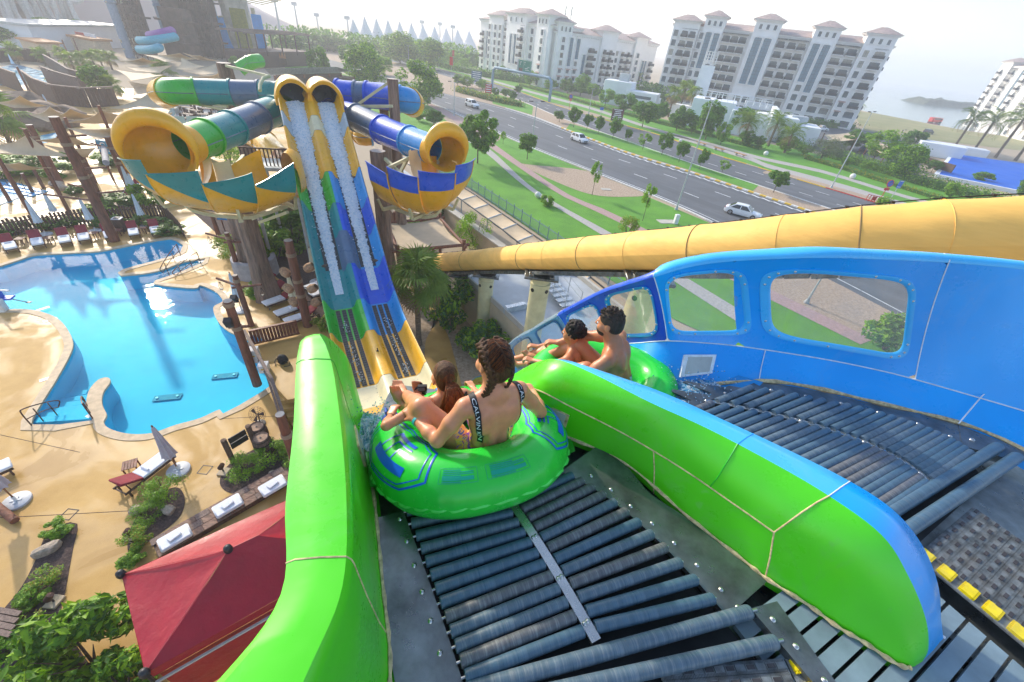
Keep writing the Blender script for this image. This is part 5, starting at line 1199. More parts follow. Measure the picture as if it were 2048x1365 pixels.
KIND={'round':(2800,.125,['leaf_mid','leaf_dark','leaf_mid'],26,0),'sparse':(1000,.12,['leaf_mid','leaf_bright'],16,0),'willow':(5600,.075,['leaf_mid','leaf_dark','leaf_bright'],40,.25),'dark':(2800,.12,['leaf_dark','leaf_mid'],26,0),'bright':(2800,.11,['leaf_bright','leaf_mid'],22,0),'grey':(3800,.05,['leaf_grey'],34,.1),'yellow':(1600,.08,['leaf_yellow','leaf_bright','leaf_mid'],18,0),'big':(2200,.125,['leaf_mid','leaf_bright','leaf_dark'],22,0),'feather':(3800,.085,['leaf_mid','leaf_bright'],30,.15),'fine':(3000,.05,['leaf_bright','leaf_mid'],24,.2),'blue':(2000,.11,['leaf_blue','leaf_dark','leaf_bright'],22,0)}
def bush(name,label,base,r,h,kind,cat='shrub',group=None,seed=0):
 th=thing(name,label,cat,tuple(base),group=group);n,leaf,mm,cl,drp=KIND[kind]
 c=put('foliage',crown_mesh((kind,seed%3),1,1,1,n,leaf,seed%3+11,mm,cl,droop=drp),th,(0,0,h*.48));c.scale=(r,r,h*.52);c.rotation_euler[2]=seed*1.3
 m=MB();rr=random.Random(seed)
 for k in range(4):a=k*1.57+rr.random();m.tube([(0,0,0),(cos(a)*r*.25,sin(a)*r*.25,h*.35),(cos(a)*r*.5,sin(a)*r*.5,h*.7)],[.02+.012*h,.016+.008*h,.006],5)
 m.build('stems','tree_bark',th,local=True);return th
def frond_mesh(key,L,n,ll,material,fan=False,seed=0):
 if key in LEAFM:return LEAFM[key]
 r=random.Random(seed);m=MB()
 if fan:
  m.tube([(0,0,0),(L*.3,0,L*.16),(L*.55,0,L*.18)],[.03,.022,.015],5)
  for k in range(n):
   a=(k/(n-1)-.5)*4.4;q=L*(.62-.10*abs(a)/2.2)*r.uniform(.9,1.08);d=Vc((cos(a),sin(a),.0));o=Vc((L*.55,0,L*.18));md=o+d*q*.55+Vc((0,0,.05*L));e=o+d*q+Vc((0,0,-.12*L-.14*L*abs(a)/2.2));s_=Vc((-d.y,d.x,0))*q*.045
   m.add([o,md-s_,md+s_+Vc((0,0,.03*L)),e],[(0,1,2),(1,3,2)])
 else:
  P_=[Vc((L*t*(1-.12*t*t),0,L*(.55*t-.85*t*t*t)))for t in np.linspace(0,1,10)];m.tube(P_,[.035*(1-.85*i/9)*L/2.5 for i in range(10)],4)
  for k in range(n):
   t=.12+.88*k/n;i=min(8,int(t*9));p=lerp(P_[i],P_[i+1],t*9-i);q=ll*(1-.55*abs(t-.45)**1.5)*r.uniform(.85,1.1)
   for sg in(-1,1):d=Vc((.55,sg*.8,-.18+r.uniform(-.15,.2))).normalized();e=p+d*q+Vc((0,0,-.16*q));w=Vc((.5,0,.4))*q*.045;m.add([p-w,p+d*q*.5-w,e,p+d*q*.5+w],[(0,1,2,3)])
 LEAFM[key]=m.mesh('frond',material,angle=180);return LEAFM[key]
def palm(name,label,base,h,L,nf,fan=False,group=None,seed=0,material='leaf_palm',lean=(0,0),skirt=0):
 th=thing(name,label,'palm',tuple(base),group=group);r=random.Random(seed);top=Vc((lean[0],lean[1],h));m=MB()
 K=8;m.tube([(lean[0]*(k/K)**2,lean[1]*(k/K)**2,h*k/K)for k in range(K+1)],[max(.12,.05*L+.06)*(1.35 if k==0 else 1.0+.12*(k%2))for k in range(K+1)],9);m.build('trunk','palm_bark',th,local=True)
 fm=frond_mesh(('fan' if fan else 'feather',material,round(L,1)),L,22 if fan else 26,L*.30,material,fan,5);dry=frond_mesh(('dry',fan,round(L,1)),L,18,L*.26,'leaf_dry',fan,6)
 for k in range(nf):
  a=k*2.39996+r.uniform(-.2,.2);el=r.uniform(-.75,.85)if k<nf*.75 else r.uniform(.5,1.2);o=put('frond',fm,th,top);o.rotation_euler=(r.uniform(-.25,.25),-el,a);s_=r.uniform(.8,1.08);o.scale=(s_,s_,s_)
 for k in range(skirt):a=k*2.39996;o=put('dry_frond',dry,th,top-Vc((0,0,.25)));o.rotation_euler=(r.uniform(-.2,.2),r.uniform(.75,1.25),a);o.scale=(.85,)*3
 return th
# ground, deck and pool
def ground_mats():
 m,nt,b,out=new_mat('deck_concrete');f=noise(nt,.55,6,.65);c=ramp(nt,f,[(.3,(.44,.245,.052)),(.68,(.60,.365,.105))]);g=noise(nt,22,6,.7);c=mixc(nt,ramp(nt,g,[(.35,(.0,)*3),(.7,(.28,)*3)]),c,(.62,.41,.16))
 w=noise(nt,.22,5,.6,dist=.8);c=mixc(nt,ramp(nt,w,[(.50,(0,)*3),(.64,(.38,)*3)]),c,(.36,.215,.08));nt.links.new(c,b.inputs['Base Color']);nt.links.new(ramp(nt,w,[(.45,(.72,)*3),(.62,(.22,)*3)]),b.inputs['Roughness']);bump(nt,b,g,.25,.01)
 m,nt,b,out=new_mat('sand');nt.links.new(ramp(nt,noise(nt,.02,8,.65),[(.35,(.36,.28,.19)),(.65,(.46,.37,.26))]),b.inputs['Base Color']);b.inputs['Roughness'].default_value=.95
 m,nt,b,out=new_mat('lawn');f=noise(nt,.35,6,.65);c=ramp(nt,f,[(.3,(.050,.20,.006)),(.7,(.11,.33,.010))]);g=noise(nt,9,8,.75);c=mixc(nt,ramp(nt,g,[(.35,(0,)*3),(.7,(.5,)*3)]),c,(.17,.42,.02));nt.links.new(c,b.inputs['Base Color']);b.inputs['Roughness'].default_value=.8;bump(nt,b,g,.9,.08)
 m,nt,b,out=new_mat('asphalt');f=noise(nt,.35,5,.6,stretch=(.12,1,1));mp_=[n for n in nt.nodes if n.type=='MAPPING'][0];mp_.vector_type='TEXTURE';mp_.inputs['Rotation'].default_value[2]=-.85;mp_.inputs['Scale'].default_value=(25,.55,1);c=ramp(nt,f,[(.28,(.075,.082,.092)),(.72,(.145,.152,.165))]);c=mixc(nt,ramp(nt,noise(nt,.12,6,.7),[(.5,(0,)*3),(.56,(.5,)*3)]),c,(.09,.094,.10));nt.links.new(mixc(nt,ramp(nt,noise(nt,60,3),[(.4,(0,)*3),(.7,(.3,)*3)]),c,(.14,.14,.15)),b.inputs['Base Color']);b.inputs['Roughness'].default_value=.75
 m,nt,b,out=new_mat('mulch');f=noise(nt,9,8,.8);nt.links.new(ramp(nt,f,[(.35,(.025,.018,.018)),(.55,(.10,.065,.06)),(.72,(.24,.17,.14))]),b.inputs['Base Color']);b.inputs['Roughness'].default_value=.95;bump(nt,b,f,1.0,.06)
 m,nt,b,out=new_mat('gravel');f=noise(nt,4.5,8,.8);nt.links.new(ramp(nt,f,[(.3,(.22,.15,.10)),(.5,(.42,.31,.22)),(.7,(.58,.47,.36))]),b.inputs['Base Color']);b.inputs['Roughness'].default_value=.95;bump(nt,b,f,.8,.06)
 m,nt,b,out=new_mat('pool_plaster');f=noise(nt,.35,5,.6);nt.links.new(ramp(nt,f,[(.3,(.02,.47,.66)),(.7,(.045,.60,.80))]),b.inputs['Base Color']);b.inputs['Roughness'].default_value=.6
 m,nt,b,out=new_mat('pool_water');tr=N(nt,'ShaderNodeBsdfTransparent');tr.inputs[0].default_value=(.50,.90,.97,1);gl_=N(nt,'ShaderNodeBsdfGlossy');gl_.inputs['Roughness'].default_value=.02;lw_=N(nt,'ShaderNodeLayerWeight',Blend=.5);fr_=N(nt,'ShaderNodeMath',operation='POWER');fr_.inputs[1].default_value=6.0;nt.links.new(lw_.outputs['Facing'],fr_.inputs[0]);mx=N(nt,'ShaderNodeMixShader');bp=N(nt,'ShaderNodeBump',Strength=.12,Distance=.05)
 nt.links.new(noise(nt,1.6,3,.5,dist=.6),bp.inputs['Height']);nt.links.new(bp.outputs[0],gl_.inputs['Normal']);nt.links.new(bp.outputs[0],lw_.inputs['Normal']);nt.links.new(fr_.outputs[0],mx.inputs[0]);nt.links.new(tr.outputs[0],mx.inputs[1]);nt.links.new(gl_.outputs[0],mx.inputs[2]);nt.links.new(mx.outputs[0],out.inputs[0])
ground_mats()
mat('coping',(.62,.47,.30),.7,var=.12,scale=3,bmp=.2,bscale=30);mat('paver_grey',(.44,.41,.38),.85,var=.12,scale=5,bmp=.3,bscale=14);mat('paver_pink',(.44,.29,.27),.85,var=.12,scale=5,bmp=.3,bscale=14);mat('concrete',(.52,.49,.43),.85,var=.1,scale=.8,dirt=.25,bmp=.2,bscale=8);mat('concrete_tan',(.54,.44,.30),.85,var=.1,scale=.7,dirt=.3,bmp=.2,bscale=8)
mat('kerb_white',(.74,.73,.70),.8,var=.1,scale=4);mat('kerb_yellow',(.78,.50,.04),.8,var=.12,scale=4);mat('kerb_red',(.55,.05,.04),.8);mat('road_paint',(.75,.76,.76),.7,var=.15,scale=3);mat('dark_grate',(.01,.25,.38),.6);mat('tile_white',(.78,.80,.80),.4)
mat('dark_wood',(.105,.055,.038),.7,var=.3,scale=5,bmp=.4,bscale=20,stretch=(4,4,.6));mat('red_wood',(.20,.060,.035),.55,var=.25,scale=6,bmp=.3,bscale=20);mat('grey_wood',(.24,.17,.14),.8,var=.25,scale=5,bmp=.4,bscale=16,stretch=(4,4,.6));mat('towel_white',(.82,.84,.88),.9,var=.05,bmp=.5,bscale=25,bdist=.02);mat('maroon_fabric',(.28,.020,.035),.8,var=.12,bmp=.3,bscale=60)
mat('canopy_blue_white',(.62,.72,.80),.75,var=.08,scale=4,bmp=.2);mat('canopy_cream',(.74,.70,.50),.75,var=.08,scale=4,bmp=.2);mat('canopy_lilac',(.50,.46,.52),.75,var=.08,scale=4,bmp=.2);mat('pole_wood',(.26,.11,.045),.5,var=.2,scale=6);mat('umbrella_base',(.55,.57,.60),.55,var=.1);mat('dark_metal',(.035,.035,.04),.45,.4);mat('brown_metal',(.11,.055,.04),.45,.3)
POOLPX=[(-260,560),(-120,548),(0,533),(40,520),(70,511),(140,507),(200,503),(262,491),(330,479),(352,481),(367,491),(362,505),(330,517),(282,530),(247,540),(237,546),(242,552),(286,548),(325,540),(370,524),(412,517),(406,526),(350,549),(312,562),(307,568),(330,572),(389,577),(401,571),(429,582),(442,594),(446,604),(430,613),(428,622),(433,636),(443,651),(461,665),(480,673),(497,682),(501,669),(524,676),(545,700),(548,760),(520,788),(478,813),(446,829),(439,821),(401,838),(351,852),(315,865),(288,870),(252,869),(218,859),(206,846),(212,831),(203,810),(205,787),(219,766),(215,757),(198,761),(180,782),(175,812),(186,842),(120,851),(61,851),(64,838),(90,795),(112,760),(138,713),(145,686),(132,657),(112,637),(82,625),(49,620),(0,622),(-120,640),(-260,660)]
pool=[(p.x,p.y)for p in(at(x,y)for x,y in POOLPX)];SHARP={10,15,16,20,24,36,37,38,43,44,61,62,63}
pp=[]
for i in range(len(pool)):
 if i in SHARP or(i+1)%len(pool)in SHARP or i<3 or i>len(pool)-4:pp.append(Vc((*pool[i],0)))
 else:
  a,b,c,d=(Vc((*pool[(i+k)%len(pool)],0))for k in(-1,0,1,2));pp+=[0.5*(2*b+(c-a)*t+(2*a-5*b+4*c-d)*t*t+(-a+3*b-3*c+d)*t**3)for t in(0,.25,.5,.75)]
def offset_loop(P_,d):
 n=len(P_);area=sum(P_[i].x*P_[(i+1)%n].y-P_[(i+1)%n].x*P_[i].y for i in range(n));sg=1 if area>0 else-1;out=[]
 for i in range(n):
  a,b,c=P_[i-1],P_[i],P_[(i+1)%n];n1=Vc(((b-a).y,-(b-a).x,0));n2=Vc(((c-b).y,-(c-b).x,0));n1=n1.normalized()if n1.length>1e-6 else n1;n2=n2.normalized()if n2.length>1e-6 else n2;q=n1+n2;q=q.normalized()if q.length>1e-4 else n1
  out.append(b+q*d*sg)
 return out
GR=[(-9000,-600),(9000,-600),(9000,9000),(-9000,9000)]
flat_fill('ground',[GR,pp],-.035,'sand',kind='structure')
deck_loop=[(-78,-14),(-6.0,-14),(-6.0,9.5),(-5.5,15.5),(-11.5,22),(-14.5,29),(-17,42),(-26,62),(-55,95),(-110,80)]
deck=flat_fill('pool_deck',[deck_loop,pp],0.0,'deck_concrete',kind='structure')
basin=put('pool_basin',None);tag(basin,kind='structure')
m=MB();m.loft([pp,[p-Vc((0,0,1.15))for p in pp]],closed_v=True);m.build('basin_wall','pool_plaster',basin)
flat_fill('basin_floor',[pp],-1.15,'pool_plaster',basin)
flat_fill('pool_water',[pp],-.10,'pool_water',kind='structure')
outer=offset_loop(pp,.34);rl=0;k0=0
n=len(pp);acc=[]
def coping(idx):
 m=MB();rings=[]
 for i in idx:
  a,b=pp[i%n],outer[i%n];c=a+(a-b).normalized()*.03;rings.append([c+Vc((0,0,.028)),c+Vc((0,0,-.07)),b+Vc((0,0,-.02)),b+Vc((0,0,.026))])
 m.loft(rings,closed_v=True,cap=True);m.build('coping_stone','coping',basin)
cur=[8];L=0
for i in range(8,n+8):
 a=pp[i%n];d=(pp[(i+1)%n]-a).length
 if a.x<-60:cur=[i+1];L=0;continue
 cur.append(i+1);L+=d
 if L>1.0:coping(cur);cur=[i+1];L=0
for px,d in(((450,752),.9),((335,795),.9)):
 c=at(*px,-1.1);m=MB();m.box(c,(1.25,.42,.02),rz=.35);m.build('floor_grate','dark_grate',basin)
 for q in(-.45,.45):m=MB();m.lathe([(.07,0),(.06,.03),(.001,.03)],tuple(c+Vc((q*.94,q*.34,.03))),10);m.build('floor_light','tile_white',basin)
for k in range(6):
 a,b=at(66+7*k,846-9*k,-.12-.17*k),at(182-2*k,838-10*k,-.12-.17*k);m=MB();d=Vc((-(b-a).y,(b-a).x,0)).normalized();d=d if d.y>0 else-d;z=Vc((0,0,1.15+a.z));m.hexa([a-z,b-z,b+d*.34-z,a+d*.34-z,a,b,b+d*.34,a+d*.34]);m.build('pool_step','pool_plaster',basin)
for k in range(4):
 a,b=at(405-11*k,525+5*k,-.12-.2*k),at(398-14*k,519+4*k,-.12-.2*k);m=MB();m.beam(a,b,.4,.1);m.build('pool_step','tile_white',basin)
for px,r_ in(((85,618),1.1),((96,757),.9),((188,826),1.3),((442,584),.2),((100,640),1.0)):
 c=at(*px,.006);m=MB();m.box(c,(.62,.22,.012),rz=r_);m.build('depth_marker','tile_white',deck)
for px in((137,1029),(410,940)):
 c=at(*px,.004);m=MB()
 for q in range(4):a=q*pi/2;m.box(c+Vc((cos(a)*.2,sin(a)*.2,0)),(.03,.42,.008),rz=a);
 m.build('drain_cover','dark_metal',deck)
for a,b in(((0,1036),(262,1022)),((262,1022),(365,975)),((600,830),(440,838)),((160,905),(0,870))):
 m=MB();m.beam(at(*a,.002),at(*b,.002),.02,.004);m.build('expansion_joint','mulch',deck)
# pool rails
def rail(label,pts,mm='brown_metal',r=.028,posts=(0.0,1.0)):
 th=thing('handrail',label,'handrail',tuple(pts[0]));m=MB();m.tube(spline([tuple(p)for p in pts],6),r,8);m.build('rail',mm,th);return th
def hrail(label,a,b,h=.92,zb=-.5):
 a,b=Vc(a),Vc(b);d=(b-a).normalized();th=thing('handrail',label,'handrail',tuple(a))
 m=MB();m.tube(spline([tuple(a),tuple(a+Vc((0,0,h*.85))),tuple(a+d*.12+Vc((0,0,h))),tuple(lerp(a,b,.6)+Vc((0,0,h*.75))),tuple(b+Vc((0,0,zb+h))),tuple(b+d*.15+Vc((0,0,zb+h*.8))),tuple(b+Vc((0,0,zb+h*.6)))],6),.027,8);m.build('rail','brown_metal',th)
 m=MB();m.tube(spline([tuple(a+Vc((0,0,h*.45))),tuple(lerp(a,b,.6)+Vc((0,0,h*.3))),tuple(b+Vc((0,0,zb+h*.55)))],6),.022,8);m.build('rail','brown_metal',th)
 for f in(.35,.8):p=lerp(a,b,f);m=MB();m.tube([p+Vc((0,0,-.6)),p+Vc((0,0,h*(.88-.4*f)))],.024,8);m.build('post','brown_metal',th)
hrail('brown handrail left of the pool steps at the near-left corner',at(64,852),at(118,815));hrail('brown handrail on the near-left pool spur',at(186,838),at(172,806))
hrail('brown handrail on the right of the far inlet steps',at(402,528),at(352,552));hrail('brown handrail on the left of the far inlet steps',at(362,512),at(326,546))
lift=thing('pool_lift','pool lift with a dark blue seat and white base at the left pool edge','pool lift',tuple(at(8,622)))
c=at(8,622);m=MB();m.bbox(c+Vc((0,0,.35)),(.35,.45,.7),.03,rz=.4);m.tube([c+Vc((0,0,.7)),c+Vc((.2,.2,1.3)),c+Vc((.7,.35,1.25))],.05,8);m.build('base','tile_white',lift)
m=MB();s_=at(26,612);m.bbox(s_+Vc((0,0,.55)),(.55,.5,.1),.03,rz=.4);m.bbox(s_+Vc((-.22,-.1,.85)),(.1,.5,.55),.03,rz=.4);m.build('seat','deep_blue_fibreglass',lift);m=MB();m.tube([s_+Vc((.25,0,.5)),s_+Vc((.75,.25,.2))],.025,6);m.bbox(s_+Vc((.8,.28,.2)),(.25,.2,.03),.01);m.build('footrest','dark_metal',lift)
# loungers, tables, umbrellas
def make_lounger(label,loc,rz,back=.55,towel=True,red=True):
 """x runs from the foot to the head"""
 th=thing('sun_lounger',label,'sun lounger',loc,rz,group='poolside sun loungers');m=MB()
 for y in(-.32,.32):m.beam((0,y,.30),(2.0,y,.30),.05,.08)
 for x in np.arange(.06,1.3,.11):m.beam((x,-.31,.325),(x,.31,.325),.06,.02)
 for x in(.1,1.3,1.95):m.beam((x,-.30,.27),(x,.30,.27),.05,.05)
 m.build('frame','dark_wood',th,local=True)
 for x in(.12,1.85):
  for y in(-.30,.30):m=MB();m.beam((x,y,0),(x,y,.27),.06,.06);m.build('leg','dark_wood',th,local=True)
 m=MB();m.bbox((.62,0,.40),(1.30,.64,.12),.035);m.build('cushion','towel_white',th,local=True)
 c,s_=cos(back),sin(back);q=Vc((1.28,0,.36));t=Matrix.Rotation(-back,3,'Y');m=MB();m.bbox(q+Vc((c*.40,0,s_*.40))+Vc((-s_*.03,0,c*.03)),(.82,.66,.10),.03,tilt=t);m.build('backrest','maroon_fabric' if red else 'towel_white',th,local=True)
 m=MB();m.beam(q+Vc((c*.6,-.25,s_*.55)),(1.75,-.25,.3),.04,.04);m.beam(q+Vc((c*.6,.25,s_*.55)),(1.75,.25,.3),.04,.04);m.build('backrest_prop','dark_wood',th,local=True)
 if towel:m=MB();m.tube([(.95,-.18,.49),(.95,.18,.49)],.05,8);m.build('rolled_towel','towel_white',th,local=True)
 return th
L0=None
def lounger(label,foot,headpx,back=None):
 global L0
 a,b=at(*foot,.4),at(*headpx,.4);rz=atan2(b.y-a.y,b.x-a.x);loc=(a.x,a.y,0)
 if L0 is None:L0=make_lounger(label,loc,rz);return L0
 return clone(L0,loc,rz,label)
ROW=[((-22,503),(-42,470)),((22,497),(4,464)),((76,489),(64,456)),((130,484),(120,450)),((168,479),(160,446)),((220,474),(208,441)),((268,469),(259,436)),((312,465),(301,432))]
for i,(f,h_)in enumerate(ROW):lounger('maroon sun lounger, %s from the left in the fence row'%ORD[i],f,h_)
RG=[((495,577),(541,560)),((513,594),(556,577)),((528,608),(573,592)),((551,628),(597,612)),((570,643),(612,629)),((611,577),(640,566)),((622,590),(655,578))]
for i,(f,h_)in enumerate(RG[:5]):lounger('maroon sun lounger, %s from the back beside the racing slide'%ORD[i],f,h_)
for i,(f,h_)in enumerate(RG[5:]):lounger('white lounger half hidden by the racing slide rim, %s one'%('farther' if i==0 else 'nearer'),f,h_)
near=lounger('white sun lounger with a raised back beside the nearest closed umbrella',(338,905),(262,962));lounger('white sun lounger cut off by the left edge of the photo',(20,925),(-60,960))
BK=[((238,402),(262,388)),((242,393),(266,380)),((248,385),(270,372)),((255,376),(277,365))]
for i,(f,h_)in enumerate(BK):lounger('white sun lounger behind the slatted fence, %s from the front'%ORD[i],f,h_)
def make_table(label,loc,rz):
 th=thing('side_table',label,'side table',loc,rz,group='small wooden side tables');m=MB()
 for k in range(5):m=MB();m.bbox((-.2+.1*k,0,.42),(.09,.5,.03),.006);m.build('slat','red_wood',th,local=True)
 for x in(-.2,.2):
  for y in(-.2,.2):m=MB();m.beam((x,y,0),(x,y,.41),.045,.045);m.build('leg','red_wood',th,local=True)
 return th
T0=make_table('small slatted wooden table beside the nearest lounger',tuple(at(268,942)),.6)
for i,px in enumerate(((46,488),(100,486),(192,476),(240,470),(290,466))):clone(T0,tuple(at(*px)),.3,'small wooden table, %s from the left between the fence-row loungers'%ORD[i])
for i,px in enumerate(((528,578),(555,592),(582,628))):clone(T0,tuple(at(*px)),.7,'small wooden table, %s from the back between the right-hand loungers'%ORD[i])
def make_umbrella(label,loc,mm,group='closed umbrellas'):
 th=thing('closed_umbrella',label,'umbrella',loc,group=group);m=MB();m.tube([(0,0,.05),(0,0,2.72)],.026,8);m.build('pole','pole_wood',th,local=True)
 n=24;rings=[]
 for z,r_ in((1.02,.25),(1.10,.23),(1.5,.17),(2.0,.12),(2.5,.075),(2.66,.05),(2.7,.01)):rings.append([Vc((cos(2*pi*j/n),sin(2*pi*j/n),0))*r_*(1.12 if j%3==0 else .86)+Vc((0,0,z-(.04 if j%3==0 and z<1.2 else 0)))for j in range(n)])
 m=MB();m.loft(rings,closed_v=True);m.build('folded_canopy',mm,th,local=True,angle=25);m=MB();m.lathe([(.001,2.80),(.03,2.77),(.035,2.72),(.02,2.68)],n=10);m.build('finial','pole_wood',th,local=True)
 m=MB();m.tube([(cos(a)*.155,sin(a)*.155,1.72)for a in np.linspace(0,2*pi,14)],.012,5);m.build('tie',mm,th,local=True)
 m=MB();m.lathe([(.001,.10),(.40,.10),(.42,.085),(.42,.0)],n=28);b_=m.build('base','umbrella_base',th,local=True);m=MB();m.bbox((0,0,.115),(.34,.08,.02),.004,rz=.5);m.bbox((0,0,.118),(.08,.34,.02),.004,rz=.5);m.lathe([(.05,.1),(.05,.32),(.04,.33)],n=10);m.build('sleeve','tile_white',b_,local=True)
 return th
U1=make_umbrella('closed lilac-grey umbrella on a round base beside the near lounger',tuple(at(358,942)),'canopy_lilac');clone(U1,tuple(at(35,1004)),0,'closed umbrella at the left edge of the photo, base in view')
U2=make_umbrella('closed pale blue umbrella, first from the left in front of the fence row',tuple(at(92,470)),'canopy_blue_white')
for lab,px in(('closed pale blue umbrella, second from the left in front of the fence row',(192,463)),('closed pale blue umbrella, third from the left in front of the fence row',(292,453)),('closed umbrella just behind the slatted fence on the left',(121,447)),('closed umbrella behind the fence, nearer of two by the half-pipe',(282,408)),('closed umbrella behind the fence, farther of two by the half-pipe',(268,392)),('closed pale umbrella standing by the far left water channel',(106,232)),('closed umbrella far back at the upper left pool',(32,140))):clone(U2,tuple(at(*px)),random.random()*3,lab)
U3=make_umbrella('closed cream umbrella in front of the giant trunk collar',tuple(at(524,567)),'canopy_cream');clone(U3,tuple(at(632,565)),1.0,'closed cream umbrella touching the left rim of the racing slide');clone(U3,tuple(at(592,618)),2.0,'closed cream umbrella behind the tall roped post');clone(U2,tuple(at(484,622)),1.2,'closed blue umbrella at the pool edge behind the lantern posts')
# slatted fence along the pool
def board_fence(label,pts,h,w,gap,mm,t=.03,group=None,lean=0):
 th=thing('slatted_fence',label,'fence',tuple(pts[0]));P_=resample(pts,max(2,int(sum((Vc(pts[i+1])-Vc(pts[i])).length for i in range(len(pts)-1))/(w+gap))+1));r=random.Random(len(P_))
 hs={}
 for i in range(len(P_)-1):
  a,b=P_[i],P_[i+1];c=(a+b)/2;key=r.randint(0,3)
  if key not in hs:m=MB();hh=h*(1+.05*(key-1.5));m.box((0,0,hh/2),(w,t,hh));hs[key]=m.mesh('board',mm)
  o=put('board',hs[key],th,c-Vc(WPOS[th.name]));o.rotation_euler[2]=atan2((b-a).y,(b-a).x)
 for z in(h*.25,h*.8):m=MB();[m.beam(P_[i]+Vc((0,.03,z)),P_[i+1]+Vc((0,.03,z)),.05,.08)for i in range(len(P_)-1)];m.build('cross_rail',mm,th)
 return th
board_fence('long dark slatted wooden fence behind the row of poolside loungers',[tuple(p)for p in spline([tuple(at(*q))for q in((-160,530),(-60,497),(0,478),(80,464),(180,450),(270,442),(330,440),(350,452),(372,478))],6)],1.25,.16,.07,'dark_wood')
bin_=thing('litter_bin','dark box litter bin with a pale rim by the slatted fence','bin',tuple(at(245,462)));c=at(245,462);m=MB();m.bbox(c+Vc((0,0,.5)),(.6,.5,1.0),.03,rz=.3);m.build('body','dark_wood',bin_);m=MB();m.bbox(c+Vc((0,0,1.03)),(.66,.56,.06),.01,rz=.3);m.bbox(c+Vc((0,0,1.07)),(.40,.30,.03),.01,rz=.3,mi=1);m.build('rim',['umbrella_base','dark_gap'],bin_)
# posts with ropes and lanterns
def post(label,base,top_px_y=None,r=.16,h=None,ropes=(.12,),bars=(),lanterns=0,lean=(0,0),cone=False,name='timber_post',group='brown timber posts',seed=0):
 b=Vc(base);h=h if h else upz(b,0,top_px_y);th=thing(name,label,'post',tuple(b),group=group);m=MB();n=12;rr=random.Random(seed)
 m.loft([[b+Vc((lean[0]*t,lean[1]*t,h*t))+Vc((cos(2*pi*j/n),sin(2*pi*j/n),0))*r*(1.12-.18*t)*(1+rr.uniform(-.03,.03))for j in range(n)]for t in np.linspace(0,1,9)],closed_v=True);m.build('shaft','post_brown',th)
 m=MB();m.lathe([(r*.93,-.01),(r*.9,.012),(.001,.015)],tuple(b+Vc((lean[0],lean[1],h))),12);m.build('sawn_top','sawn_top',th)
 for f in ropes:m=MB();[m.tube([b+Vc((lean[0]*(1-f),lean[1]*(1-f),h*(1-f)+k*.05))+Vc((cos(a),sin(a),0))*r*1.04 for a in np.linspace(0,2*pi,14)],.03,5)for k in range(4)];m.build('rope_wrap','rope',th)
 for f,a,L in bars:c=b+Vc((lean[0]*f,lean[1]*f,h*f));d=Vc((cos(a),sin(a),.08));m=MB();m.tube([c-d*.35,c+d*L],.07,8);m.build('cross_bar','post_brown',th)
 for f,a,L in(bars[:lanterns]if lanterns else()):
  c=b+Vc((lean[0]*f,lean[1]*f,h*f))+Vc((cos(a),sin(a),.08))*(L-.1);m=MB();m.tube([c,c-Vc((0,0,.25))],.008,4)
  for q in range(6):an=q*pi/3;m.tube([c+Vc((cos(an)*.04,sin(an)*.04,-.25)),c+Vc((cos(an)*.12,sin(an)*.12,-.5)),c+Vc((cos(an)*.08,sin(an)*.08,-.68))],.010,4)
  m.lathe([(.05,-.24),(.03,-.22)],tuple(c),8);m.lathe([(.09,-.70),(.09,-.66)],tuple(c),8,cap=True);m.build('lantern','dark_metal',th)
 return th
P_a=post('tall roped post hung with wicker drums beside the right-hand loungers',at(616,652),481,.24,ropes=(.16,.45,.62),seed=1)
c=at(616,652);hP=upz(c,0,481)
mat('wicker',(.50,.30,.17),.8,var=.25,scale=12,bmp=.8,bscale=40,bdist=.02)
for f,a in((.62,2.9),(.70,.4),(.44,3.0),(.48,.1),(.26,2.8),(.30,.3)):
 p=c+Vc((cos(a)*.75,sin(a)*.75,hP*f));th=thing('wicker_drum','wicker drum basket on the tall roped post, %s on its %s side'%({.62:'top',.70:'top',.44:'middle',.48:'middle',.26:'lowest',.30:'lowest'}[f],'left' if a>1 else 'right'),'basket',tuple(p));m=MB();m.lathe([(.12,-.30),(.24,-.2),(.27,.05),(.20,.28),(.17,.30),(.17,.26)],tuple(p),14,axis=(cos(a)*.8,sin(a)*.8,.5));m.build('drum','wicker',th);m=MB();m.tube([p,c+Vc((0,0,hP*f+.1))],.025,5);m.build('bracket','dark_metal',th)
post('slim post with a cross bar and two lanterns at the pool corner',at(503,652),551,.15,bars=((.80,2.9,1.5),(.78,.35,1.2)),lanterns=2,seed=2);post('slim post with a cross bar behind the lantern post',at(482,556),466,.15,bars=((.86,3.0,1.7),(.8,.2,1.4)),lanterns=1,seed=3)
post('thick post with loudspeakers at the corner of the wooden stage',at(515,770),602,.20,ropes=(.05,.30),bars=((.72,.2,.5),),seed=4)
c=at(515,770);hP=upz(c,0,602)
for f,dx,lab in((.80,-.05,'black box loudspeaker high on the stage-corner post'),(1.14,.0,'black box loudspeaker tilted on the lantern post')):
 p=c+Vc((dx-.05,-.25,hP*f))if f<1 else at(503,652)+Vc((-.35,-.2,2.0));th=thing('loudspeaker',lab,'loudspeaker',tuple(p));m=MB();m.bbox(p,(.34,.30,.46),.03,rz=.3,tilt=Matrix.Rotation(.4,3,'X'));m.build('cabinet','dark_metal',th);m=MB();m.bbox(p+Vc((.05,-.15,-.05)),(.28,.02,.38),.005,rz=.3,tilt=Matrix.Rotation(.4,3,'X'));m.build('grille','black_clip',th)
post('short roped post beside the wooden stage stairs',at(606,968),829,.17,ropes=(.28,.62),seed=5)
post('post with blue notice board below the left half-pipe',at(437,470),425,.16,seed=6)
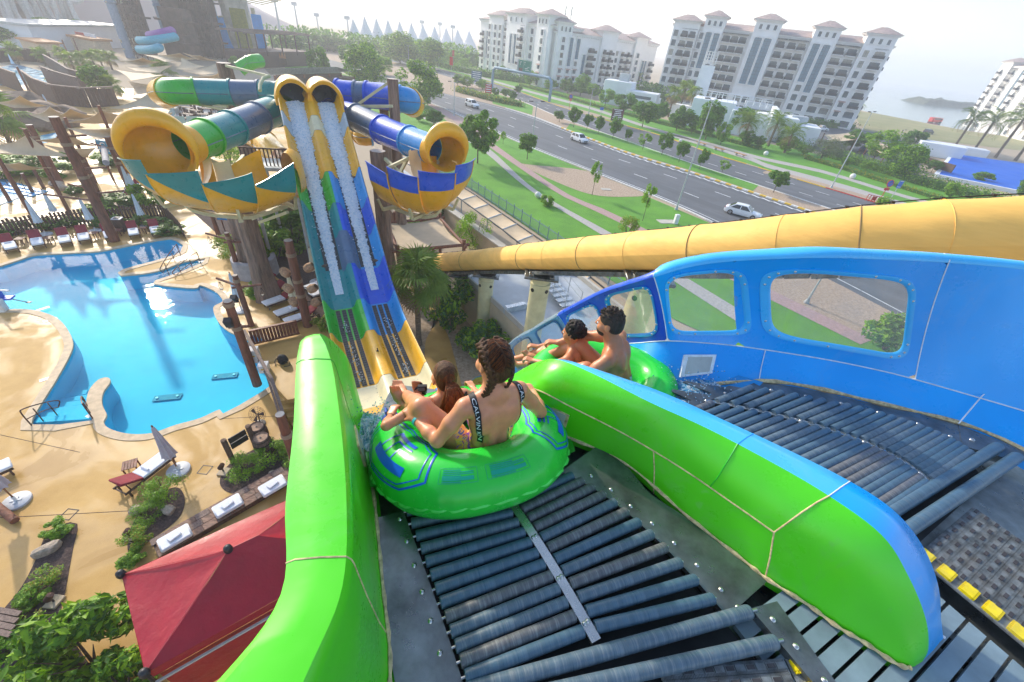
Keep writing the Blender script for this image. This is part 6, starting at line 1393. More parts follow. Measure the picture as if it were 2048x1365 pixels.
nb=thing('notice_board','blue notice board hanging below the left half-pipe','sign',tuple(at(452,462)));c=at(452,462);m=MB();m.bbox(c+Vc((0,0,1.6)),(.75,.06,1.3),.01,rz=.2);m.build('board','azure_fibreglass',nb);m=MB();m.tube([c+Vc((-.1,0,0)),c+Vc((-.1,0,1.0))],.05,6);m.build('leg','post_brown',nb)
BIG=[('tallest leaning-looking brown mast rising through the slatted fence',(230,482),234,.30,((.42,.5,1.9),(.36,3.3,3.2),(.62,.4,1.6),(.86,.6,1.2))),('brown mast behind the tallest mast, carrying cross bars',(206,412),300,.26,((.3,3.1,2.4),(.7,2.9,1.0))),('brown mast with a pale log brace left of the half-pipe',(264,388),274,.26,((.8,3.0,2.2),(.5,.3,1.0))),('brown mast behind the shade sails on the left',(122,370),250,.26,((.88,2.9,1.6),)),('brown mast beyond the left cowl',(272,292),232,.22,()),('thin far mast by the left water channel',(62,190),134,.16,()),('thin far mast beside the channel steps',(112,170),138,.16,()),('thin mast in front of the orange kiosk',(142,122),80,.14,()),('thin mast left of the white banner',(166,124),76,.14,())]
for i,(lab,b_,ty,r_,bars)in enumerate(BIG):post(lab,at(*b_),ty,r_,ropes=(.45,.2)if i<4 else(),bars=bars,lanterns=1 if i in(0,1)else 0,seed=10+i)
lg=thing('log_brace','pale grey log brace leaning between two masts','log',tuple(at(215,400,3)));m=MB();m.tube([far(212,326,33),far(176,330+0,33)if False else far(208,296,37)],.22,10);m.build('log','cement_collar',lg)
# wooden stage, stairs, backpack, boxes
stage=thing('wooden_stage','raised wooden stage with slatted rails and stairs between pool and slide','stage',tuple(at(560,760,0)))
ZS=1.35
fl=[at(x,y,ZS)for x,y in((505,690),(600,668),(640,690),(625,790),(575,800),(552,775))]
m=MB();m.prism([(p.x,p.y)for p in fl],ZS-.25,ZS);m.build('stage_floor','deck_concrete',stage)
for k in range(6):
 z=ZS-.22*(k+1);a,b=at(553+9*k,792+16*k,z),at(618+3*k,782+17*k,z);d=(at(560+9*k,812+16*k,z)-at(553+9*k,792+16*k,z));d=Vc((d.x,d.y,0)).normalized()*.42;m=MB();m.hexa([a-Vc((0,0,z)),b-Vc((0,0,z)),b+d-Vc((0,0,z)),a+d-Vc((0,0,z)),a,b,b+d,a+d]);m.build('step','deck_concrete',stage)
def rails(parent,a,b,h,n,mm,slat=.10):
 a,b=Vc(a),Vc(b);m=MB();m.beam(a+Vc((0,0,h)),b+Vc((0,0,h)),.14,.06);m.build('top_rail',mm,parent);m=MB();m.beam(a+Vc((0,0,.12)),b+Vc((0,0,.12)),.08,.10);m.build('bottom_rail',mm,parent)
 for k in range(n):p=lerp(a,b,(k+.5)/n);m=MB();m.box(p+Vc((0,0,h*.55)),(slat,.03,h*.85),rz=atan2((b-a).y,(b-a).x));m.build('slat',mm,parent)
rails(stage,at(506,692,ZS),at(600,670,ZS),.95,15,'red_wood',.13)
rails(stage,at(498,690,ZS),at(553,788,ZS),.95,6,'grey_wood',.5)
m=MB();a,b=at(553,788,ZS),at(598,925,.0)
m.beam(a+Vc((0,0,.95)),b+Vc((0,0,.95)),.14,.09);m.build('stair_rail','grey_wood',stage);m=MB();m.beam(a+Vc((0,0,.5)),b+Vc((0,0,.5)),.05,.55);m.build('stair_side','grey_wood',stage)
m=MB();a2,b2=at(540,770,.0),at(590,925,0.0);m.beam(a2+Vc((0,0,.75)),b2+Vc((0,0,.45)),.10,.8);m.build('stair_side','grey_wood',stage)
bp=thing('backpack','black backpack lying on the wooden stage','backpack',tuple(at(567,725,ZS)));c=at(567,725,ZS);m=MB();m.ball(c+Vc((0,0,.22)),(.28,.2,.26),14,9,jit=.12,seed=3);m.build('bag','black_cloth',bp);m=MB();m.ball(c+Vc((.02,-.17,.16)),(.19,.09,.15),12,8,jit=.1,seed=4);m.build('pocket','black_cloth',bp);m=MB();m.tube(spline([tuple(c+Vc(q))for q in((.2,0,.3),(.38,-.08,.12),(.42,-.2,.02),(.2,-.32,.02))],5),.02,5);m.tube(spline([tuple(c+Vc(q))for q in((-.2,0,.3),(-.36,-.1,.1),(-.2,-.36,.02))],5),.02,5);m.build('strap','black_cloth',bp)
for px,s_,z,lab in(((513,722),(.42,.42,.75),ZS,'tall white cabinet on the wooden stage'),((530,742),(.42,.42,.42),ZS,'low white box beside the tall cabinet on the stage')):
 c=at(*px,z);th=thing('white_cabinet',lab,'cabinet',tuple(c));m=MB();m.bbox(c+Vc((0,0,s_[2]/2)),s_,.02,rz=.3);m.build('body','tile_white',th);m=MB();m.bbox(c+Vc((0,0,s_[2]+.015)),(s_[0]*1.05,s_[1]*1.05,.03),.008,rz=.3);m.build('lid','towel_white',th);m=MB();m.bbox(c+Vc((.06,-.21,s_[2]*.6)),(.15,.012,.08),.003,rz=.3);m.build('sticker','kerb_yellow',th)
fan=thing('standing_fan','dark caged fan beside the wooden stage','fan',tuple(at(520,848)));c=at(514,830,1.15)
m=MB();[m.tube([c+Vc((cos(a)*r_,sin(a)*r_*.5,sin(a)*r_*.85+0))for a in np.linspace(0,2*pi,25)],.008,4)for r_ in(.08,.16,.24,.32,.38)];[m.tube([c,c+Vc((cos(a)*.38,sin(a)*.19,sin(a)*.32))],.005,4)for a in np.linspace(0,2*pi,17)];m.build('cage','brown_metal',fan);m=MB();[m.add([c,c+Vc((cos(a)*.33,sin(a)*.16,sin(a)*.28)),c+Vc((cos(a+.6)*.33,sin(a+.6)*.16,sin(a+.6)*.28))],[(0,1,2)])for a in(0,2.1,4.2)];m.build('blade','brown_metal',fan);m=MB();q=at(520,848);m.tube([c+Vc((0,.1,0)),q+Vc((0,0,.05))],.03,8);m.lathe([(.25,0),(.25,.04),(.03,.06)],tuple(q),16);m.build('stand','dark_metal',fan)
mat('barrel_wood',(.20,.13,.10),.8,var=.3,scale=5,bmp=.6,bscale=14,stretch=(4,4,.4));mat('barrel_top',(.42,.27,.18),.8,var=.2,scale=8)
for px,lab in(((523,880),'weathered wooden barrel nearer to the standing fan'),((531,902),'weathered wooden barrel half buried in green shrubs')):
 c=at(*px);th=thing('barrel',lab,'barrel',tuple(c));m=MB();m.lathe([(.29,0),(.36,.25),(.38,.45),(.36,.68),(.30,.92),(.27,.92),(.27,.88)],tuple(c),20);m.build('staves','barrel_wood',th);m=MB();m.lathe([(.001,.885),(.275,.885)],tuple(c),20);m.build('top','barrel_top',th);m=MB();m.lathe([(.04,.89),(.035,.92),(.001,.92)],tuple(c),8);m.build('bung','dark_metal',th)
 for z,r_ in((.12,.325),(.30,.372),(.62,.372),(.82,.325)):m=MB();m.lathe([(r_,z-.025),(r_+.008,z),(r_-.002,z+.025)],tuple(c),20);m.build('hoop','dark_metal',th)
sg_=thing('black_sign','black double board sign hung between two short log posts','sign',tuple(at(478,905)));a,b=at(466,922),at(512,893)
for p in(a,b):m=MB();m.tube([p,p+Vc((0,0,1.35))],.11,10);m.lathe([(.11,1.35),(.001,1.36)],tuple(p),10);m.build('post','bark',sg_)
rz_=atan2((b-a).y,(b-a).x)
for z in(.78,1.12):m=MB();m.bbox((a+b)/2+Vc((0,0,z)),((b-a).length-.3,.05,.31),.01,rz=rz_);m.build('board','slate_fibreglass' if False else 'dark_metal',sg_);m=MB();m.tube([a+Vc((0,0,z)),b+Vc((0,0,z))],.015,5);m.build('hanger','dark_metal',sg_)
# red tent, sun deck, planting beds
mat('red_canvas',(.36,.006,.018),.42,var=.10,scale=1.2,bmp=.55,bscale=3.5,bdist=.05);mat('seam_thread',(.60,.10,.10),.6);mat('grey_cord',(.45,.42,.38),.8)
tent=thing('red_tent','large dark red tent canopy with peaked roof and grey post caps','tent',tuple(at(300,1250,0)))
ZC,ZP=2.75,3.75
A_,D_,P1=at(243,1150,ZC),at(290,1348,ZC),at(457,1100,ZP)
v=(P1-(A_+D_)/2);v.z=0;v=v.normalized();wlen=5.6;B_,C_,P2=A_+v*wlen,D_+v*wlen,P1+v*(wlen-2*((P1-(A_+D_)/2).xy.length))
def canvas(corners,name,n=10,sag=.10):
 m=MB();a,b,c,d=corners;rows=[]
 for i in range(n+1):
  f=i/n;p,q=lerp(a,d,f),lerp(b,c,f);rows.append([lerp(p,q,g)-Vc((0,0,sag*4*f*(1-f)*(.5+2*g*(1-g))+.012*sin(g*9+i)*sin(f*5)))for g in np.linspace(0,1,13)])
 m.loft(rows);return m.build(name,'red_canvas',tent,angle=180)
canvas((P1,P1,D_,A_),'roof_panel');canvas((P1,P2,B_,A_),'roof_panel');canvas((P1,P2,C_,D_),'roof_panel');canvas((P2,P2,C_,B_),'roof_panel')
for a,b in((A_,D_),(A_,B_),(D_,C_)):
 m=MB();k=Vc((0,0,.34));m.loft([[lerp(a,b,f),lerp(a,b,f)-k*.5+Vc((.02*sin(f*40),.02*cos(f*37),0)),lerp(a,b,f)-k]for f in np.linspace(0,1,24)]);m.build('valance','red_canvas',tent,angle=180)
m=MB();m.loft([[lerp(D_,C_,f)-Vc((0,0,.36)),lerp(D_,C_,f)-Vc((.0,-.02,2.4))]for f in np.linspace(.03,1,20)]);m.build('side_wall','red_canvas',tent)
m=MB();m.beam(lerp(D_,C_,.02)+Vc((.03,-.12,-.45)),C_+Vc((.03,-.12,-.45)),.05,.08);m.build('tension_bar','grey_cord',tent)
for a,b in((P1,A_),(P1,D_),(P1,P2),(lerp(P1,P2,.0),lerp(A_,D_,.45)),(lerp(P1,P2,.55),lerp(A_,B_,.62)),(lerp(D_,P1,.45),lerp(C_,P2,.45)),(lerp(A_,P1,.5),lerp(B_,P2,.5))):m=MB();m.tube([lerp(a,b,f)+Vc((0,0,.012-(.075*4*f*(1-f))*(0 if a is P1 and b is not lerp else 0)))for f in np.linspace(0,1,8)],.012,5);m.build('seam','seam_thread',tent)if(a is P1)else None
for p in(A_,D_,P1):
 m=MB();m.lathe([(.10,-.05),(.115,.02),(.10,.13),(.06,.17),(.001,.18)],tuple(p),14);m.build('post_cap','dark_metal',tent)
 if p is not P1:m=MB();m.tube([(p.x,p.y,0),(p.x,p.y,p.z)],.05,8);m.build('tent_pole','dark_metal',tent)
mat('plank_deck',(.26,.15,.105),.7,var=.3,scale=3,bmp=.3,bscale=14,stretch=(1,6,1))
sdk=tag(put('sun_deck',None,None,tuple(at(450,1010))),kind='structure');a,b,c,d=at(298,1082,.25),at(578,925,.25),at(600,965,.25),at(330,1130,.25)
dv=(d-a).normalized();dl=(d-a).length
L=(b-a).length;u_=(b-a).normalized()
for k in range(int(L/.46)):
 for q in range(3):
  m=MB();p=a+u_*(k*.46+.22+(.1 if q%2 else 0))+dv*(.15+.30*q);m.bbox(p,(.45,.285,.04),.005,rz=atan2(u_.y,u_.x));m.build('plank','plank_deck' if(k+q)%3 else 'grey_wood',sdk)
m=MB();m.beam(a+dv*.45-Vc((0,0,.14)),b+dv*.45-Vc((0,0,.14)),.86,.2);m.build('deck_frame','dark_wood',sdk)
for i,px in enumerate(((350,1076),(456,1012),(546,972))):
 c=at(*px,.38);th=thing('daybed_cushion','white daybed cushion on the plank deck, %s from the left by the red tent'%ORD[i],'cushion',(c.x,c.y,.28),group='white cushions by the red tent');m=MB();m.bbox(c,(.95,.62,.16),.05,rz=atan2(u_.y,u_.x));m.build('pad','towel_white',th);m=MB();m.bbox(c+Vc((0,0,.11)),(.4,.28,.08),.03,rz=atan2(u_.y,u_.x)+.2);m.build('folded_towel','towel_white',th)
def bed(name,pxs,z=.012):return flat_fill(name,[[(p.x,p.y)for p in resample(spline([tuple(at(*q))for q in pxs],5,True),60)]],z,'mulch',kind='structure')
bed('planting_bed',[(98,1062),(154,1046),(146,1100),(132,1180),(124,1240),(180,1330),(240,1420),(-60,1420),(-20,1260),(40,1180),(72,1120)]);bed('planting_bed',[(258,1066),(300,1000),(352,975),(370,1000),(355,1040),(290,1090),(262,1120)]);bed('planting_bed',[(440,960),(470,920),(560,880),(600,900),(600,955),(500,985),(455,985)])
mat('rock',(.56,.45,.34),.9,var=.2,scale=4,bmp=.8,bscale=7,bdist=.08);mat('dark_rock',(.26,.18,.125),.9,var=.3,scale=1.2,bmp=1.0,bscale=2.5,bdist=.3)
def rock(label,base,r,seed,mm='rock'):
 rr=random.Random(seed);bm=bmesh.new();bmesh.ops.create_icosphere(bm,subdivisions=2,radius=1)
 ax=[Vc((rr.gauss(0,1),rr.gauss(0,1),rr.gauss(0,1))).normalized()for _ in range(9)]
 for v in bm.verts:
  for a in ax:d=v.co.dot(a);v.co-=a*max(0,d-.68)*.9
 me=bpy.data.meshes.new('rock');bm.to_mesh(me);bm.free();me.materials.append(MATS[mm]);o=put('rock',me,None,Vc(base)+Vc((0,0,r[2]*.45)));o.scale=r;o.rotation_euler[2]=seed;tag(o,label,'rock');return o
for i,(px,r_,lab)in enumerate((((97,1102),(.42,.26,.26),'pale boulder in the left planting bed'),((276,1026),(.30,.26,.24),'tan boulder at the left tip of the bed by the red tent'),((338,1024),(.30,.22,.2),'tan boulder among the shrubs by the red tent'),((545,950),(.2,.16,.15),'small boulder under the shrubs near the barrels'),((345,390),(.6,.5,.4),'boulder beside the fence below the left half-pipe'),((118,374),(.9,.6,.45),'low flat boulder at the foot of a mast behind the fence'),((128,380),(.6,.5,.35),'smaller boulder at the foot of a mast behind the fence'))):rock(lab,at(*px),r_,i+1)
wb=thing('wooden_bench','corner of a grey wooden bench at the lower left edge','bench',tuple(at(10,1240)));
for k in range(4):m=MB();a,b=at(-30,1215+14*k,.5),at(40-6*k,1228+14*k,.5);m.beam(a,b,.14,.04);m.build('plank','grey_wood',wb)
m=MB();m.beam(at(-20,1240,.22),at(25,1246,.22),.5,.44);m.build('bench_box','dark_wood',wb)
for i,(px,h)in enumerate((((110,1205),.5),((262,1075),.5),((448,945),.55))):
 c=at(*px);th=thing('garden_lamp','small dark garden spotlight %s'%('in the left planting bed','at the bed corner by the sun deck','beside the shrubs near the black sign')[i],'garden lamp',tuple(c));m=MB();m.bbox(c+Vc((0,0,.04)),(.4,.4,.08),.02);m.build('footing','concrete_tan',th);m=MB();m.tube([c+Vc((0,0,.05)),c+Vc((0,0,h*.6))],.03,8);m.build('stem','dark_metal',th);m=MB();m.lathe([(.001,.14),(.09,.13),(.11,-.10),(.09,-.12)],tuple(c+Vc((0,0,h*.7))),12,axis=(.4,.3,.7));m.build('head','brown_metal',th)
sw_=thing('fallen_post','end of a dark brown log lying at the left edge','log',tuple(at(20,1040)));m=MB();m.tube([at(-40,985,.3),at(30,1042,.12)],.13,10);m.build('log','post_brown',sw_)
bush('large_leaf_shrub','big glossy large-leafed shrub at the bottom left',at(190,1330),1.35,2.3,'big',seed=1)
bush('large_leaf_shrub','smaller large-leafed shrub under the tent corner',at(255,1390),.9,1.6,'big',seed=2)
for i,(px,r_,h_,k_,lab)in enumerate((((330,990),.75,.8,'fine','feathery green shrub beside the nearest lounger'),((300,1035),.6,.6,'fine','low green shrub between the boulders by the tent'),((490,945),.8,.7,'fine','bushy shrub below the black sign'),((545,915),.85,.8,'fine','bushy shrub around the barrels'),((590,920),.7,.8,'fine','bushy shrub at the foot of the roped stage post'),((120,1062),.45,.4,'bright','small plant at the tip of the left bed'),((95,1165),.5,.45,'yellow','yellowish plant in the left bed'),((75,1195),.45,.4,'bright','small plant behind the garden lamp'),((60,1265),.5,.45,'yellow','yellow-green plant by the bench'),((120,1290),.5,.5,'fine','wispy plant in front of the big shrub'),((20,1300),.5,.5,'bright','plant at the lower left edge of the bed'),((70,1340),.5,.5,'fine','wispy plant at the bottom left edge'),((275,1085),.5,.55,'yellow','yellow-green plant at the sun deck corner'),((265,1120),.4,.4,'bright','low plant beside the red tent corner'))):bush('shrub',lab,at(*px),r_,h_,k_,seed=i)
for i,px in enumerate(((15,470),(40,462),(100,458),(143,452),(200,452),(232,447),(285,447),(325,452),(345,468))):bush('shrub','dark low shrub at the fence, %s from the left'%ORD[i],at(*px),.8 if i<7 else 1.1,.7,'dark',group='shrubs along the slatted fence',seed=i)
# lawns, paths and roads on the right
def G2(x,y):p=at(x,y);return Vc((p.x,p.y,0))
def band(name,left,right,z,mm,kind='structure',parent=None,n=40):
 a,b=resample(spline([tuple(G2(*p))for p in left],6),n),resample(spline([tuple(G2(*p))for p in right],6),n);m=MB();m.loft([[p+Vc((0,0,z)),q+Vc((0,0,z))]for p,q in zip(a,b)]);m.f=[f[::-1]for f in m.f]if True else m.f
 o=m.build(name,mm,parent)
 me=o.data
 if me.polygons and me.polygons[0].normal.z<0:me.flip_normals()
 if kind and parent is None:o['kind']=kind
 return o,a,b
NEAR=[(560,108),(700,150),(800,186),(880,215),(989,264),(1074,301),(1170,339),(1319,398),(1444,455),(1620,540),(1900,690)]
MED=[(560,96),(690,128),(780,153),(883,186),(980,209),(1064,234),(1132,260),(1256,307),(1385,347),(1510,388),(1655,436),(1900,520),(2200,640)]
SNEAR=[(590,84),(760,118),(900,155),(1000,187),(1060,210),(1120,236),(1241,279),(1380,327),(1522,374),(1698,432),(1900,505),(2200,615)]
SFAR=[(600,80),(775,110),(900,144),(1000,171),(1112,211),(1200,238),(1319,271),(1420,307),(1510,334),(1659,379),(1803,422),(2000,490),(2250,570)]
verge=flat_fill('verge',[[(p.x,p.y)for p in(G2(*q)for q in((797,301),(600,205),(560,112),(700,152),(880,217),(989,266),(1170,341),(1444,457),(1900,695),(1700,800),(1350,640),(1110,492),(941,378)))]],.010,'lawn',kind='structure')
road1,ra_,rb_=band('road',NEAR,MED,.02,'asphalt',n=80);road2,sa_,sb_=band('road',SNEAR,SFAR,.02,'asphalt',n=80)
band('road_median',MED,SNEAR,.05,'gravel',n=80)
band('median_lawn',[(1132,259),(1256,304),(1385,343),(1505,383)],[(1140,248),(1245,279),(1380,326),(1518,371)],.075,'lawn');band('median_lawn',[(985,208),(1055,228),(1064,231)],[(985,186),(1055,209),(1066,215)],.075,'lawn')
flat_fill('far_verge',[[(p.x,p.y)for p in(G2(*q)for q in((775,109),(900,143),(1000,170),(1112,210),(1200,237),(1319,270),(1420,306),(1510,333),(1659,378),(1803,421),(2000,489),(2300,560),(2200,440),(1900,370),(1650,312),(1500,280),(1350,245),(1200,205),(1050,165),(900,125),(780,100)))]],.012,'lawn',kind='structure')
band('footpath',[(808,218),(870,250),(958,297),(1055,378),(1215,478),(1420,610),(1560,700)],[(818,214),(882,247),(972,294),(1070,380),(1234,474),(1445,600),(1590,690)],.035,'paver_grey');band('footpath',[(850,208),(905,240),(968,287),(1105,381),(1180,418),(1300,476),(1480,570),(1720,690)],[(862,206),(925,240),(990,290),(1122,381),(1205,418),(1330,478),(1510,565),(1745,680)],.035,'paver_pink')
for pts in([(1040,330),(1066,331),(1170,342),(1245,372),(1288,389),(1270,394),(1195,392),(1130,372)],[(885,222),(960,250),(1000,272),(985,285),(940,268),(890,240)],[(1440,458),(1900,690),(1760,690),(1550,600),(1370,500)]):flat_fill('gravel_bed',[[(p.x,p.y)for p in resample(spline([tuple(G2(*q))for q in pts],5,True),50)]],.03,'gravel',kind='structure')
def kerb(name,pts,mmf,w=.25,h=.14,x0=None,x1=None,step=1.2):
 k=tag(put(name,None,None,tuple(pts[0])),kind='structure');P_=pts;i=0;acc=0
 tot=sum((P_[j+1]-P_[j]).length for j in range(len(P_)-1));Q_=resample(P_,int(tot/step)+1)
 for j in range(len(Q_)-1):
  a,b=Q_[j],Q_[j+1];x=proj((a+b)/2)[0]
  if x<(x0 or-1e9)or x>(x1 or 1e9):continue
  m=MB();m.beam(a+Vc((0,0,h/2)),b+Vc((0,0,h/2))-(b-a)*.015,w,h);m.build('kerb_stone',mmf(j,x),k)
kerb('kerb',[p for p in ra_],lambda j,x:'kerb_white',step=2.5,x0=860,x1=1460);kerb('kerb',[p for p in rb_],lambda j,x:('kerb_yellow' if j%2 else 'kerb_white')if x>1120 else 'kerb_white',w=.45,h=.18,step=.95*1.0,x0=1010,x1=1670)
kerb('kerb',[p for p in sa_],lambda j,x:'kerb_white',step=2.5,x0=900,x1=1710);kerb('kerb',[p for p in sb_],lambda j,x:'kerb_red' if x>1655 else('kerb_yellow' if j%3 else 'coping'),step=2.5,x0=900,x1=1900)
def lane(pts,fr_,dash,gap,w,nm,parent):
 A1,B1=pts;C1=[lerp(a,b,fr_)for a,b in zip(A1,B1)];tot=sum((C1[j+1]-C1[j]).length for j in range(len(C1)-1));Q_=resample(C1,int(tot/(dash+gap))+1)
 for j in range(len(Q_)-1):
  a=Q_[j];d=(Q_[j+1]-a).normalized();b=a+d*dash
  if proj(a)[0]<700 or proj(a)[0]>1950:continue
  m=MB();m.beam(a+Vc((0,0,.024)),b+Vc((0,0,.024)),w,.006);m.build('lane_mark','road_paint',parent)
for fr_ in(.36,.66):lane((ra_,rb_),fr_,2.6,6.5,.18,'',road1)
lane((ra_,rb_),.93,4.0,.02,.16,'',road1);lane((ra_,rb_),.055,4.0,.02,.14,'',road1)
for fr_ in(.33,.66):lane((sa_,sb_),fr_,2.2,3.5,.16,'',road2)
for k in range(26):
 i=42+k;
 if i+1>=len(rb_):break
hx=resample([p for p in rb_ if 1200<proj(p)[0]<1680],26)
for p in hx:q=lerp(p,min(ra_,key=lambda r:(r-p).length),.06);m=MB();d=(hx[1]-hx[0]).normalized();m.beam(q+Vc((0,0,.025))-d*.5,q+Vc((0,0,.025))+d*.6+(ra_[40]-rb_[40]).normalized()*.5,.35,.006);m.build('hatch_mark','road_paint',road1)
band('footpath',[(900,139),(1060,186),(1180,219),(1300,259),(1420,291),(1520,320),(1650,348),(1800,394),(1960,436),(2150,490)],[(900,136),(1060,182),(1180,214),(1300,254),(1420,286),(1520,314),(1650,342),(1800,388),(1960,430),(2150,484)],.03,'paver_grey')
band('footpath',[(1330,270),(1420,297),(1500,322),(1540,338),(1660,371),(1790,409),(1960,460)],[(1330,265),(1420,290),(1500,314),(1540,330),(1660,362),(1790,400),(1960,450)],.03,'paver_grey')
for pts in([(1530,348),(1600,352),(1700,382),(1800,410),(1850,428),(1805,420),(1660,377),(1545,344)],[(1100,205),(1170,222),(1230,240),(1200,236),(1115,212)]):flat_fill('gravel_bed',[[(p.x,p.y)for p in resample(spline([tuple(G2(*q))for q in pts],5,True),50)]],.026,'gravel',kind='structure')
flat_fill('car_park',[[(p.x,p.y)for p in(G2(*q)for q in((1440,245),(1530,240),(1620,248),(1740,262),(1860,300),(1830,345),(1700,315),(1560,290)))]],.02,'asphalt',kind='structure')
# cars
def car_mats():
 mat('white_paint',(.80,.81,.83),.22,var=.03,coat=.8);mat('car_glass',(.015,.02,.025),.06,spec=.8);mat('tyre',(.018,.018,.018),.8);mat('alloy',(.45,.45,.46),.3,.8);mat('red_lens',(.45,.01,.01),.2);mat('clear_lens',(.7,.72,.75),.1);mat('silver_paint',(.42,.45,.48),.25,.3,var=.03,coat=.8);mat('dark_paint',(.03,.033,.04),.25,var=.03,coat=.8)
car_mats()
def make_car(name,label,loc,rz,paint,kind='sedan',cat='car',group=None):
 th=thing(name,label,cat,loc,rz,group=group);L={'sedan':4.5,'hatch':4.1,'suv':4.9,'pickup':5.2}[kind];hi={'sedan':0,'hatch':.05,'suv':.25,'pickup':.22}[kind];W=.88
 top=lambda t:np.interp(t,[-.5,-.47,-.36,.18,.42,.49,.5],[.72,.88,.93,.90,.78,.62,.50])+hi*.8
 rings=[]
 for t in np.linspace(-.5,.5,25):
  w=W*np.interp(abs(t),[0,.4,.47,.5],[1,.98,.90,.78]);z0=.22+hi*.4+(.12 if abs(t)>.46 else 0);z1=top(t);x=t*L
  rings.append([Vc((x,y,z))for y,z in((-w*.92,z0),(-w,z0+.15),(-w,(z0+z1)/2+.05),(-w*.96,z1-.06),(-w*.80,z1),(0,z1+.03),(w*.80,z1),(w*.96,z1-.06),(w,(z0+z1)/2+.05),(w,z0+.15),(w*.92,z0))])
 m=MB();m.loft(rings,closed_v=True,cap=True);body=m.build('body',paint,th,local=True,angle=40)
 prof={'sedan':[(-.40,0),(-.24,.50),(-.02,.56),(.08,.54),(.24,0)],'hatch':[(-.47,0),(-.40,.50),(-.05,.60),(.08,.57),(.26,0)],'suv':[(-.47,0),(-.42,.60),(-.05,.66),(.08,.62),(.24,0)],'pickup':[(-.12,0),(-.08,.60),(.02,.66),(.10,.62),(.24,0)]}[kind]
 rg,gg=[],[]
 for t,h in prof:
  zb=top(t)-.02;wb,wt=W*.90,W*.70;f=h/.6;w=lerp(wb,wt,min(1,f));rg.append([Vc((t*L,y,z))for y,z in((-wb,zb),(-w,zb+h-.03),(-w*.8,zb+h),(w*.8,zb+h),(w,zb+h-.03),(wb,zb))])
 m=MB();m.loft(rg);m.build('roof',paint,th,local=True,angle=30)
 for sg in(-1,1):
  p=[rg[1][1 if sg<0 else 4],rg[-2][1 if sg<0 else 4],rg[-1][0 if sg<0 else 5],rg[0][0 if sg<0 else 5]];c=sum(p,Vc())/4;o=Vc((0,sg*.012,0));m=MB()
  q=[lerp(c,x,.84)+o for x in p];mid_t,mid_b=lerp(q[0],q[1],.48),lerp(q[3],q[2],.48);e=Vc((.045,0,0));m.add([q[0],mid_t-e,mid_b-e,q[3]],[(0,1,2,3)]);m.add([mid_t+e,q[1],q[2],mid_b+e],[(0,1,2,3)]);m.build('side_window','car_glass',th,local=True)
  m=MB();m.bbox((.20*L,sg*(W+.07),top(.2)+.07),(.14,.14,.12),.03);m.build('mirror',paint,th,local=True)
  m=MB();m.bbox((.475*L,sg*W*.66,.60+hi*.7),(.14,.36,.13),.03);m.build('headlight','clear_lens',th,local=True);m=MB();m.bbox((-.488*L,sg*W*.68,.74+hi*.7),(.08,.30,.16),.02);m.build('tail_light','red_lens',th,local=True)
  for sx in(-.31,.30):
   c=Vc((sx*L,sg*(W-.06),.32+hi*.25));rr=.32+hi*.25;m=MB();m.lathe([(rr*.55,-.11),(rr*.93,-.11),(rr,-.07),(rr,.07),(rr*.93,.11),(rr*.62,.11)],tuple(c),20,axis=(0,sg,0));wh=m.build('wheel','tyre',th,local=True);m=MB();m.lathe([(rr*.64,.10),(rr*.60,.075),(rr*.2,.09),(.001,.10)],tuple(c),10,axis=(0,sg,0));m.build('rim','alloy',wh,local=True)
   m=MB();m.lathe([(rr*1.22,.10),(rr*1.12,.115),(rr*.5,.112)],(c.x,c.y-sg*.02,c.z+.02),20,axis=(0,sg,0));m.build('wheel_arch','tyre',th,local=True)if False else None
 for i0,i1,nm_ in((-2,-1,'windscreen'),(0,1,'rear_window')):
  a,b=rg[i0],rg[i1];q=[a[1],a[4],b[4]if abs(b[4].y)<W else b[4],b[1]]if i0<0 else[b[1],b[4],a[4],a[1]]
  lo=[(rg[-1]if i0<0 else rg[0])[k]for k in(5,0)];q=[q[0],q[1],lo[0],lo[1]];c=sum(q,Vc())/4;m=MB();m.add([lerp(c,x,.88)+Vc((.02 if i0<0 else-.02,0,.015))for x in q],[(0,1,2,3)]);m.build(nm_,'car_glass',th,local=True)
 if kind=='pickup':m=MB();m.bbox((-.30*L,0,top(-.3)+.01),(.34*L,W*1.6,.06),.01);m.build('load_bed','tyre',th,local=True)
 m=MB();m.bbox((.497*L,0,.45+hi*.5),(.06,.9,.16),.02);m.build('grille','tyre',th,local=True);return th
dr=(G2(1520,443)-G2(1450,424));make_car('parked_car' if False else 'car','white saloon car nearest in the road, driving towards the right',tuple(at(1483,432)),atan2(dr.y,dr.x),'white_paint','sedan',group='cars on the road')
dr=(G2(1176,290)-G2(1140,276));make_car('car','white hatchback halfway along the near carriageway',tuple(at(1158,284)),atan2(dr.y,dr.x),'white_paint','hatch',group='cars on the road')
dr=(G2(958,220)-G2(930,210));make_car('car','white off-roader farthest along the near carriageway',tuple(at(944,215)),atan2(dr.y,dr.x),'white_paint','suv',group='cars on the road')
PK=[('white pickup truck parked in front of the large hotel',(1640,262),.25,'white_paint','pickup'),('silver off-roader parked under the car park trees',(1662,287),.6,'silver_paint','suv'),('dark car parked beside the date palms',(1592,270),.3,'dark_paint','sedan'),('dark off-roader parked near the lamp post',(1724,306),.9,'dark_paint','suv'),('white car parked by the far white building',(1322,222),.4,'white_paint','sedan'),('silver car parked near the resort wall',(1842,312),1.2,'silver_paint','suv'),('dark off-roader parked before the right-hand palms',(1855,268),.4,'dark_paint','suv'),('white car parked by the second white building',(1276,207),.4,'white_paint','suv'),('white van on the far carriageway by the gantry sign',(1006,158),2.2,'white_paint','suv')]
for lab,px,rz,pt_,kd in PK:make_car('parked_car',lab,tuple(at(*px)),rz,pt_,kd,group='parked cars')
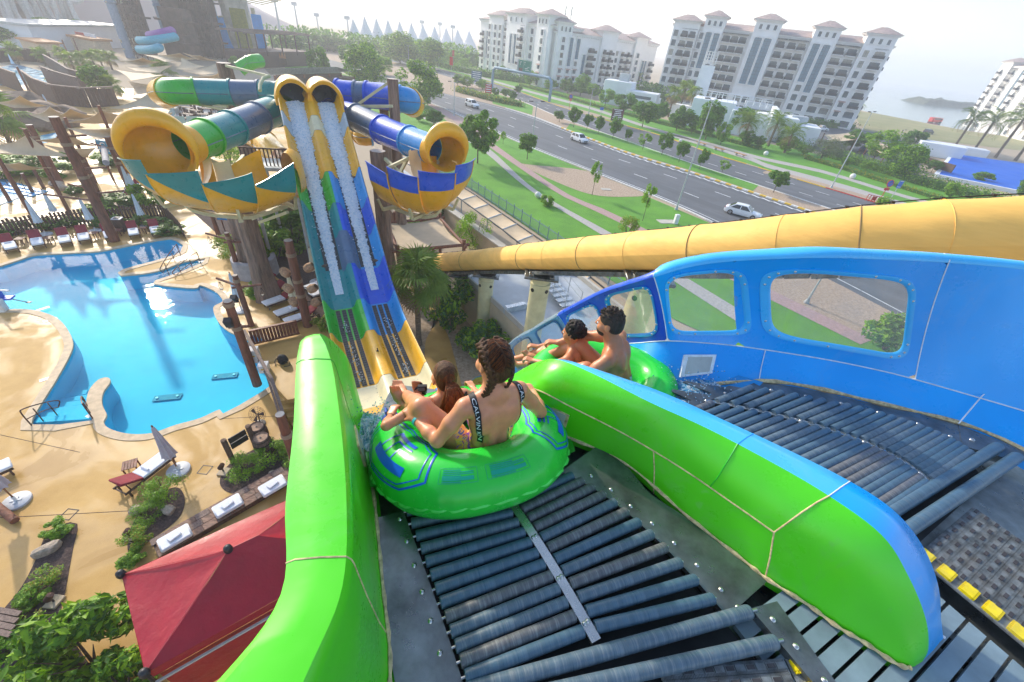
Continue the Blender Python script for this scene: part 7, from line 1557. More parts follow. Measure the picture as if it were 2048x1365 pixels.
# lamp posts, signs, street furniture
mat('lamp_grey',(.46,.50,.52),.45,.3);mat('gantry_blue',(.20,.32,.42),.5,.2);mat('sign_green',(.0,.20,.13),.4,var=.05);mat('sign_brown',(.13,.045,.035),.5);mat('sign_white',(.8,.8,.8),.5);mat('sign_red',(.6,.03,.03),.5);mat('sign_blue',(.01,.12,.55),.5);mat('orange_wood',(.50,.22,.07),.7,var=.2,scale=6);mat('barrier_red',(.55,.04,.02),.5)
def lamp_post(label,base,top_y,arms=True,h=None):
 b=Vc(base);h=h or upz(b,0,top_y);th=thing('lamp_post',label,'lamp post',tuple(b),group='tall road lamp posts');m=MB();m.tube([b,b+Vc((0,0,h))],[.11,.055],8);m.lathe([(.22,0),(.22,.12),(.13,.4)],tuple(b),10);m.build('pole','lamp_grey',th);d=Vc((.66,-.75,0));n_=Vc((.75,.66,0))
 for sg in(-1,1):m=MB();m.tube([b+Vc((0,0,h-.1)),b+n_*sg*.9+Vc((0,0,h+.12))],.03,6);m.build('arm','lamp_grey',th);m=MB();m.bbox(b+n_*sg*1.2+Vc((0,0,h+.14)),(.75,.26,.12),.03,rz=atan2(n_.y,n_.x));m.build('lamp_head','dark_metal',th)
 return th
for lab,px,ty in(('tall lamp post on the near kerb above the white saloon',(1352,420),200),('tall lamp post on the far kerb by the red barrier',(1662,376),226),('tall lamp post near the gantry sign on the near kerb',(1062,305),205),('lamp post on the far kerb left of the brown sign',(1177,228),178),('lamp post in the car park by the white pylon',(1298,208),178),('slim lamp post beyond the blue pool',(1775,318),262),('lamp post near the crossing before the gantry',(908,232),165),('far lamp post on the left of the avenue',(818,142),92),('far lamp post in the middle of the avenue',(878,140),88),('distant lamp post near the tent-roofed arena',(756,110),66),('lamp post seen through the large porthole',(1612,607),552)):lamp_post(lab,at(*px),ty)
ga,gb=at(984,178),at(1098,205);gh=6.2;gn=thing('sign_gantry','blue-grey pipe gantry carrying a green road sign over the far carriageway','sign gantry',tuple(ga))
m=MB();m.tube(spline([tuple(ga),tuple(ga+Vc((0,0,gh*.75))),tuple(lerp(ga,gb,.03)+Vc((0,0,gh*.95))),tuple(lerp(ga,gb,.09)+Vc((0,0,gh))),tuple(lerp(ga,gb,.5)+Vc((0,0,gh))),tuple(lerp(ga,gb,.91)+Vc((0,0,gh))),tuple(lerp(ga,gb,.97)+Vc((0,0,gh*.95))),tuple(gb+Vc((0,0,gh*.75))),tuple(gb)],8),.42,12);m.build('pipe_frame','gantry_blue',gn)
gd=(gb-ga).normalized();gcn=lerp(ga,gb,.55)+Vc((0,0,gh+1.75));rz_=atan2(gd.y,gd.x);nrm=Vc((gd.y,-gd.x,0));nrm=nrm if nrm.y<0 else-nrm
m=MB();m.bbox(gcn,(5.4,.25,3.3),.03,rz=rz_);sgn=m.build('sign_board','sign_green',gn);m=MB()
def on(u,v):return gcn+gd*u+Vc((0,0,v))+nrm*.14
for u0,u1,v0,v1 in((-2.55,2.55,1.5,1.56),(-2.55,2.55,-1.56,-1.5),(-2.55,-2.49,-1.5,1.5),(2.49,2.55,-1.5,1.5),(-.55,-.5,-1.2,1.4),(-1.9,-1.75,.2,1.1),(.0,.12,.3,1.2),(-1.9,-1.3,.95,1.1),(-.15,.3,.95,1.08),(.2,1.6,-.55,-.42),(.4,2.0,-.95,-.82),(1.2,2.2,-.2,-.1)):m.add([on(u0,v0),on(u1,v0),on(u1,v1),on(u0,v1)],[(0,1,2,3)])
m.build('sign_lettering','sign_white',sgn);m=MB();m.add([on(-2.3,-1.35),on(-.75,-1.35),on(-.75,-.55),on(-2.3,-.55)],[(0,1,2,3)]);m.build('sign_plate','sign_brown',sgn)
m=MB();m.box(gcn-nrm*-.0+gd*-2.9+Vc((0,0,-.1)),(.5,.5,3.6),rz=rz_);m.build('side_cover','lamp_grey',gn)
def panel_sign(label,base,w,h,z,mm,lines=4,cat='sign',name='road_sign',lm='sign_white',rz=.2,legs=2):
 b=Vc(base);th=thing(name,label,cat,tuple(b));d=Vc((cos(rz),sin(rz),0));nn=Vc((sin(rz),-cos(rz),0))
 for k in(np.linspace(-.35,.35,legs)if legs>1 else(0,)):m=MB();m.tube([b+d*w*k,b+d*w*k+Vc((0,0,z+h))],.05,6);m.build('leg','lamp_grey',th)
 m=MB();m.bbox(b+Vc((0,0,z+h/2))+nn*.08,(w,.06,h),.01,rz=rz);bd=m.build('board',mm,th)
 if lines:
  m=MB();rr=random.Random(lines)
  for k in range(lines):v=z+h*(.14+.74*k/max(1,lines-1));c=b+nn*.115;L_=w*rr.uniform(.5,.82);m.add([c-d*L_/2+Vc((0,0,v)),c+d*L_/2+Vc((0,0,v)),c+d*L_/2+Vc((0,0,v+h*.07)),c-d*L_/2+Vc((0,0,v+h*.07))],[(0,1,2,3)])
  m.build('sign_lettering',lm,bd)
 return th
panel_sign('brown direction sign with white lettering beside the far footpath',at(1230,252),3.0,2.6,1.1,'sign_brown',6);panel_sign('dark direction sign beyond the red banner',at(952,175),3.4,3.0,1.6,'slate_fibreglass',5);panel_sign('upright red banner beside the gantry foot',at(976,195),1.8,3.0,.4,'sign_red',5);panel_sign('small blue sign on the far footpath',at(1200,236),1.0,.7,1.8,'sign_blue',0,legs=1);panel_sign('blue tilted sign right of the round no-parking sign',at(1780,400),.8,1.2,1.9,'sign_blue',2,legs=1);panel_sign('red banner on a mast beside the feathery tree',at(1010-104,140),1.0,2.2,5.0,'sign_red',0,legs=1);panel_sign('red banner on a mast above the near kerb',at(902,176),1.0,2.2,6.0,'sign_red',0,legs=1)
for lab,px in(('round blue no-parking sign with red plate by the red barrier',(1755,407)),('far round blue sign on a pink post beyond the gantry',(1138,218))):
 b=at(*px);th=thing('round_sign',lab,'sign',tuple(b));m=MB();m.tube([b,b+Vc((0,0,3.0))],.05,6);m.build('post','sign_red',th);m=MB();m.lathe([(.55,0),(.55,.05),(.44,.055)],tuple(b+Vc((0,-.08,3.1))),24,axis=(.1,-1,.1));m.build('rim','sign_red',th);m=MB();m.lathe([(.45,.05),(.001,.05)],tuple(b+Vc((0,-.08,3.1))),24,axis=(.1,-1,.1));m.build('disc','sign_blue',th);m=MB();m.beam(b+Vc((-.3,-.15,2.8)),b+Vc((.3,-.15,3.4)),.1,.02);m.build('slash','sign_red',th);m=MB();m.bbox(b+Vc((0,-.08,2.25)),(.8,.05,.4),.01);m.build('plate','sign_red',th)
ba,bb_=at(1730,402),at(1758,408);th=thing('road_barrier','low red tubular barrier on the far verge','barrier',tuple(ba))
for k in range(6):p=lerp(ba,bb_,k/5);m=MB();m.tube([p,p+Vc((0,0,1.0))],.05,6);m.build('upright','barrier_red',th)
m=MB();m.tube([ba+Vc((0,0,1.0)),bb_+Vc((0,0,1.0))],.05,6);m.build('top_rail','barrier_red',th);m=MB();m.bbox(lerp(ba,bb_,.5)+Vc((0,0,.6)),(.7,.05,.6),.01);m.build('plate','barrier_red',th)
for i,px in enumerate(((1402,291),(1437,302),(1479,313))):
 b=at(*px);dd=(G2(1479,311)-G2(1402,289)).normalized();th=thing('street_bench','orange slatted street bench, %s from the left on the far footpath'%ORD[i],'bench',tuple(b),group='street benches')
 for k in range(5):m=MB();m.beam(b-dd*1.25+Vc((.0,.0,.5))+Vc((-dd.y,dd.x,0))*(.16*(k-2)),b+dd*1.25+Vc((0,0,.5))+Vc((-dd.y,dd.x,0))*(.16*(k-2)),.13,.06);m.build('slat','orange_wood',th)
 for q in(-.8,.8):m=MB();m.bbox(b+dd*q+Vc((0,0,.23)),(.7,.15,.46),.02,rz=atan2(dd.x,-dd.y));m.build('leg','concrete',th)
for i,(px,r_)in enumerate((((1075,396),.38),((1530,312),.5),((1703,358),.5),((1360,285),.35))):
 b=at(*px);o=thing('stone_ball',('white stone ball on the near grey footpath','pale stone ball left of the grey shrub','pale stone ball on the lawn by the lamp post','pale stone ball by the far benches')[i],'ball bollard',tuple(b));m=MB();m.ball(b+Vc((0,0,r_*.95)),r_,20,14);m.build('ball','kerb_white',o);m=MB();m.lathe([(r_*.5,0),(r_*.45,.08)],tuple(b),14);m.build('foot','concrete',o)
cb=thing('cable_box','white utility box on a slab in the lawn','utility box',tuple(at(1350,448)));b=at(1350,448);m=MB();m.bbox(b+Vc((0,0,.55)),(.5,.4,1.1),.03,rz=.3);m.build('cabinet','tile_white',cb);m=MB();m.bbox(b+Vc((-.9,.3,.03)),(2.2,1.2,.06),.01,rz=.3);m.build('slab','concrete',cb);m=MB();m.bbox(at(1212,379,.05),(1.4,.8,.06),.01,rz=.2);m.build('slab','concrete',cb)
# concrete works under the conveyor
works=thing('pump_house','flat-roofed concrete pump house with tan walls below the conveyor','building',tuple(at(1040,620)))
poly=[at(x,y,3.0)for x,y in((927,557),(985,537),(1150,548),(1290,660),(1200,800),(1058,676),(985,607))]
m=MB();m.prism([(p.x,p.y)for p in poly],0,2.98);m.build('wall','concrete_tan',works)
cc=sum(poly,Vc())/len(poly);ins=[lerp(cc,p,.955)for p in poly];m=MB()
n_=len(poly);m.loft([poly,[p+Vc((0,0,.35))for p in poly],[p+Vc((0,0,.35))for p in ins],[p+Vc((0,0,.06))for p in ins]],closed_v=True);m.build('parapet','concrete',works)
m=MB();m.prism([(p.x,p.y)for p in ins],3.0,3.05);m.build('roof_slab','pale_concrete',works)if 'pale_concrete' in MATS else(mat('pale_concrete',(.46,.50,.53),.7,var=.1,scale=.6,dirt=.3)and m.build('roof_slab','pale_concrete',works))
st_=thing('steel_stair','grey steel access stair with rails on the pump house roof','stair',tuple(at(1115,590,3.05)));a=at(1075,560,3.1);d1=(at(1160,640,3.1)-a).normalized();n1=Vc((-d1.y,d1.x,0))
for k in range(10):m=MB();p=a+d1*(.45*k);m.bbox(p+Vc((0,0,.9-.08*k)),(.42,1.1,.05),.01,rz=atan2(d1.y,d1.x));m.build('tread','bright_steel',st_)
for sg in(-.55,.55):
 for k in(0,3,6,9):m=MB();p=a+d1*(.45*k)+n1*sg;m.tube([p,p+Vc((0,0,2.0-.08*k))],.025,6);m.build('post','lamp_grey',st_)
 for z in(1.5,1.95):m=MB();m.tube([a+n1*sg+Vc((0,0,z)),a+d1*4.05+n1*sg+Vc((0,0,z-.72))],.022,6);m.build('rail','lamp_grey',st_)
for px,s_,lab in(((1030,620),(1.6,.4,.3),'low grey steel step on the pump house roof'),((1150,660),(1.2,2.2,.4),'pale equipment plinth on the pump house roof')):b=at(*px,3.05);th=thing('roof_unit',lab,'roof unit',tuple(b));m=MB();m.bbox(b+Vc((0,0,s_[2]/2)),s_,.02,rz=.6);m.build('casing','lamp_grey' if s_[0]>1.4 else 'pale_concrete',th);m=MB();m.bbox(b+Vc((0,0,s_[2]+.02)),(s_[0]*.8,s_[1]*.8,.04),.01,rz=.6);m.build('cover','bright_steel',th)
walk=thing('covered_walkway','long beige canopy roof stepping along the lawn fence','canopy',tuple(at(1000,440)))
mat('beige_canvas',(.60,.47,.31),.8,var=.08,scale=1.0,bmp=.3,bscale=3);wl=resample([at(x,y,2.6)for x,y in((800,318),(917,396),(1000,456),(1090,528),(1190,610))],15);wr=resample([at(x,y,2.9)for x,y in((822,312),(945,386),(1028,444),(1125,510),(1225,590))],15)
for k in range(14):
 m=MB();a,b,c,d=wl[k],wl[k+1],wr[k+1],wr[k];m.loft([[lerp(lerp(a,d,f),lerp(b,c,f),g)-Vc((0,0,.14*4*g*(1-g)))for g in np.linspace(.01,.99,8)]for f in np.linspace(0,1,5)]);m.build('canopy_panel','beige_canvas',walk,angle=180)
 m=MB();m.tube([a,d],.05,6);m.build('canopy_bar','lamp_grey',walk)
for side in(wl,wr):m=MB();m.tube(side,.06,6);m.build('gutter_pipe','dark_metal',walk)
for k in range(0,15,2):m=MB();m.tube([wl[k],(wl[k].x,wl[k].y,0)],.06,6);m.build('post','lamp_grey',walk)
rw=thing('retaining_wall','tan retaining wall with pale coping below the beige canopy','wall',tuple(at(900,430)));wa=resample([at(x,y,1.6)for x,y in((790,338),(866,396),(960,462),(1010,498))],12);nn=Vc((-.75,-.6,0))
for k in range(11):a,b=wa[k],wa[k+1];m=MB();m.beam(a-Vc((0,0,.8)),b-Vc((0,0,.8)),.5,1.6);m.build('wall_block','concrete_tan',rw);m=MB();m.beam(a+Vc((0,0,.06)),b+Vc((0,0,.06)),.7,.12);m.build('coping','concrete',rw)
band('service_path',[(770,330),(850,400),(930,470),(985,520),(1000,560)],[(788,326),(878,392),(965,462),(1020,505),(1050,540)],.03,'pale_concrete')
fn_=thing('picket_fence','blue-grey steel picket fence along the lawn edge','fence',tuple(at(941,380)));fp=resample([at(x,y)for x,y in((797,300),(941,380),(1018,430),(1104,488),(1240,590))],31)
for k in range(30):
 a,b=fp[k],fp[k+1];m=MB();
 for z in(.25,1.2):m.beam(a+Vc((0,0,z)),b+Vc((0,0,z)),.03,.05)
 for q in range(12):p=lerp(a,b,(q+.5)/12);m.box(p+Vc((0,0,.7)),(.02,.02,1.25))
 m.build('picket_panel','gantry_blue',fn_);m=MB();m.box(a+Vc((0,0,.75)),(.07,.07,1.5));m.build('post','gantry_blue',fn_)
def shade_sail(label,pts,posts=True,mm='beige_canvas',sag=.35,frame=False,n=12,edge=.10,group=None,h0=0):
 """tensioned cloth between three or four corner points"""
 c=sum((Vc(p)for p in pts),Vc())/len(pts);th=thing('shade_sail',label,'shade sail',(c.x,c.y,0),group=group);P_=[Vc(p)for p in pts]
 if len(P_)==3:P_=[P_[0],P_[0],P_[1],P_[2]]
 rows=[]
 for i in range(n+1):
  f=i/n;row=[]
  for j in range(n+1):
   g=j/n;p=lerp(lerp(P_[0],P_[1],g),lerp(P_[3],P_[2],g),f);e=4*f*(1-f)*.5+4*g*(1-g)*.5;pull=edge*(4*f*(1-f)*(abs(2*g-1)**3)+4*g*(1-g)*(abs(2*f-1)**3));p=lerp(p,c,pull);p=p-Vc((0,0,sag*e));row.append(p)
  rows.append(row)
 m=MB();m.loft(rows);m.build('cloth',mm,th,angle=180);brd=rows[0]+[r[-1]for r in rows[1:]]+rows[-1][::-1][1:]+[r[0]for r in rows[::-1][1:]];m=MB();m.tube(brd,.03,4);m.build('hem',mm,th)
 if posts:
  for p in[Vc(q)for q in pts]:m=MB();m.tube([(p.x,p.y,0),(p.x,p.y,p.z+.4)],.13,8);m.build('corner_post','post_brown',th)
 if frame:
  for k in range(len(P_)):a,b=P_[k],P_[(k+1)%len(P_)];d=(b-a).normalized();m=MB();m.tube([a-d*.4-Vc((0,0,.02)),b+d*.4-Vc((0,0,.02))],.12,8);m.build('log_beam','post_brown',th)
 return th
shade_sail('square beige sail on a log frame right of the racing slide',[at(772,446,3.2),at(880,436,3.2),at(928,490,3.2),at(796,502,3.2)],frame=True,sag=.3);shade_sail('small beige sail below the right half-pipe',[at(778,418,3.4),at(842,412,3.4),at(865,432,3.4),at(790,434,3.4)],sag=.2)
# hotels and other far buildings on the right
def hotel_glass():
 m,nt,b,out=new_mat('hotel_glass');oi=N(nt,'ShaderNodeObjectInfo');nt.links.new(ramp(nt,oi.outputs['Random'],[(.0,(.06,.09,.11)),(.45,(.10,.14,.17)),(.62,(.16,.17,.17)),(.8,(.38,.35,.30)),(.9,(.05,.08,.10))]),b.inputs['Base Color']);b.inputs['Roughness'].default_value=.14
mat('stucco',(.86,.84,.82),.85,var=.04,scale=.3,dirt=.08);mat('stucco_shade',(.62,.60,.58),.85,var=.04,scale=.3);mat('roof_tile',(.42,.32,.29),.85,var=.2,scale=1.5,bmp=.5,bscale=3,bdist=.1);hotel_glass();mat('tall_glass',(.10,.20,.28),.1,spec=.7);mat('rail_dark',(.03,.03,.035),.6);mat('awning',(.42,.26,.22),.8);mat('white_render',(.78,.80,.83),.85,var=.03,scale=.5);mat('recess',(.30,.28,.27),.9)
HM={}
def hmesh(key,fn):
 if key not in HM:HM[key]=fn()
 return HM[key]
def win_mesh(w,h,arch,deep=.35):
 m=MB();t=.22
 m.box((-w/2-t/2,-deep/2,h/2),(t,deep,h+.1));m.box((w/2+t/2,-deep/2,h/2),(t,deep,h+.1));m.box((0,-deep/2,-t/2),(w+2*t+.1,deep+.1,t));m.box((0,-deep/2,h+t/2),(w+2*t,deep,t))
 if arch:
  for k in range(5):a=-.9+.45*k;m.box((sin(a)*w*.5,-deep/2-.02,h+.12+(cos(a)-.6)*w*.28),(w*.26,deep,.18),tilt=Matrix.Rotation(a*.9,3,'Y'))
 return m.mesh('window','stucco')
def pane_mesh(w,h):
 m=MB();m.box((0,-.03,h/2),(w,.04,h));
 m.box((0,-.06,h/2),(.07,.04,h),mi=1);m.box((0,-.06,h*.62),(w,.04,.07),mi=1);return m.mesh('pane',['hotel_glass','rail_dark'])
def balc_mesh(w):
 m=MB();m.box((0,-.75,-.1),(w+.3,1.5,.2));[m.box((-w/2+w*k/10,-1.42,.5),(.035,.03,.9),mi=1)for k in range(11)];m.box((0,-1.42,.97),(w+.1,.06,.07),mi=1);m.box((0,-1.42,.45),(w,.02,.75),mi=1);[m.box((sg*(w/2+.1),-.75,.5),(.03,1.4,.9),mi=1)for sg in(-1,1)];return m.mesh('balcony',['stucco','rail_dark'])
def hip_roof(m,c,sx,sy,h,rz,ov=.9):
 R_=Matrix.Rotation(rz,3,'Z');a,b=sx/2+ov,sy/2+ov;rg=max(.1,a-b);pts=[Vc((-a,-b,0)),Vc((a,-b,0)),Vc((a,b,0)),Vc((-a,b,0)),Vc((-rg,0,h)),Vc((rg,0,h))]if a>=b else[Vc((-a,-b,0)),Vc((a,-b,0)),Vc((a,b,0)),Vc((-a,b,0)),Vc((0,-(b-a)-.05,h)),Vc((0,b-a+.05,h))]
 P_=[Vc(c)+R_@p for p in pts];m.add(P_,[(0,1,5,4),(2,3,4,5),(1,2,5),(3,0,4)]if a>=b else[(0,1,4),(2,3,5),(1,2,5,4),(3,0,4,5)]);m.add([p for p in P_[:4]],[(3,2,1,0)])
def hotel(label,A_,B_,h,depth,cols,towers,floors,skip=(),group='pale apartment hotels',side=None):
 A_,B_=Vc((A_[0],A_[1],0)),Vc((B_[0],B_[1],0));L_=(B_-A_).length;d=(B_-A_).normalized();rz=atan2(d.y,d.x);nn=Vc((d.y,-d.x,0));nn=nn if nn.dot(-A_)>0 else-nn
 th=thing('hotel',label,'building',tuple((A_+B_)/2),group=group);bk=-nn;O=lambda u,v,z:A_+d*u+nn*v+Vc((0,0,z));fh=(h-1.2)/floors
 m=MB();m.box((A_+B_)/2+bk*depth/2+Vc((0,0,h/2)),(L_,depth,h),rz=rz);m.build('wall','stucco',th)
 m=MB();m.box((A_+B_)/2+bk*depth/2+Vc((0,0,h-.5)),(L_+.9,depth+.9,.35),rz=rz);m.box((A_+B_)/2+bk*depth/2+Vc((0,0,h-.1)),(L_+1.5,depth+1.5,.35),rz=rz);[m.box(O(u,.6,h-.75),(.25,.4,.3),rz=rz)for u in np.arange(.5,L_,1.2)];m.build('cornice','stucco',th)
 m=MB();hip_roof(m,(A_+B_)/2+bk*depth/2+Vc((0,0,h+.08)),L_,depth,2.2,rz,1.0);m.build('roof','roof_tile',th)
 for u0,u1,ex,pr in towers:
  w=(u1-u0)*L_;c=O((u0+u1)/2*L_,pr/2-2.5,0);hh=h+ex;m=MB();m.box(c+Vc((0,0,hh/2)),(w,pr+5,hh),rz=rz);tw=m.build('tower','stucco',th);m=MB();m.box(c+Vc((0,0,hh-.25)),(w+1.0,pr+6,.3),rz=rz);m.box(c+Vc((0,0,hh)),(w+1.7,pr+6.7,.25),rz=rz);m.build('tower_cornice','stucco',tw);m=MB();hip_roof(m,c+Vc((0,0,hh+.14)),w,pr+5,1.9,rz,1.1);m.build('tower_roof','roof_tile',tw)
  if ex>2.5:
   for q in(-.28,0,.28):o=put('window',hmesh('tw',lambda:win_mesh(.9,1.4,True,.2)),th,O((u0+u1)/2*L_+q*w,pr+.02,hh-2.6)-Vc(WPOS[th.name]));o.rotation_euler[2]=rz;k_=put('pane',hmesh('twp',lambda:pane_mesh(.9,1.4)),o)
 def proud(u):
  for u0,u1,ex,pr in towers:
   if u0<=u<=u1:return pr
  return 0
 for u,w,typ,f0,f1 in cols:
  pr=proud(u)+.02
  if typ=='tall':
   z0,z1=f0*fh+.5,f1*fh-.2;key=('tall',w,round(z1-z0,1));hh=round(z1-z0,1)
   o=put('window',hmesh(key,lambda:win_mesh(w,hh,True)),th,O(u*L_,pr,z0)-Vc(WPOS[th.name]));o.rotation_euler[2]=rz
   def tp_():
    m=MB();m.box((0,-.03,hh/2),(w,.04,hh));[m.box((0,-.06,z),(w,.03,.08),mi=1)for z in np.arange(1,hh,1.1)];m.box((0,-.06,hh/2),(.08,.03,hh),mi=1);return m.mesh('pane',['tall_glass','rail_dark'])
   put('pane',hmesh(('tallp',)+key,tp_),o);continue
  for f in range(f0,f1):
   z=f*fh+.55;arch=(typ in('arch','bal')and f%2==1);hh=round(fh*.66,1)
   o=put('window',hmesh((w,hh,arch),lambda:win_mesh(w,hh,arch)),th,O(u*L_,pr,z)-Vc(WPOS[th.name]));o.rotation_euler[2]=rz;put('pane',hmesh(('p',w,hh),lambda:pane_mesh(w,hh)),o)
   if typ=='bal' and f>=2:bo=put('balcony',hmesh(('b',w),lambda:balc_mesh(w)),th,O(u*L_,pr,z-.05)-Vc(WPOS[th.name]));bo.rotation_euler[2]=rz
   if typ=='awn' and f in(1,2):m=MB();p=O(u*L_,pr,z+hh+.15);m.add([p-d*w*.7,p+d*w*.7,p+d*w*.75+nn*.9-Vc((0,0,.55)),p-d*w*.75+nn*.9-Vc((0,0,.55))],[(0,1,2,3)]);m.build('awning','awning',th)
 if side:
  for f in range(1,floors):
   for q in(.3,.7):p=B_+bk*depth*q+Vc((0,0,f*fh+.5));o=put('balcony',hmesh(('b',2.6),lambda:balc_mesh(2.6)),th,p-Vc(WPOS[th.name]));o.rotation_euler[2]=rz+pi/2;o=put('window',hmesh(('sw',),lambda:win_mesh(2.0,1.9,True,.2)),th,p+d*.02-Vc(WPOS[th.name]));o.rotation_euler[2]=rz+pi/2;put('pane',hmesh(('swp',),lambda:pane_mesh(2.0,1.9)),o)
 for u,w,typ,f0,f1 in cols:
  if typ=='bal' and f1>=floors:m=MB();m.box(O(u*L_,.9,h-1.0),(w*1.3,1.6,.08),rz=rz);m.build('pergola','rail_dark',th)
 return th
A1,B1=at(1310,199),at(1698,260)
R_cols=[(.02,1.6,'win',0,8),(.065,2.2,'bal',0,8),(.105,2.2,'bal',0,8),(.15,1.4,'awn',0,8),(.185,2.0,'tall',4,8),(.185,1.6,'arch',0,4),(.225,2.0,'tall',5,8),(.225,1.6,'arch',0,5),(.275,2.4,'bal',0,8),(.315,2.4,'bal',0,8),(.355,2.4,'bal',0,8),(.425,2.4,'tall',3,8),(.425,2.4,'arch',0,2),(.47,2.4,'tall',3,8),(.47,2.4,'arch',0,2),(.535,2.4,'bal',0,8),(.585,2.4,'bal',0,8),(.63,2.4,'bal',0,8),(.69,2.2,'tall',4,8),(.69,1.8,'arch',0,4),(.735,2.2,'tall',3,8),(.735,1.8,'arch',0,3),(.795,2.8,'bal',0,8),(.85,2.8,'bal',0,8),(.905,1.5,'awn',0,8),(.96,3.0,'bal',0,8)]
hotel('large white hotel with red-tiled roofs and twin tall window strips',A1,B1,24.5,17,R_cols,[(.0,.13,1.2,1.4),(.15,.25,3.2,1.0),(.39,.51,3.6,1.6),(.66,.77,3.2,1.0),(.88,1.0,2.8,1.4)],8,side=True)
L_cols=[(.06,2.0,'bal',0,6),(.13,1.8,'tall',2,6),(.2,1.8,'win',0,7),(.29,2.0,'arch',0,7),(.36,2.0,'arch',0,7),(.45,2.4,'bal',0,7),(.54,1.6,'tall',2,6),(.60,1.6,'tall',2,6),(.68,2.4,'bal',0,7),(.77,2.0,'arch',0,7),(.85,2.0,'arch',0,7),(.94,1.6,'awn',0,7)]
cL=at(1090,176);hotel('white hotel, left wing facing the avenue with stepped end',at(957,142),cL,19.5,14,L_cols,[(.18,.40,1.5,1.2),(.46,.72,2.6,1.6),(.86,1.0,2.8,1.8)],7)
R2=[(.05,1.6,'awn',0,7),(.12,1.8,'tall',3,7),(.12,1.6,'awn',0,3),(.20,1.8,'tall',4,7),(.20,1.6,'awn',0,4),(.27,1.6,'tall',2,5),(.33,3.6,'bal',0,6),(.44,2.0,'bal',0,6),(.50,2.0,'bal',0,6),(.58,1.6,'win',0,6),(.64,2.0,'bal',0,6),(.70,2.0,'bal',0,6),(.78,1.6,'arch',0,6),(.85,1.6,'tall',1,5),(.90,1.6,'tall',1,5),(.96,2.4,'bal',0,5)]
hotel('white hotel, right wing with pergola balconies behind the gantry',cL+Vc((1.5,.3,0)),at(1292,186),18.0,14,R2,[(.0,.12,2.8,1.2),(.40,.55,2.0,1.0),(.74,.86,1.4,1.2)],7)
hotel('white hotel cut off by the right edge above the blue pool',at(1930,252),at(2110,300),27,18,[(.05,2.6,'bal',0,9),(.15,2.6,'bal',0,9),(.25,2.0,'tall',3,9),(.35,2.6,'bal',0,9),(.5,2.6,'bal',0,9),(.7,2.6,'bal',0,9),(.9,2.6,'bal',0,9)],[(.0,.12,1.5,1.4),(.3,.45,2.5,1.2)],9)
tr_=thing('roof_masts','thin telecom masts on the roof of the left hotel','mast',tuple(cL+Vc((5,8,20))))
for q in(0,2.2):p=cL+Vc((4+q,8,19));m=MB();m.tube([p,p+Vc((0,0,7))],.14,6);[m.box(p+Vc((.25,0,4.5+.9*k)),(.3,.2,.7))for k in range(3)];m.build('mast','lamp_grey',tr_)
def boxes(name,label,cat,parts,rz):
 th=thing(name,label,cat,(parts[0][1][0],parts[0][1][1],0))
 for nm_,c,s_,mm in parts:m=MB();m.bbox(c,s_,.06,rz=rz);m.build(nm_,mm,th)
 return th
b=at(1480,268);rz=atan2((B1-A1).y,(B1-A1).x);dx=Vc((cos(rz),sin(rz),0));dy=Vc((-sin(rz),cos(rz),0))
wbk=boxes('white_villa','long white flat-roofed building in front of the large hotel','building',[('wall',b+dx*-9+dy*4+Vc((0,0,3.4)),(11,11,6.8),'white_render'),('wall',b+dx*4+dy*2+Vc((0,0,2.8)),(16,12,5.6),'white_render'),('wall',b+dx*6+Vc((0,0,3.6)),(1.2,12,7.2),'white_render'),('wall',b+dx*13+dy*1+Vc((0,0,2.2)),(9,10,4.4),'white_render'),('roof_plant',b+dx*2+dy*6+Vc((0,0,6.6)),(7,3,1.6),'lamp_grey'),('roof_plant',b+dx*12.5+dy*3+Vc((0,0,5.2)),(4.0,4,1.5),'lamp_grey'),('window',b+dx*9.5+dy*-4.3+Vc((0,0,2.4)),(.8,.3,.8),'hotel_glass')],rz)
m=MB()
for y_ in(-1.5,8):[m.beam(b+dx*x+dy*y_+Vc((0,0,6.8)),b+dx*x+dy*y_+Vc((0,0,8.3)),.1,.1)for x in np.arange(-14,5,1.6)];m.beam(b+dx*-14+dy*y_+Vc((0,0,8.3)),b+dx*5+dy*y_+Vc((0,0,8.3)),.14,.14)
m.build('roof_pergola','white_render',wbk)
py=at(1383,240);th=thing('white_pylon','tall white pylon with a lattice lantern left of the long white building','tower',tuple(py));m=MB();m.loft([[py+dx*sx*w+dy*sy*1.2+Vc((0,0,z))for sx,sy in((-1,-1),(1,-1),(1,1),(-1,1))]for z,w in((0,2.0),(14.0,1.8))],closed_v=True,cap=True);m.build('shaft','white_render',th);m=MB()
for k in range(5):m.box(py+Vc((0,0,14.4+.7*k)),(3.3,2.2,.12),rz=rz)
for sx in(-1.6,-.8,0,.8,1.6):
 for sy in(-1.05,1.05):m.box(py+dx*sx+dy*sy+Vc((0,0,15.8)),(.14,.14,3.0),rz=rz)
m.build('lantern_lattice','stucco',th);m=MB();m.bbox(py+dx*-3-dy*1+Vc((0,0,1.8)),(7,5,3.6),.05,rz=rz);m.build('base','white_render',th);m=MB();m.bbox(py+dx*.2-dy*1.35+Vc((0,0,8)),(.9,.1,.9),.01,rz=rz);m.build('clock','stucco_shade',th)
b=at(1235,212);boxes('white_villa','small white building with a strip window behind the far trees','building',[('wall',b+Vc((0,4,3.4)),(9,8,6.8),'white_render'),('wall',b+dx*8+Vc((0,3,2.4)),(10,7,4.8),'white_render'),('window',b+dx*7+Vc((0,-.6,3.4)),(6,.3,.9),'hotel_glass'),('roof_plant',b+Vc((1,4,7.8)),(3.2,2,2.2),'lamp_grey'),('gate_post',b+dx*13+Vc((0,0,2)),(.5,.5,4),'white_render')],rz)
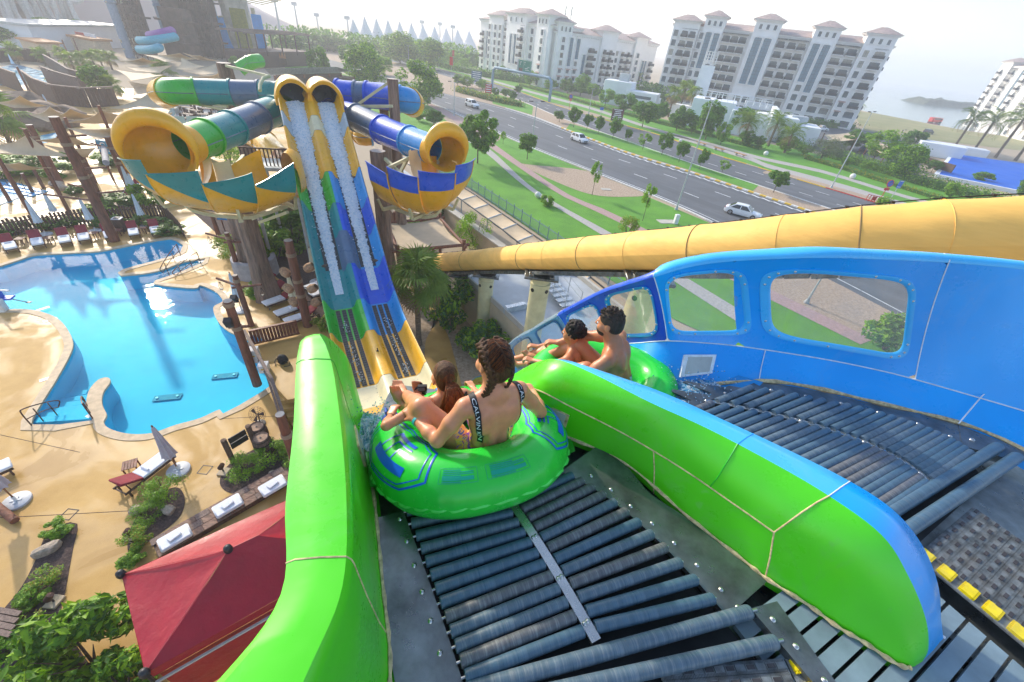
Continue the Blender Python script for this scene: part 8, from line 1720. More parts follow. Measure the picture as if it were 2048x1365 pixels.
rs=thing('resort_wall','white resort building edge with dark recess left of the blue pool','building',tuple(at(1880,330)));
qa=[at(x,y,3.0)for x,y in((1870,284),(1935,303),(1905,330),(1848,316))];m=MB();m.bbox(at(1890,318)+Vc((0,4,1.6)),(10,8,3.2),.05,rz=-.5);m.build('block','white_render',rs)
m=MB();m.bbox(at(1955,318)+Vc((0,5,1.1)),(9,5,2.2),.05,rz=-.5);m.build('block','white_render',rs);m=MB();a,b=at(1850,322,1.6),at(1905,338,1.6);m.beam(a+Vc((0,-.3,0)),b+Vc((0,-.3,0)),.2,1.6);m.build('recess','dark_wood',rs)
mat('blue_pool',(.012,.13,.60),.6,var=.04,scale=.1,spec=.1);pl=[at(x,y,.6)for x,y in((1905,308),(2090,333),(2090,392),(1873,349))]
rp=flat_fill('resort_pool',[[(p.x,p.y)for p in pl]],.6,'blue_pool',kind='structure');m=MB();[m.beam(pl[i]+Vc((0,0,-.3)),pl[(i+1)%4]+Vc((0,0,-.3)),.8,.72)for i in(2,3)];m.build('pool_wall','white_render',rp)
for lab,pts in(('beige carport sail in front of the large hotel',((1648,270),(1720,262),(1712,280),(1660,284))),('pale carport sail beside the lamp post',((1738,290),(1755,280),(1790,300),(1770,312)))):shade_sail(lab,[at(x,y,2.8)for x,y in pts],sag=.3)
rd_=thing('red_van','small red vehicle far off on the beach scrub','van',tuple(at(1868,246)));p=at(1868,246);m=MB();m.bbox(p+Vc((0,0,1.3)),(7,2.4,2.2),.3,rz=.3);m.build('body','sign_red',rd_);m=MB();m.bbox(p+Vc((0,-.2,1.9)),(5,2.3,.7),.05,rz=.3);m.build('windows','car_glass',rd_)
for q in(-2,2):m=MB();m.lathe([(.45,-1.2),(.45,1.2)],tuple(p+Vc((q,0,.45))),12,axis=(-.3,.95,0),cap=True);m.build('wheel','tyre',rd_)
def sea_mat():
 m,nt,b,out=new_mat('sea');b.inputs['Base Color'].default_value=(.16,.22,.25,1);b.inputs['Roughness'].default_value=.12;bump(nt,b,noise(nt,.3,4,.6),.3,.3)
sea_mat();mat('beach_scrub',(.34,.30,.14),.95,var=.3,scale=.05,col2=(.20,.22,.08),bmp=.8,bscale=.6,bdist=.5);mat('mangrove',(.06,.08,.05),.95,var=.3,scale=.05,bmp=1,bscale=.3,bdist=2)
s0=[at(1600,190),at(1735,224),at(1860,248),at(1935,262),at(2150,292)]
flat_fill('sea',[[(p.x,p.y)for p in s0]+[(9000,900),(9000,9000),(2600,9000)]],.0,'sea',kind='structure')
flat_fill('beach',[[(p.x,p.y)for p in(at(1700,222),at(1745,226),at(1860,249),at(1935,263),at(2150,293),at(2150,315),at(1860,280),at(1730,262))]],.03,'beach_scrub',kind='structure')
m=MB();r_=np.random.default_rng(3);ip=[at(1800,200),at(1850,209),at(1905,215),at(1960,220),at(2020,224)];ip=resample(ip,40);rows=[]
for i,p in enumerate(ip):
 h_=5.5*min(1,i/4)*(1+.08*r_.normal());w=Vc((.5,.85,0))*26*min(1,i/5+.1);rows.append([p-w*.5,p-w*.4+Vc((0,0,h_*.8)),p+Vc((0,0,h_)),p+w*.4+Vc((0,0,h_*.9)),p+w*.5])
m.loft(rows);o=m.build('island','mangrove',None,angle=180);o['kind']='structure'
# trees, palms and hedges
def fdepth(p):return float(np.array([p[0],p[1],p[2]-EYE])@_F)
_ts=[0]
def T(label,b,ty,rpx,kind,trunk_f=.30,name='street_tree',group=None,flat=1.0):
 p=at(*b);h=upz(p,0,ty);r=rpx*fdepth(p+Vc((0,0,h*.6)))/_fp;_ts[0]+=1
 return tree(name,label,p,h,r,kind,trunk_h=h*trunk_f,seed=_ts[0],group=group,flat=flat)
MT=[((1118,245),222,12,'dark'),((1147,256),216,14,'round'),((1173,261),229,10,'dark'),((1196,269),233,10,'round'),((1225,278),237,14,'round'),((1254,285),259,8,'dark'),((1285,300),266,13,'sparse'),((1323,311),267,15,'round'),((1357,326),284,13,'round'),((1398,339),299,11,'round'),((1443,347),320,11,'sparse')]
for i,(b,ty,r,k)in enumerate(MT):T('round street tree on the median, %s from the left before the long kerb'%ORD[i],b,ty,r,k,.34,group='young median trees')
T('leaning round tree alone on the gravel end of the median',(1546,386),343,20,'round',.35);T('dense round tree standing above the right half-pipe',(955,327),224,38,'round',.28);T('small round tree on the lawn left of the lamp post',(1054,319),268,20,'round',.36);T('thin sapling between the round lawn trees',(1006,289),263,6,'sparse',.3)
T('staked young tree on the gravel bed by the pink path',(1184,391),320,11,'sparse',.42);T('staked young tree nearest to the utility box',(1285,442),369,13,'sparse',.45);T('young tree partly behind the orange conveyor',(1755,432),395,16,'sparse',.3)
T('small leafy tree half hidden by the dense round tree',(868,250),221,22,'round',.25);T('round tree right of the first trunk column',(838,243),224,10,'dark',.2)
for i,(b,ty,r,k,f,lab)in enumerate((((735,178),86,42,'willow',.15,'tall feathery tree behind the level blue tube'),((838,212),124,46,'willow',.12,'broad weeping tree left of the avenue'),((640,160),96,22,'dark',.15,'hazy dark tree behind the shingle roof'),((588,112),66,26,'dark',.2,'distant tree right of the climbing tower'),((655,104),68,24,'dark',.2,'distant tree in front of the dune-shaped roof'),((800,128),64,40,'willow',.15,'hazy tall tree in front of the arena peaks'),((858,138),76,34,'willow',.15,'hazy tree right of the arena peaks'),((905,132),100,24,'feather',.15,'hazy low tree before the left hotel'),((700,130),92,20,'dark',.2,'hazy tree left of the tall feathery tree'),((770,150),112,18,'feather',.2,'small hazy tree by the avenue bend'))):T(lab,b,ty,r,k,f,'park_tree',group='trees along the avenue')
FV=[((1135,188),158,16,'dark'),((1160,192),150,20,'feather'),((1182,198),168,14,'bright'),((1210,212),178,18,'bright'),((1245,225),188,24,'round'),((1284,255),204,25,'round'),((1318,240),206,16,'dark'),((1352,262),214,24,'round'),((1382,268),230,14,'dark'),((1410,280),206,26,'round'),((1440,290),244,14,'bright'),((1475,270),216,22,'round'),((1490,292),262,16,'round'),((1512,295),272,14,'dark'),((1570,305),282,18,'bright'),((1640,322),276,38,'grey'),((1606,310),290,16,'bright'),((1700,300),262,26,'round'),((1745,322),262,34,'feather'),((1790,355),288,38,'willow'),((1815,300),262,22,'dark'),((1690,335),316,14,'bright'),((1730,345),322,14,'bright'),((1548,250),230,12,'bright'),((1585,240),228,14,'dark'),((1668,242),232,12,'dark'),((1640,250),226,10,'round'),((1100,180),158,14,'feather'),((1060,172),142,18,'feather'),((1010,158),134,16,'dark'),((930,140),118,14,'feather'),((1036,190),172,8,'dark'),((1010,197),178,10,'round'),((1025,204),182,9,'round'),((990,196),176,8,'dark'),((965,180),160,14,'feather'),((935,176),152,16,'feather'),((915,172),150,12,'dark'),((1895,402),368,18,'bright'),((1960,366),345,18,'bright'),((2040,400),350,24,'round'),((1862,345),322,14,'dark')]
for i,(b,ty,r,k)in enumerate(FV):
 x=b[0];lab='roadside tree, %s along the far verge counted from the right'%ORD[len(FV)-1-i]if False else None
 where='beside the right-hand blue pool' if x>1855 else 'in the hotel car park' if x>1540 else 'in front of the long white building' if x>1370 else 'beyond the far carriageway below the pylon' if x>1190 else 'near the gantry sign' if x>960 else 'on the hazy avenue'
 kd={'round':'rounded green','dark':'dark green','bright':'bright green','feather':'feathery','willow':'drooping','grey':'grey-green'}[k]
 FV[i]=(b,ty,r,k,'%s tree %s'%(kd,where))
seen={}
for b,ty,r,k,lab in FV:seen.setdefault(lab,[]).append((b,ty,r,k))
for lab,lst in seen.items():
 lst.sort(key=lambda q:q[0][0])
 for i,(b,ty,r,k)in enumerate(lst):T(lab if len(lst)==1 else '%s, %s from left'%(lab,ORD[i]),b,ty,r,k,.22 if r>12 else .3,'verge_tree',group='trees beyond the road')
def PM(label,b,ty,rpx,n,fan=False,mm='leaf_palm',skirt=0,lean=(0,0),group=None):
 p=at(*b);h=upz(p,0,ty);L=rpx*fdepth(p)/_fp;_ts[0]+=1;return palm('palm_tree',label,p,max(.4,h),L,n,fan,group,_ts[0],mm,lean,skirt)
for i,(b,ty,r)in enumerate((((1482,290),245,32),((1536,292),248,32),((1568,306),270,30))):PM('grey-green date palm, %s from the left before the long white building'%ORD[i],b,ty,r,26,skirt=10,group='date palms')
for i,(b,ty,r)in enumerate((((1336,235),190,18),((1356,230),183,20),((1374,240),188,18))):PM('brown-skirted tall palm, %s of three at the pylon foot'%ORD[i],b,ty,r,18,True,'leaf_palm',12,group='pylon palms')
for i,(b,ty,r)in enumerate((((1905,300),240,30),((1945,305),245,32),((1990,316),240,36),((2030,322),228,40))):PM('tall palm, %s from the left by the right-hand hotel'%ORD[i],b,ty,r,20,False,'leaf_palm',6,group='palms by the right-hand hotel')
PM('dark palm at the corner of the large hotel',(1695,248),216,18,18);
for i,(b,ty,r)in enumerate((((1215,178),150,12),((1235,180),148,12),((1255,182),150,12),((1272,186),154,12))):PM('hazy palm, %s from the left before the right hotel wing'%ORD[i],b,ty,r,14,group='hazy palms')
def hedge(label,pts,w,h,mm,n,seed=0,name='hedge',leaf=.16):
 c=at(*pts[len(pts)//2]);th=thing(name,label,'hedge',tuple(c));P_=resample([at(*q)for q in pts],60);r=np.random.default_rng(seed);k=r.integers(0,60,n);base=np.array([tuple(p)for p in P_])[k]+np.stack([r.normal(0,w*.4,n),r.normal(0,w*.4,n),np.abs(r.normal(0,1,n))%1*h*.9+.1],1)
 d=np.diff(np.array([tuple(p)for p in P_]),axis=0);base+=d[np.clip(k,0,58)]*r.uniform(-.5,.5,(n,1))
 nr=r.normal(0,1,(n,3))+np.array([0,-.2,.8]);nr/=np.linalg.norm(nr,axis=1)[:,None];t=np.cross(nr,r.normal(0,1,(n,3)));t/=np.linalg.norm(t,axis=1)[:,None];b=np.cross(nr,t);L=(leaf*r.uniform(.6,1.4,n))[:,None]
 v=np.stack([base-t*L,base+b*L*.5,base+t*L,base-b*L*.5],1).reshape(-1,3)-np.array(tuple(c));me=bpy.data.meshes.new('foliage');me.from_pydata(v.tolist(),[],np.arange(n*4).reshape(n,4).tolist())
 for q in mm:me.materials.append(MATS[q])
 me.polygons.foreach_set('material_index',r.integers(0,len(mm),n).tolist());me.update();put('foliage',me,th);m=MB();[m.beam(P_[i]+Vc((0,0,h*.3)),P_[i+1]+Vc((0,0,h*.3)),w*.8,h*.6)for i in range(0,59,1)];m.build('core','leaf_dark',th);return th
hedge('dense green hedge below the blue pool',[(1650,312),(1740,338),(1850,372),(1950,398),(2060,432)],3.2,2.2,['leaf_mid','leaf_dark','leaf_bright'],9000,1);hedge('low yellow hedge edging the long green hedge',[(1610,318),(1700,344),(1800,376),(1880,402),(1960,425)],1.0,.8,['leaf_yellow','leaf_mid'],3000,2);hedge('low yellow hedge along the far footpath',[(1040,172),(1130,196),(1220,222),(1320,248),(1430,276),(1520,300)],1.6,1.1,['leaf_yellow','leaf_mid','leaf_mid'],4000,3);hedge('green shrubs around the hotel car park',[(1380,248),(1470,262),(1530,270),(1560,285),(1600,300)],3.0,2.0,['leaf_mid','leaf_dark'],5000,4,leaf=.22);hedge('green shrubs in front of the hotel base',[(1300,226),(1400,236),(1500,244),(1600,250),(1700,258)],4.0,2.6,['leaf_mid','leaf_dark'],5000,5,leaf=.28);hedge('shrubs between the carriageways near the gantry',[(915,184),(960,196),(1000,206),(1040,214)],2.0,1.6,['leaf_mid','leaf_yellow','leaf_dark'],3500,6,leaf=.22);hedge('shrub belt before the left hotel',[(880,134),(960,152),(1060,168),(1160,184),(1290,206)],5.0,3.0,['leaf_mid','leaf_dark'],6000,7,leaf=.35)
for lab,px,r,h,k in(('round yellow-green bush at the end of the pink path',(1253,470),1.15,1.9,'yellow'),('round green bush beside the white stone ball',(1092,412),.8,1.3,'bright'),('large green bush seen through the big porthole',(1765,700),2.0,3.2,'bright'),('light green feathery tree-like bush by the beige canopy',(948,492),1.7,3.4,'fine'),('broad-leafed dark shrub by the pump house corner',(902,660),1.5,3.6,'blue'),('broad-leafed shrub behind the woman\'s head',(975,720),1.5,2.4,'blue'),('broad-leafed shrub left of the pump house wall',(945,700),1.0,1.8,'blue'),('leafy shrub behind the racing slide on the left',(590,500),2.2,3.6,'round'),('leafy shrub under the giant trunk',(555,520),1.8,2.8,'bright'),('leafy shrub left of the giant trunk collar',(470,520),1.0,1.2,'yellow'),('bright shrub beside the fence loungers behind the half-pipe',(300,410),1.4,2.0,'bright'),('green shrub right of the fence end',(380,400),1.8,1.6,'bright'),('leafy tree between the two left tubes',(460,330),2.2,5.0,'fine'),('shrub in front of the blue notice board',(455,500),.9,1.2,'yellow'),('shrub behind the lantern posts',(520,590),1.0,.9,'bright'),('small yellow-green plant at the slide rim',(648,660),.7,.9,'yellow'),('bush at the foot of the right half-pipe',(865,440),1.6,2.2,'round'),('bush beneath the sail frame',(842,470),1.4,1.6,'round')):bush('shrub',lab,at(*px),r,h,k,seed=len(lab))
PM('fan palm beside the racing slide and the conveyor',(838,690),560,62,34,True,'leaf_palm',8);PM('dry fan palm behind the left rim of the racing slide',(600,470),400,50,22,True,'leaf_dry',4)
flat_fill('planted_ground',[[(p.x,p.y)for p in(at(*q)for q in((380,420),(600,400),(700,560),(640,640),(560,560),(470,500)))]],.015,'mulch',kind='structure');flat_fill('planted_ground',[[(p.x,p.y)for p in(at(*q)for q in((720,440),(930,520),(925,640),(1040,760),(900,800),(780,650)))]],.015,'gravel',kind='structure')
band('garden_path',[(800,560),(850,610),(890,660),(910,720),(930,800)],[(860,600),(900,625),(880,640),(850,690),(860,800)],.03,'deck_concrete')
# hazy park on the left: sails, terrace, rock work, ride tower, far landmarks
SAILS=[('large near beige sail at the left edge',((-20,292),(55,270),(140,313),(-10,306)),5.2),('low beige sail under the near large one',((-20,322),(40,326),(102,336),(-20,341)),4.0),('beige sail with its tip by the tallest mast',((72,281),(132,264),(192,292),(150,286)),4.6),('narrow beige sail below the tallest mast top',((88,290),(190,297),(176,315),(130,305)),4.2),('beige sail with a drooping point behind the left cowl',((135,257),(245,254),(262,262),(196,279)),5.0),('wide beige sail rising to a peak behind the left cowl',((134,245),(201,221),(338,246),(240,246)),5.4),('beige sail touching the glass terrace corner',((220,217),(302,184),(364,213),(290,216)),5.6),('beige sail left of the green level tube',((255,163),(322,168),(345,178),(268,190)),5.4),('beige sail above the green palm clump',((230,139),(262,162),(330,150),(300,146)),5.6),('beige sail peak beyond the level green tube',((352,139),(363,115),(408,133),(380,138)),6.0),('thin far sail below the ride tower',((250,134),(345,131),(320,146),(270,142)),5.2),('far sail right of the sail peak',((365,143),(432,128),(440,146),(400,150)),5.0),('farthest pale sail at the foot of the ride tower',((288,110),(360,107),(400,118),(330,124)),5.4),('pale sail strip beside the tall dark trunk',((366,106),(400,112),(440,122),(395,120)),5.0),('sail behind the level green tube on the right',((350,150),(430,152),(445,160),(380,162)),4.6),('beige sail above the brown rock outcrop',((-10,205),(40,192),(95,212),(30,216)),4.6),('beige sail between the rocks and the tallest mast',((60,230),(100,214),(150,236),(96,244)),4.8),('sail left of the wide peaked sail',((100,232),(140,218),(196,232),(150,240)),5.0),('long sail under the level green tube',((262,196),(330,192),(350,204),(300,208)),5.2),('far narrow sail below the cream trusses',((236,122),(286,116),(320,124),(280,132)),5.0),('far sail in front of the dark trunk foot',((398,152),(440,146),(462,158),(420,162)),4.8),('low sail by the blue shop sign',((236,270),(262,262),(280,274),(250,282)),4.4),('low sail in front of the terrace',((290,224),(345,226),(335,240),(275,238)),4.4)]
for lab,pts,z in SAILS:shade_sail(lab,[at(x,y,z+(1.2 if i==1 else 0))for i,(x,y)in enumerate(pts)],sag=.25,group='beige shade sails',edge=.16,posts=lab[:4]in('wide','larg'))
mat('terrace_paving',(.56,.53,.50),.85,var=.08,scale=.8);mat('glass_rail',(.45,.62,.58),.1,var=.02)
ter=tag(put('terrace',None,None,tuple(at(410,240))),kind='structure');tp_=[at(x,y,1.2)for x,y in((338,252),(352,228),(378,205),(470,205),(480,250))];m=MB();m.prism([(p.x,p.y)for p in tp_][::-1],0,1.2);m.build('terrace_slab','terrace_paving',ter);m=MB();[m.beam(tp_[i]+Vc((0,0,.35)),tp_[i+1]+Vc((0,0,.35)),.35,.7)for i in(1,)];m.build('parapet','concrete',ter)
gb_=thing('glass_balustrade','pale green glass balustrade at the terrace corner','balustrade',tuple(tp_[0]));
for a,b in((tp_[0],tp_[1]),(tp_[4],tp_[0])):
 n_=4
 for k in range(n_):m=MB();p,q=lerp(a,b,k/n_+.01),lerp(a,b,(k+1)/n_-.01);m.beam(p+Vc((0,0,.6)),q+Vc((0,0,.6)),.03,1.1);m.build('pane','glass_rail',gb_)
def dining(label,b,rz,proto=[None]):
 if proto[0]is None:
  th=thing('dining_table',label,'table',tuple(b),rz,group='terrace dining tables');m=MB();m.bbox((0,0,.75),(1.6,.8,.05),.01);m.build('top','dark_wood',th,local=True)
  for x in(-.6,.6):m=MB();m.bbox((x,0,.37),(.1,.5,.74),.01);m.build('leg','dark_wood',th,local=True)
  proto[0]=th;return th
 return clone(proto[0],tuple(b),rz,label)
def chair(label,b,rz,proto=[None]):
 if proto[0]is None:
  th=thing('dining_chair',label,'chair',tuple(b),rz,group='terrace chairs');m=MB();m.bbox((0,0,.45),(.45,.45,.05),.01);m.build('seat','dark_wood',th,local=True);m=MB();m.bbox((0,.2,.72),(.42,.04,.5),.01);m.build('backrest','dark_wood',th,local=True)
  for x in(-.19,.19):
   for y in(-.19,.19):m=MB();m.beam((x,y,0),(x,y,.44),.04,.04);m.build('leg','dark_wood',th,local=True)
  proto[0]=th;return th
 return clone(proto[0],tuple(b),rz,label)
k_=0
for i,(x,y)in enumerate(((378,226),(398,219),(392,232),(415,228),(380,240),(408,240),(432,220),(448,226),(372,248),(440,240))):
 b=at(x,y,1.2);dining('dark dining table on the terrace, %s counted from the glass corner'%ORD[i],b,.3*(i%2))
 for dx,dy,rz in((-.45,-.75,pi),(.45,.75,0)):chair('dark chair on the %s side of the %s terrace table from the glass corner'%('near' if dy<0 else 'far',ORD[i]),b+Vc((dx,dy,0)),rz)
mat('shingle',(.33,.31,.34),.85,var=.25,scale=2.5,bmp=.6,bscale=5,bdist=.1,stretch=(1,4,1));hall=thing('shingle_hall','long low hall with a grey shingle roof behind the hood','building',tuple(at(600,178)))
a,b,c,d=(at(540,150,4.4),at(682,146,4.4),at(672,134,5.6),at(530,138,5.6));nr=7
for k in range(nr):m=MB();f0,f1=k/nr,(k+1.08)/nr;m.add([lerp(a,d,f0)+Vc((0,0,.03*(k%2))),lerp(b,c,f0)+Vc((0,0,.03*(k%2))),lerp(b,c,min(1,f1)),lerp(a,d,min(1,f1))],[(0,1,2,3)]);m.build('shingle_course','shingle',hall)
e1,e2=d+Vc((0,9,-1.4)),c+Vc((0,9,-1.4));m=MB();m.add([d,c,e2,e1],[(0,1,2,3)]);m.build('roof','shingle',hall);m=MB();m.beam(lerp(a,b,.5)*1.0-(b-a)*.47+Vc((0,1.2,-.6)),lerp(a,b,.5)+(b-a)*.47+Vc((0,1.2,-.6)),.3,1.0);m.build('fascia','dark_wood',hall)
for f in np.linspace(.03,.97,6):p=lerp(a,b,f)+Vc((0,.8,0));m=MB();m.tube([(p.x,p.y,0),(p.x,p.y,p.z-.2)],.28,8);m.build('log_post','post_brown',hall)
m=MB();m.box(lerp(a,b,.5)+Vc((0,5,-2.6)),((b-a).length*.9,5,3.4),rz=atan2((b-a).y,(b-a).x));m.build('wall','dark_wood',hall)
boat=thing('pergola_hall','open timber pergola hall above the shingle roof','pergola',tuple(at(560,140)))
a,b=at(508,138),at(625,132);d1=(b-a).normalized();w1=Vc((-d1.y,d1.x,0))*9;hh=8.5
m=MB();m.box((a+b)/2+w1*.5+Vc((0,0,2)),((b-a).length,9,4.0),rz=atan2(d1.y,d1.x));m.build('hull_wall','dark_wood',boat)
for f in np.linspace(0,1,5):
 for q in(0,1):p=lerp(a,b,f)+w1*q;m=MB();m.tube([p+Vc((0,0,3)),p+Vc((0,0,hh))],.22,8);m.build('post','dark_wood',boat)
for q in(0,.5,1):m=MB();m.beam(a+w1*q-d1+Vc((0,0,hh)),b+w1*q+d1+Vc((0,0,hh)),.35,.3);m.build('roof_beam','grey_wood',boat)
for k in range(20):p=lerp(a,b,k/19);m=MB();m.beam(p-w1*.05+Vc((0,0,hh+.3)),p+w1*1.05+Vc((0,0,hh+.3)),.2,.2);m.build('rafter','grey_wood',boat)
fl_=thing('painted_flames','small orange flame figure by the timber pergola','decoration',tuple(at(572,136)));p=at(572,136)+Vc((0,-1,3.5));m=MB();[m.add([p+Vc((-1+.5*k,0,-1)),p+Vc((-.4+.5*k,0,-1)),p+Vc((-.8+.5*k+.3*(k%2),0,1.2-.4*abs(k-1.5)))],[(0,1,2)])for k in range(4)];m.build('flame','orange_wood',fl_);m=MB();m.bbox(p-Vc((0,0,1.8)),(2.4,.6,1.6),.05);m.build('stand','dark_wood',fl_)
tube_run('slide_tube','small green open slide beyond the tall dark trunk',[far(480,138,62),far(492,130,62),far(506,124,62),far(520,122,63)],[.9]*4,[(480,'leaf_green_fibreglass'),(500,'leaf_green_fibreglass')])
tube_run('slide_tube','small yellow tube slide seen between the giant trunk and the ramp',[far(505,268,34),far(520,278,33),far(538,295,31.5),far(552,312,30.5),far(566,322,30)],[.9]*5,[(505,'yellow_fibreglass'),(530,'yellow_fibreglass')]);tube_run('slide_tube','small yellow tube slide seen right of the ramp',[far(700,255,36),far(715,265,35),far(728,272,34),far(742,270,34)],[.75]*4,[(700,'yellow_fibreglass'),(722,'yellow_fibreglass'),(738,'azure_fibreglass')])
pf=thing('stair_tower','grey stair platform with brown railing left of the ramp','platform',tuple(at(545,400)));p=far(552,330,28);m=MB();m.bbox(p,(3.2,2.4,.2),.02,rz=.3);m.build('platform','lamp_grey',pf)
for k in range(14):q=p+Vc((-1.5+.22*k,-1.1+.06*k,.6));m=MB();m.box(q,(.07,.05,1.1));m.build('baluster','dark_wood',pf)
for q in((-1.4,-1),(1.4,-.6),(-1.4,1),(1.4,1)):m=MB();m.tube([(p.x+q[0],p.y+q[1],0),p+Vc((q[0],q[1],0))],.12,8);m.build('leg','lamp_grey',pf)
m=MB();m.beam(p+Vc((-1.6,-1.1,1.15)),p+Vc((1.5,-.3,1.15)),.08,.08);m.build('top_rail','dark_wood',pf)
mat('channel_blue',(.10,.38,.60),.15,var=.1,scale=.4);mat('cyan_channel',(.05,.36,.62),.2,var=.2,scale=.5)
for i,(px,r_)in enumerate((((20,236),(4,3,2.0)),((52,234),(3.6,3,2.4)),((85,240),(4,3,2.0)),((110,252),(3,2.6,1.5)),((40,256),(3.4,2.6,1.3)),((75,258),(3,2.4,1.4)),((135,236),(2.4,2,1.3)),((-20,244),(4,3,2.0)))):rock('brown artificial rock outcrop, %s of the group beside the left channel'%ORD[i],at(*px),r_,20+i,'dark_rock')
flat_fill('lazy_river',[[(p.x,p.y)for p in(at(*q)for q in((-40,146),(30,128),(110,150),(150,168),(110,176),(60,170),(-40,172)))]],.02,'channel_blue',kind='structure');flat_fill('lazy_river',[[(p.x,p.y)for p in(at(*q)for q in((60,276),(130,262),(135,276),(70,292)))]],.02,'channel_blue',kind='structure');flat_fill('splash_pool',[[(p.x,p.y)for p in(at(*q)for q in((-60,352),(0,356),(96,384),(40,400),(0,412),(-60,430)))]],.02,'channel_blue',kind='structure')
for i in range(3):m=MB();a,b=at(-20,362+7*i,.05),at(92-12*i,384+4*i,.05);m.beam(a,b,.35,.08);o=m.build('slide_lane','sky_blue_fibreglass',None);tag(o,'blue flat slide lane in the left splash pool, %s from the back'%ORD[i],'slide lane')
for i,px in enumerate(((20,403),(44,394),(66,386),(88,377),(108,370),(-4,412))):post('short rail post with netting at the left splash pool, %s in line'%ORD[i],at(*px),None,.13,h=1.7,ropes=(),seed=40+i)
nt_=thing('rope_net','dark rope rails strung along the left splash pool posts','rope rail',tuple(at(20,403)))
for z in(.5,1.0,1.5):m=MB();m.tube([at(-4,412,z),at(20,403,z),at(44,394,z),at(66,386,z),at(88,377,z),at(108,370,z)],.025,5);m.build('rope','dark_metal',nt_)
hrail('dark handrail in the left splash pool, nearer one',at(62,382),at(40,392),1.3,0);hrail('dark handrail in the left splash pool, farther one',at(28,372),at(4,386),1.3,0)
def wood_wall(label,pts,h,mm='dark_wood',n=None):
 th=thing('timber_wall',label,'wall',tuple(at(*pts[0])));P_=[at(*q)for q in pts];tot=sum((P_[i+1]-P_[i]).length for i in range(len(P_)-1));Q_=resample(P_,int(tot/.55)+2);rr=random.Random(len(pts))
 for i in range(len(Q_)-1):m=MB();a,b=Q_[i],Q_[i+1];hh=h*rr.uniform(.94,1.04);m.box((a+b)/2+Vc((0,0,hh/2)),((b-a).length*.9,.12,hh),rz=atan2((b-a).y,(b-a).x));m.build('plank',mm,th)
 m=MB();[m.beam(Q_[i]+Vc((0,0,h+.08)),Q_[i+1]+Vc((0,0,h+.08)),.3,.14)for i in range(len(Q_)-1)];m.build('top_rail','grey_wood',th);return th
wood_wall('long dark timber wall curving left of the sails',[(60,178),(84,196),(120,210),(180,216),(240,212)],2.6);wood_wall('dark timber stair wall above the channel',[(100,140),(120,152),(150,172),(185,182)],2.6);wood_wall('dark timber wall with pale windows beside the channel',[(102,180),(130,192),(175,206)],3.4,'grey_wood');wood_wall('far timber palisade behind the closed umbrella',[(0,126),(40,122),(80,126),(110,134)],2.4);wood_wall('timber wall at the far left below the rocks',[(-30,160),(10,172),(50,188)],2.8)
bs=thing('blue_sign','blue shop sign with white letters behind the masts','sign',tuple(at(222,312)));a,b=at(196,292,3.2),at(246,302,3.2);rz_=atan2((b-a).y,(b-a).x);m=MB();m.bbox((a+b)/2,((b-a).length,.15,1.2),.02,rz=rz_);sb_=m.build('board','cyan_channel',bs)
for p in(a,b):m=MB();m.tube([(p.x,p.y,0),(p.x,p.y,3.6)],.1,8);m.build('post','post_brown',bs)
def text_part(text,parent,c,rz,size,mm,name='lettering',nrm_off=.09):
 cu=bpy.data.curves.new('t','FONT');cu.body=text;cu.size=size;cu.align_x='CENTER';cu.align_y='CENTER';cu.extrude=.01;o=bpy.data.objects.new('t',cu);COL.objects.link(o);dg=bpy.context.evaluated_depsgraph_get();me=bpy.data.meshes.new_from_object(o.evaluated_get(dg));bpy.data.objects.remove(o)
 nn=Vc((sin(rz),-cos(rz),0));me.transform(Matrix.Translation(Vc(c)+nn*nrm_off-Vc(WPOS[parent.name]))@Matrix.Rotation(rz,4,'Z')@Matrix.Rotation(pi/2,4,'X'));me.materials.clear();me.materials.append(MATS[mm]);return put(name,me,parent)
text_part("oC.'ore",sb_,(a+b)/2,rz_,1.15,'sign_white')
kb=thing('orange_kiosk','orange kiosk with a white banner below the far trees','kiosk',tuple(at(185,112)));p=at(178,108);m=MB();m.bbox(p+Vc((0,2,1.6)),(10,4,3.2),.1,rz=-.35);m.build('wall','coping',kb);m=MB();m.bbox(p+Vc((0,2,3.5)),(11,5,.5),.05,rz=-.35);m.build('roof','orange_wood',kb)
q=at(190,106);m=MB();m.bbox(q+Vc((2,-1.5,3.2)),(5,.12,2.6),.02,rz=-.35);bn=m.build('banner','sign_white',kb);m=MB();m.bbox(q+Vc((-2.4,.2,3.2)),(4,.12,2.4),.02,rz=-.35);m.build('banner','barrier_red',kb);m=MB();[m.box(q+Vc((2-1.4+.55*k,-1.62-.0*k+.19*(3-k)*.0,3.6-.9*(k%2))),(.35,.05,.5),rz=-.35)for k in range(6)];m.build('banner_lettering','barrier_red',bn)
p=at(75,112);kb2=thing('orange_kiosk','low orange kiosk at the far left behind palms','kiosk',tuple(p));m=MB();m.bbox(p+Vc((0,2,1.4)),(9,4,2.8),.1,rz=-.4);m.build('wall','coping',kb2);m=MB();m.bbox(p+Vc((0,2,3.0)),(10,5,.4),.05,rz=-.4);m.build('roof','orange_wood',kb2)
mat('tower_brown',(.13,.085,.065),.85,var=.25,scale=.4);mat('tower_blue',(.20,.27,.36),.6);mat('tower_cream',(.52,.46,.30),.7);mat('tower_rock',(.50,.44,.34),.9,var=.25,scale=.25,bmp=1,bscale=.6,bdist=1.0)
tb=at(285,120);tw=thing('ride_tower','tall dark scaffolded ride tower with blue columns and cream trusses','tower',tuple(tb));D0=fdepth(tb)
def tp3(x,y,k=1.0):return far(x,y,D0*k)
def vert(x,y0,y1,k=1.0):
 """vertical member: foot seen at x, y0, ending at row y1"""
 b=tp3(x,y0,k);b.z=0;b=at(x,y0)if k==1.0 else Vc((b.x,b.y,0));return b
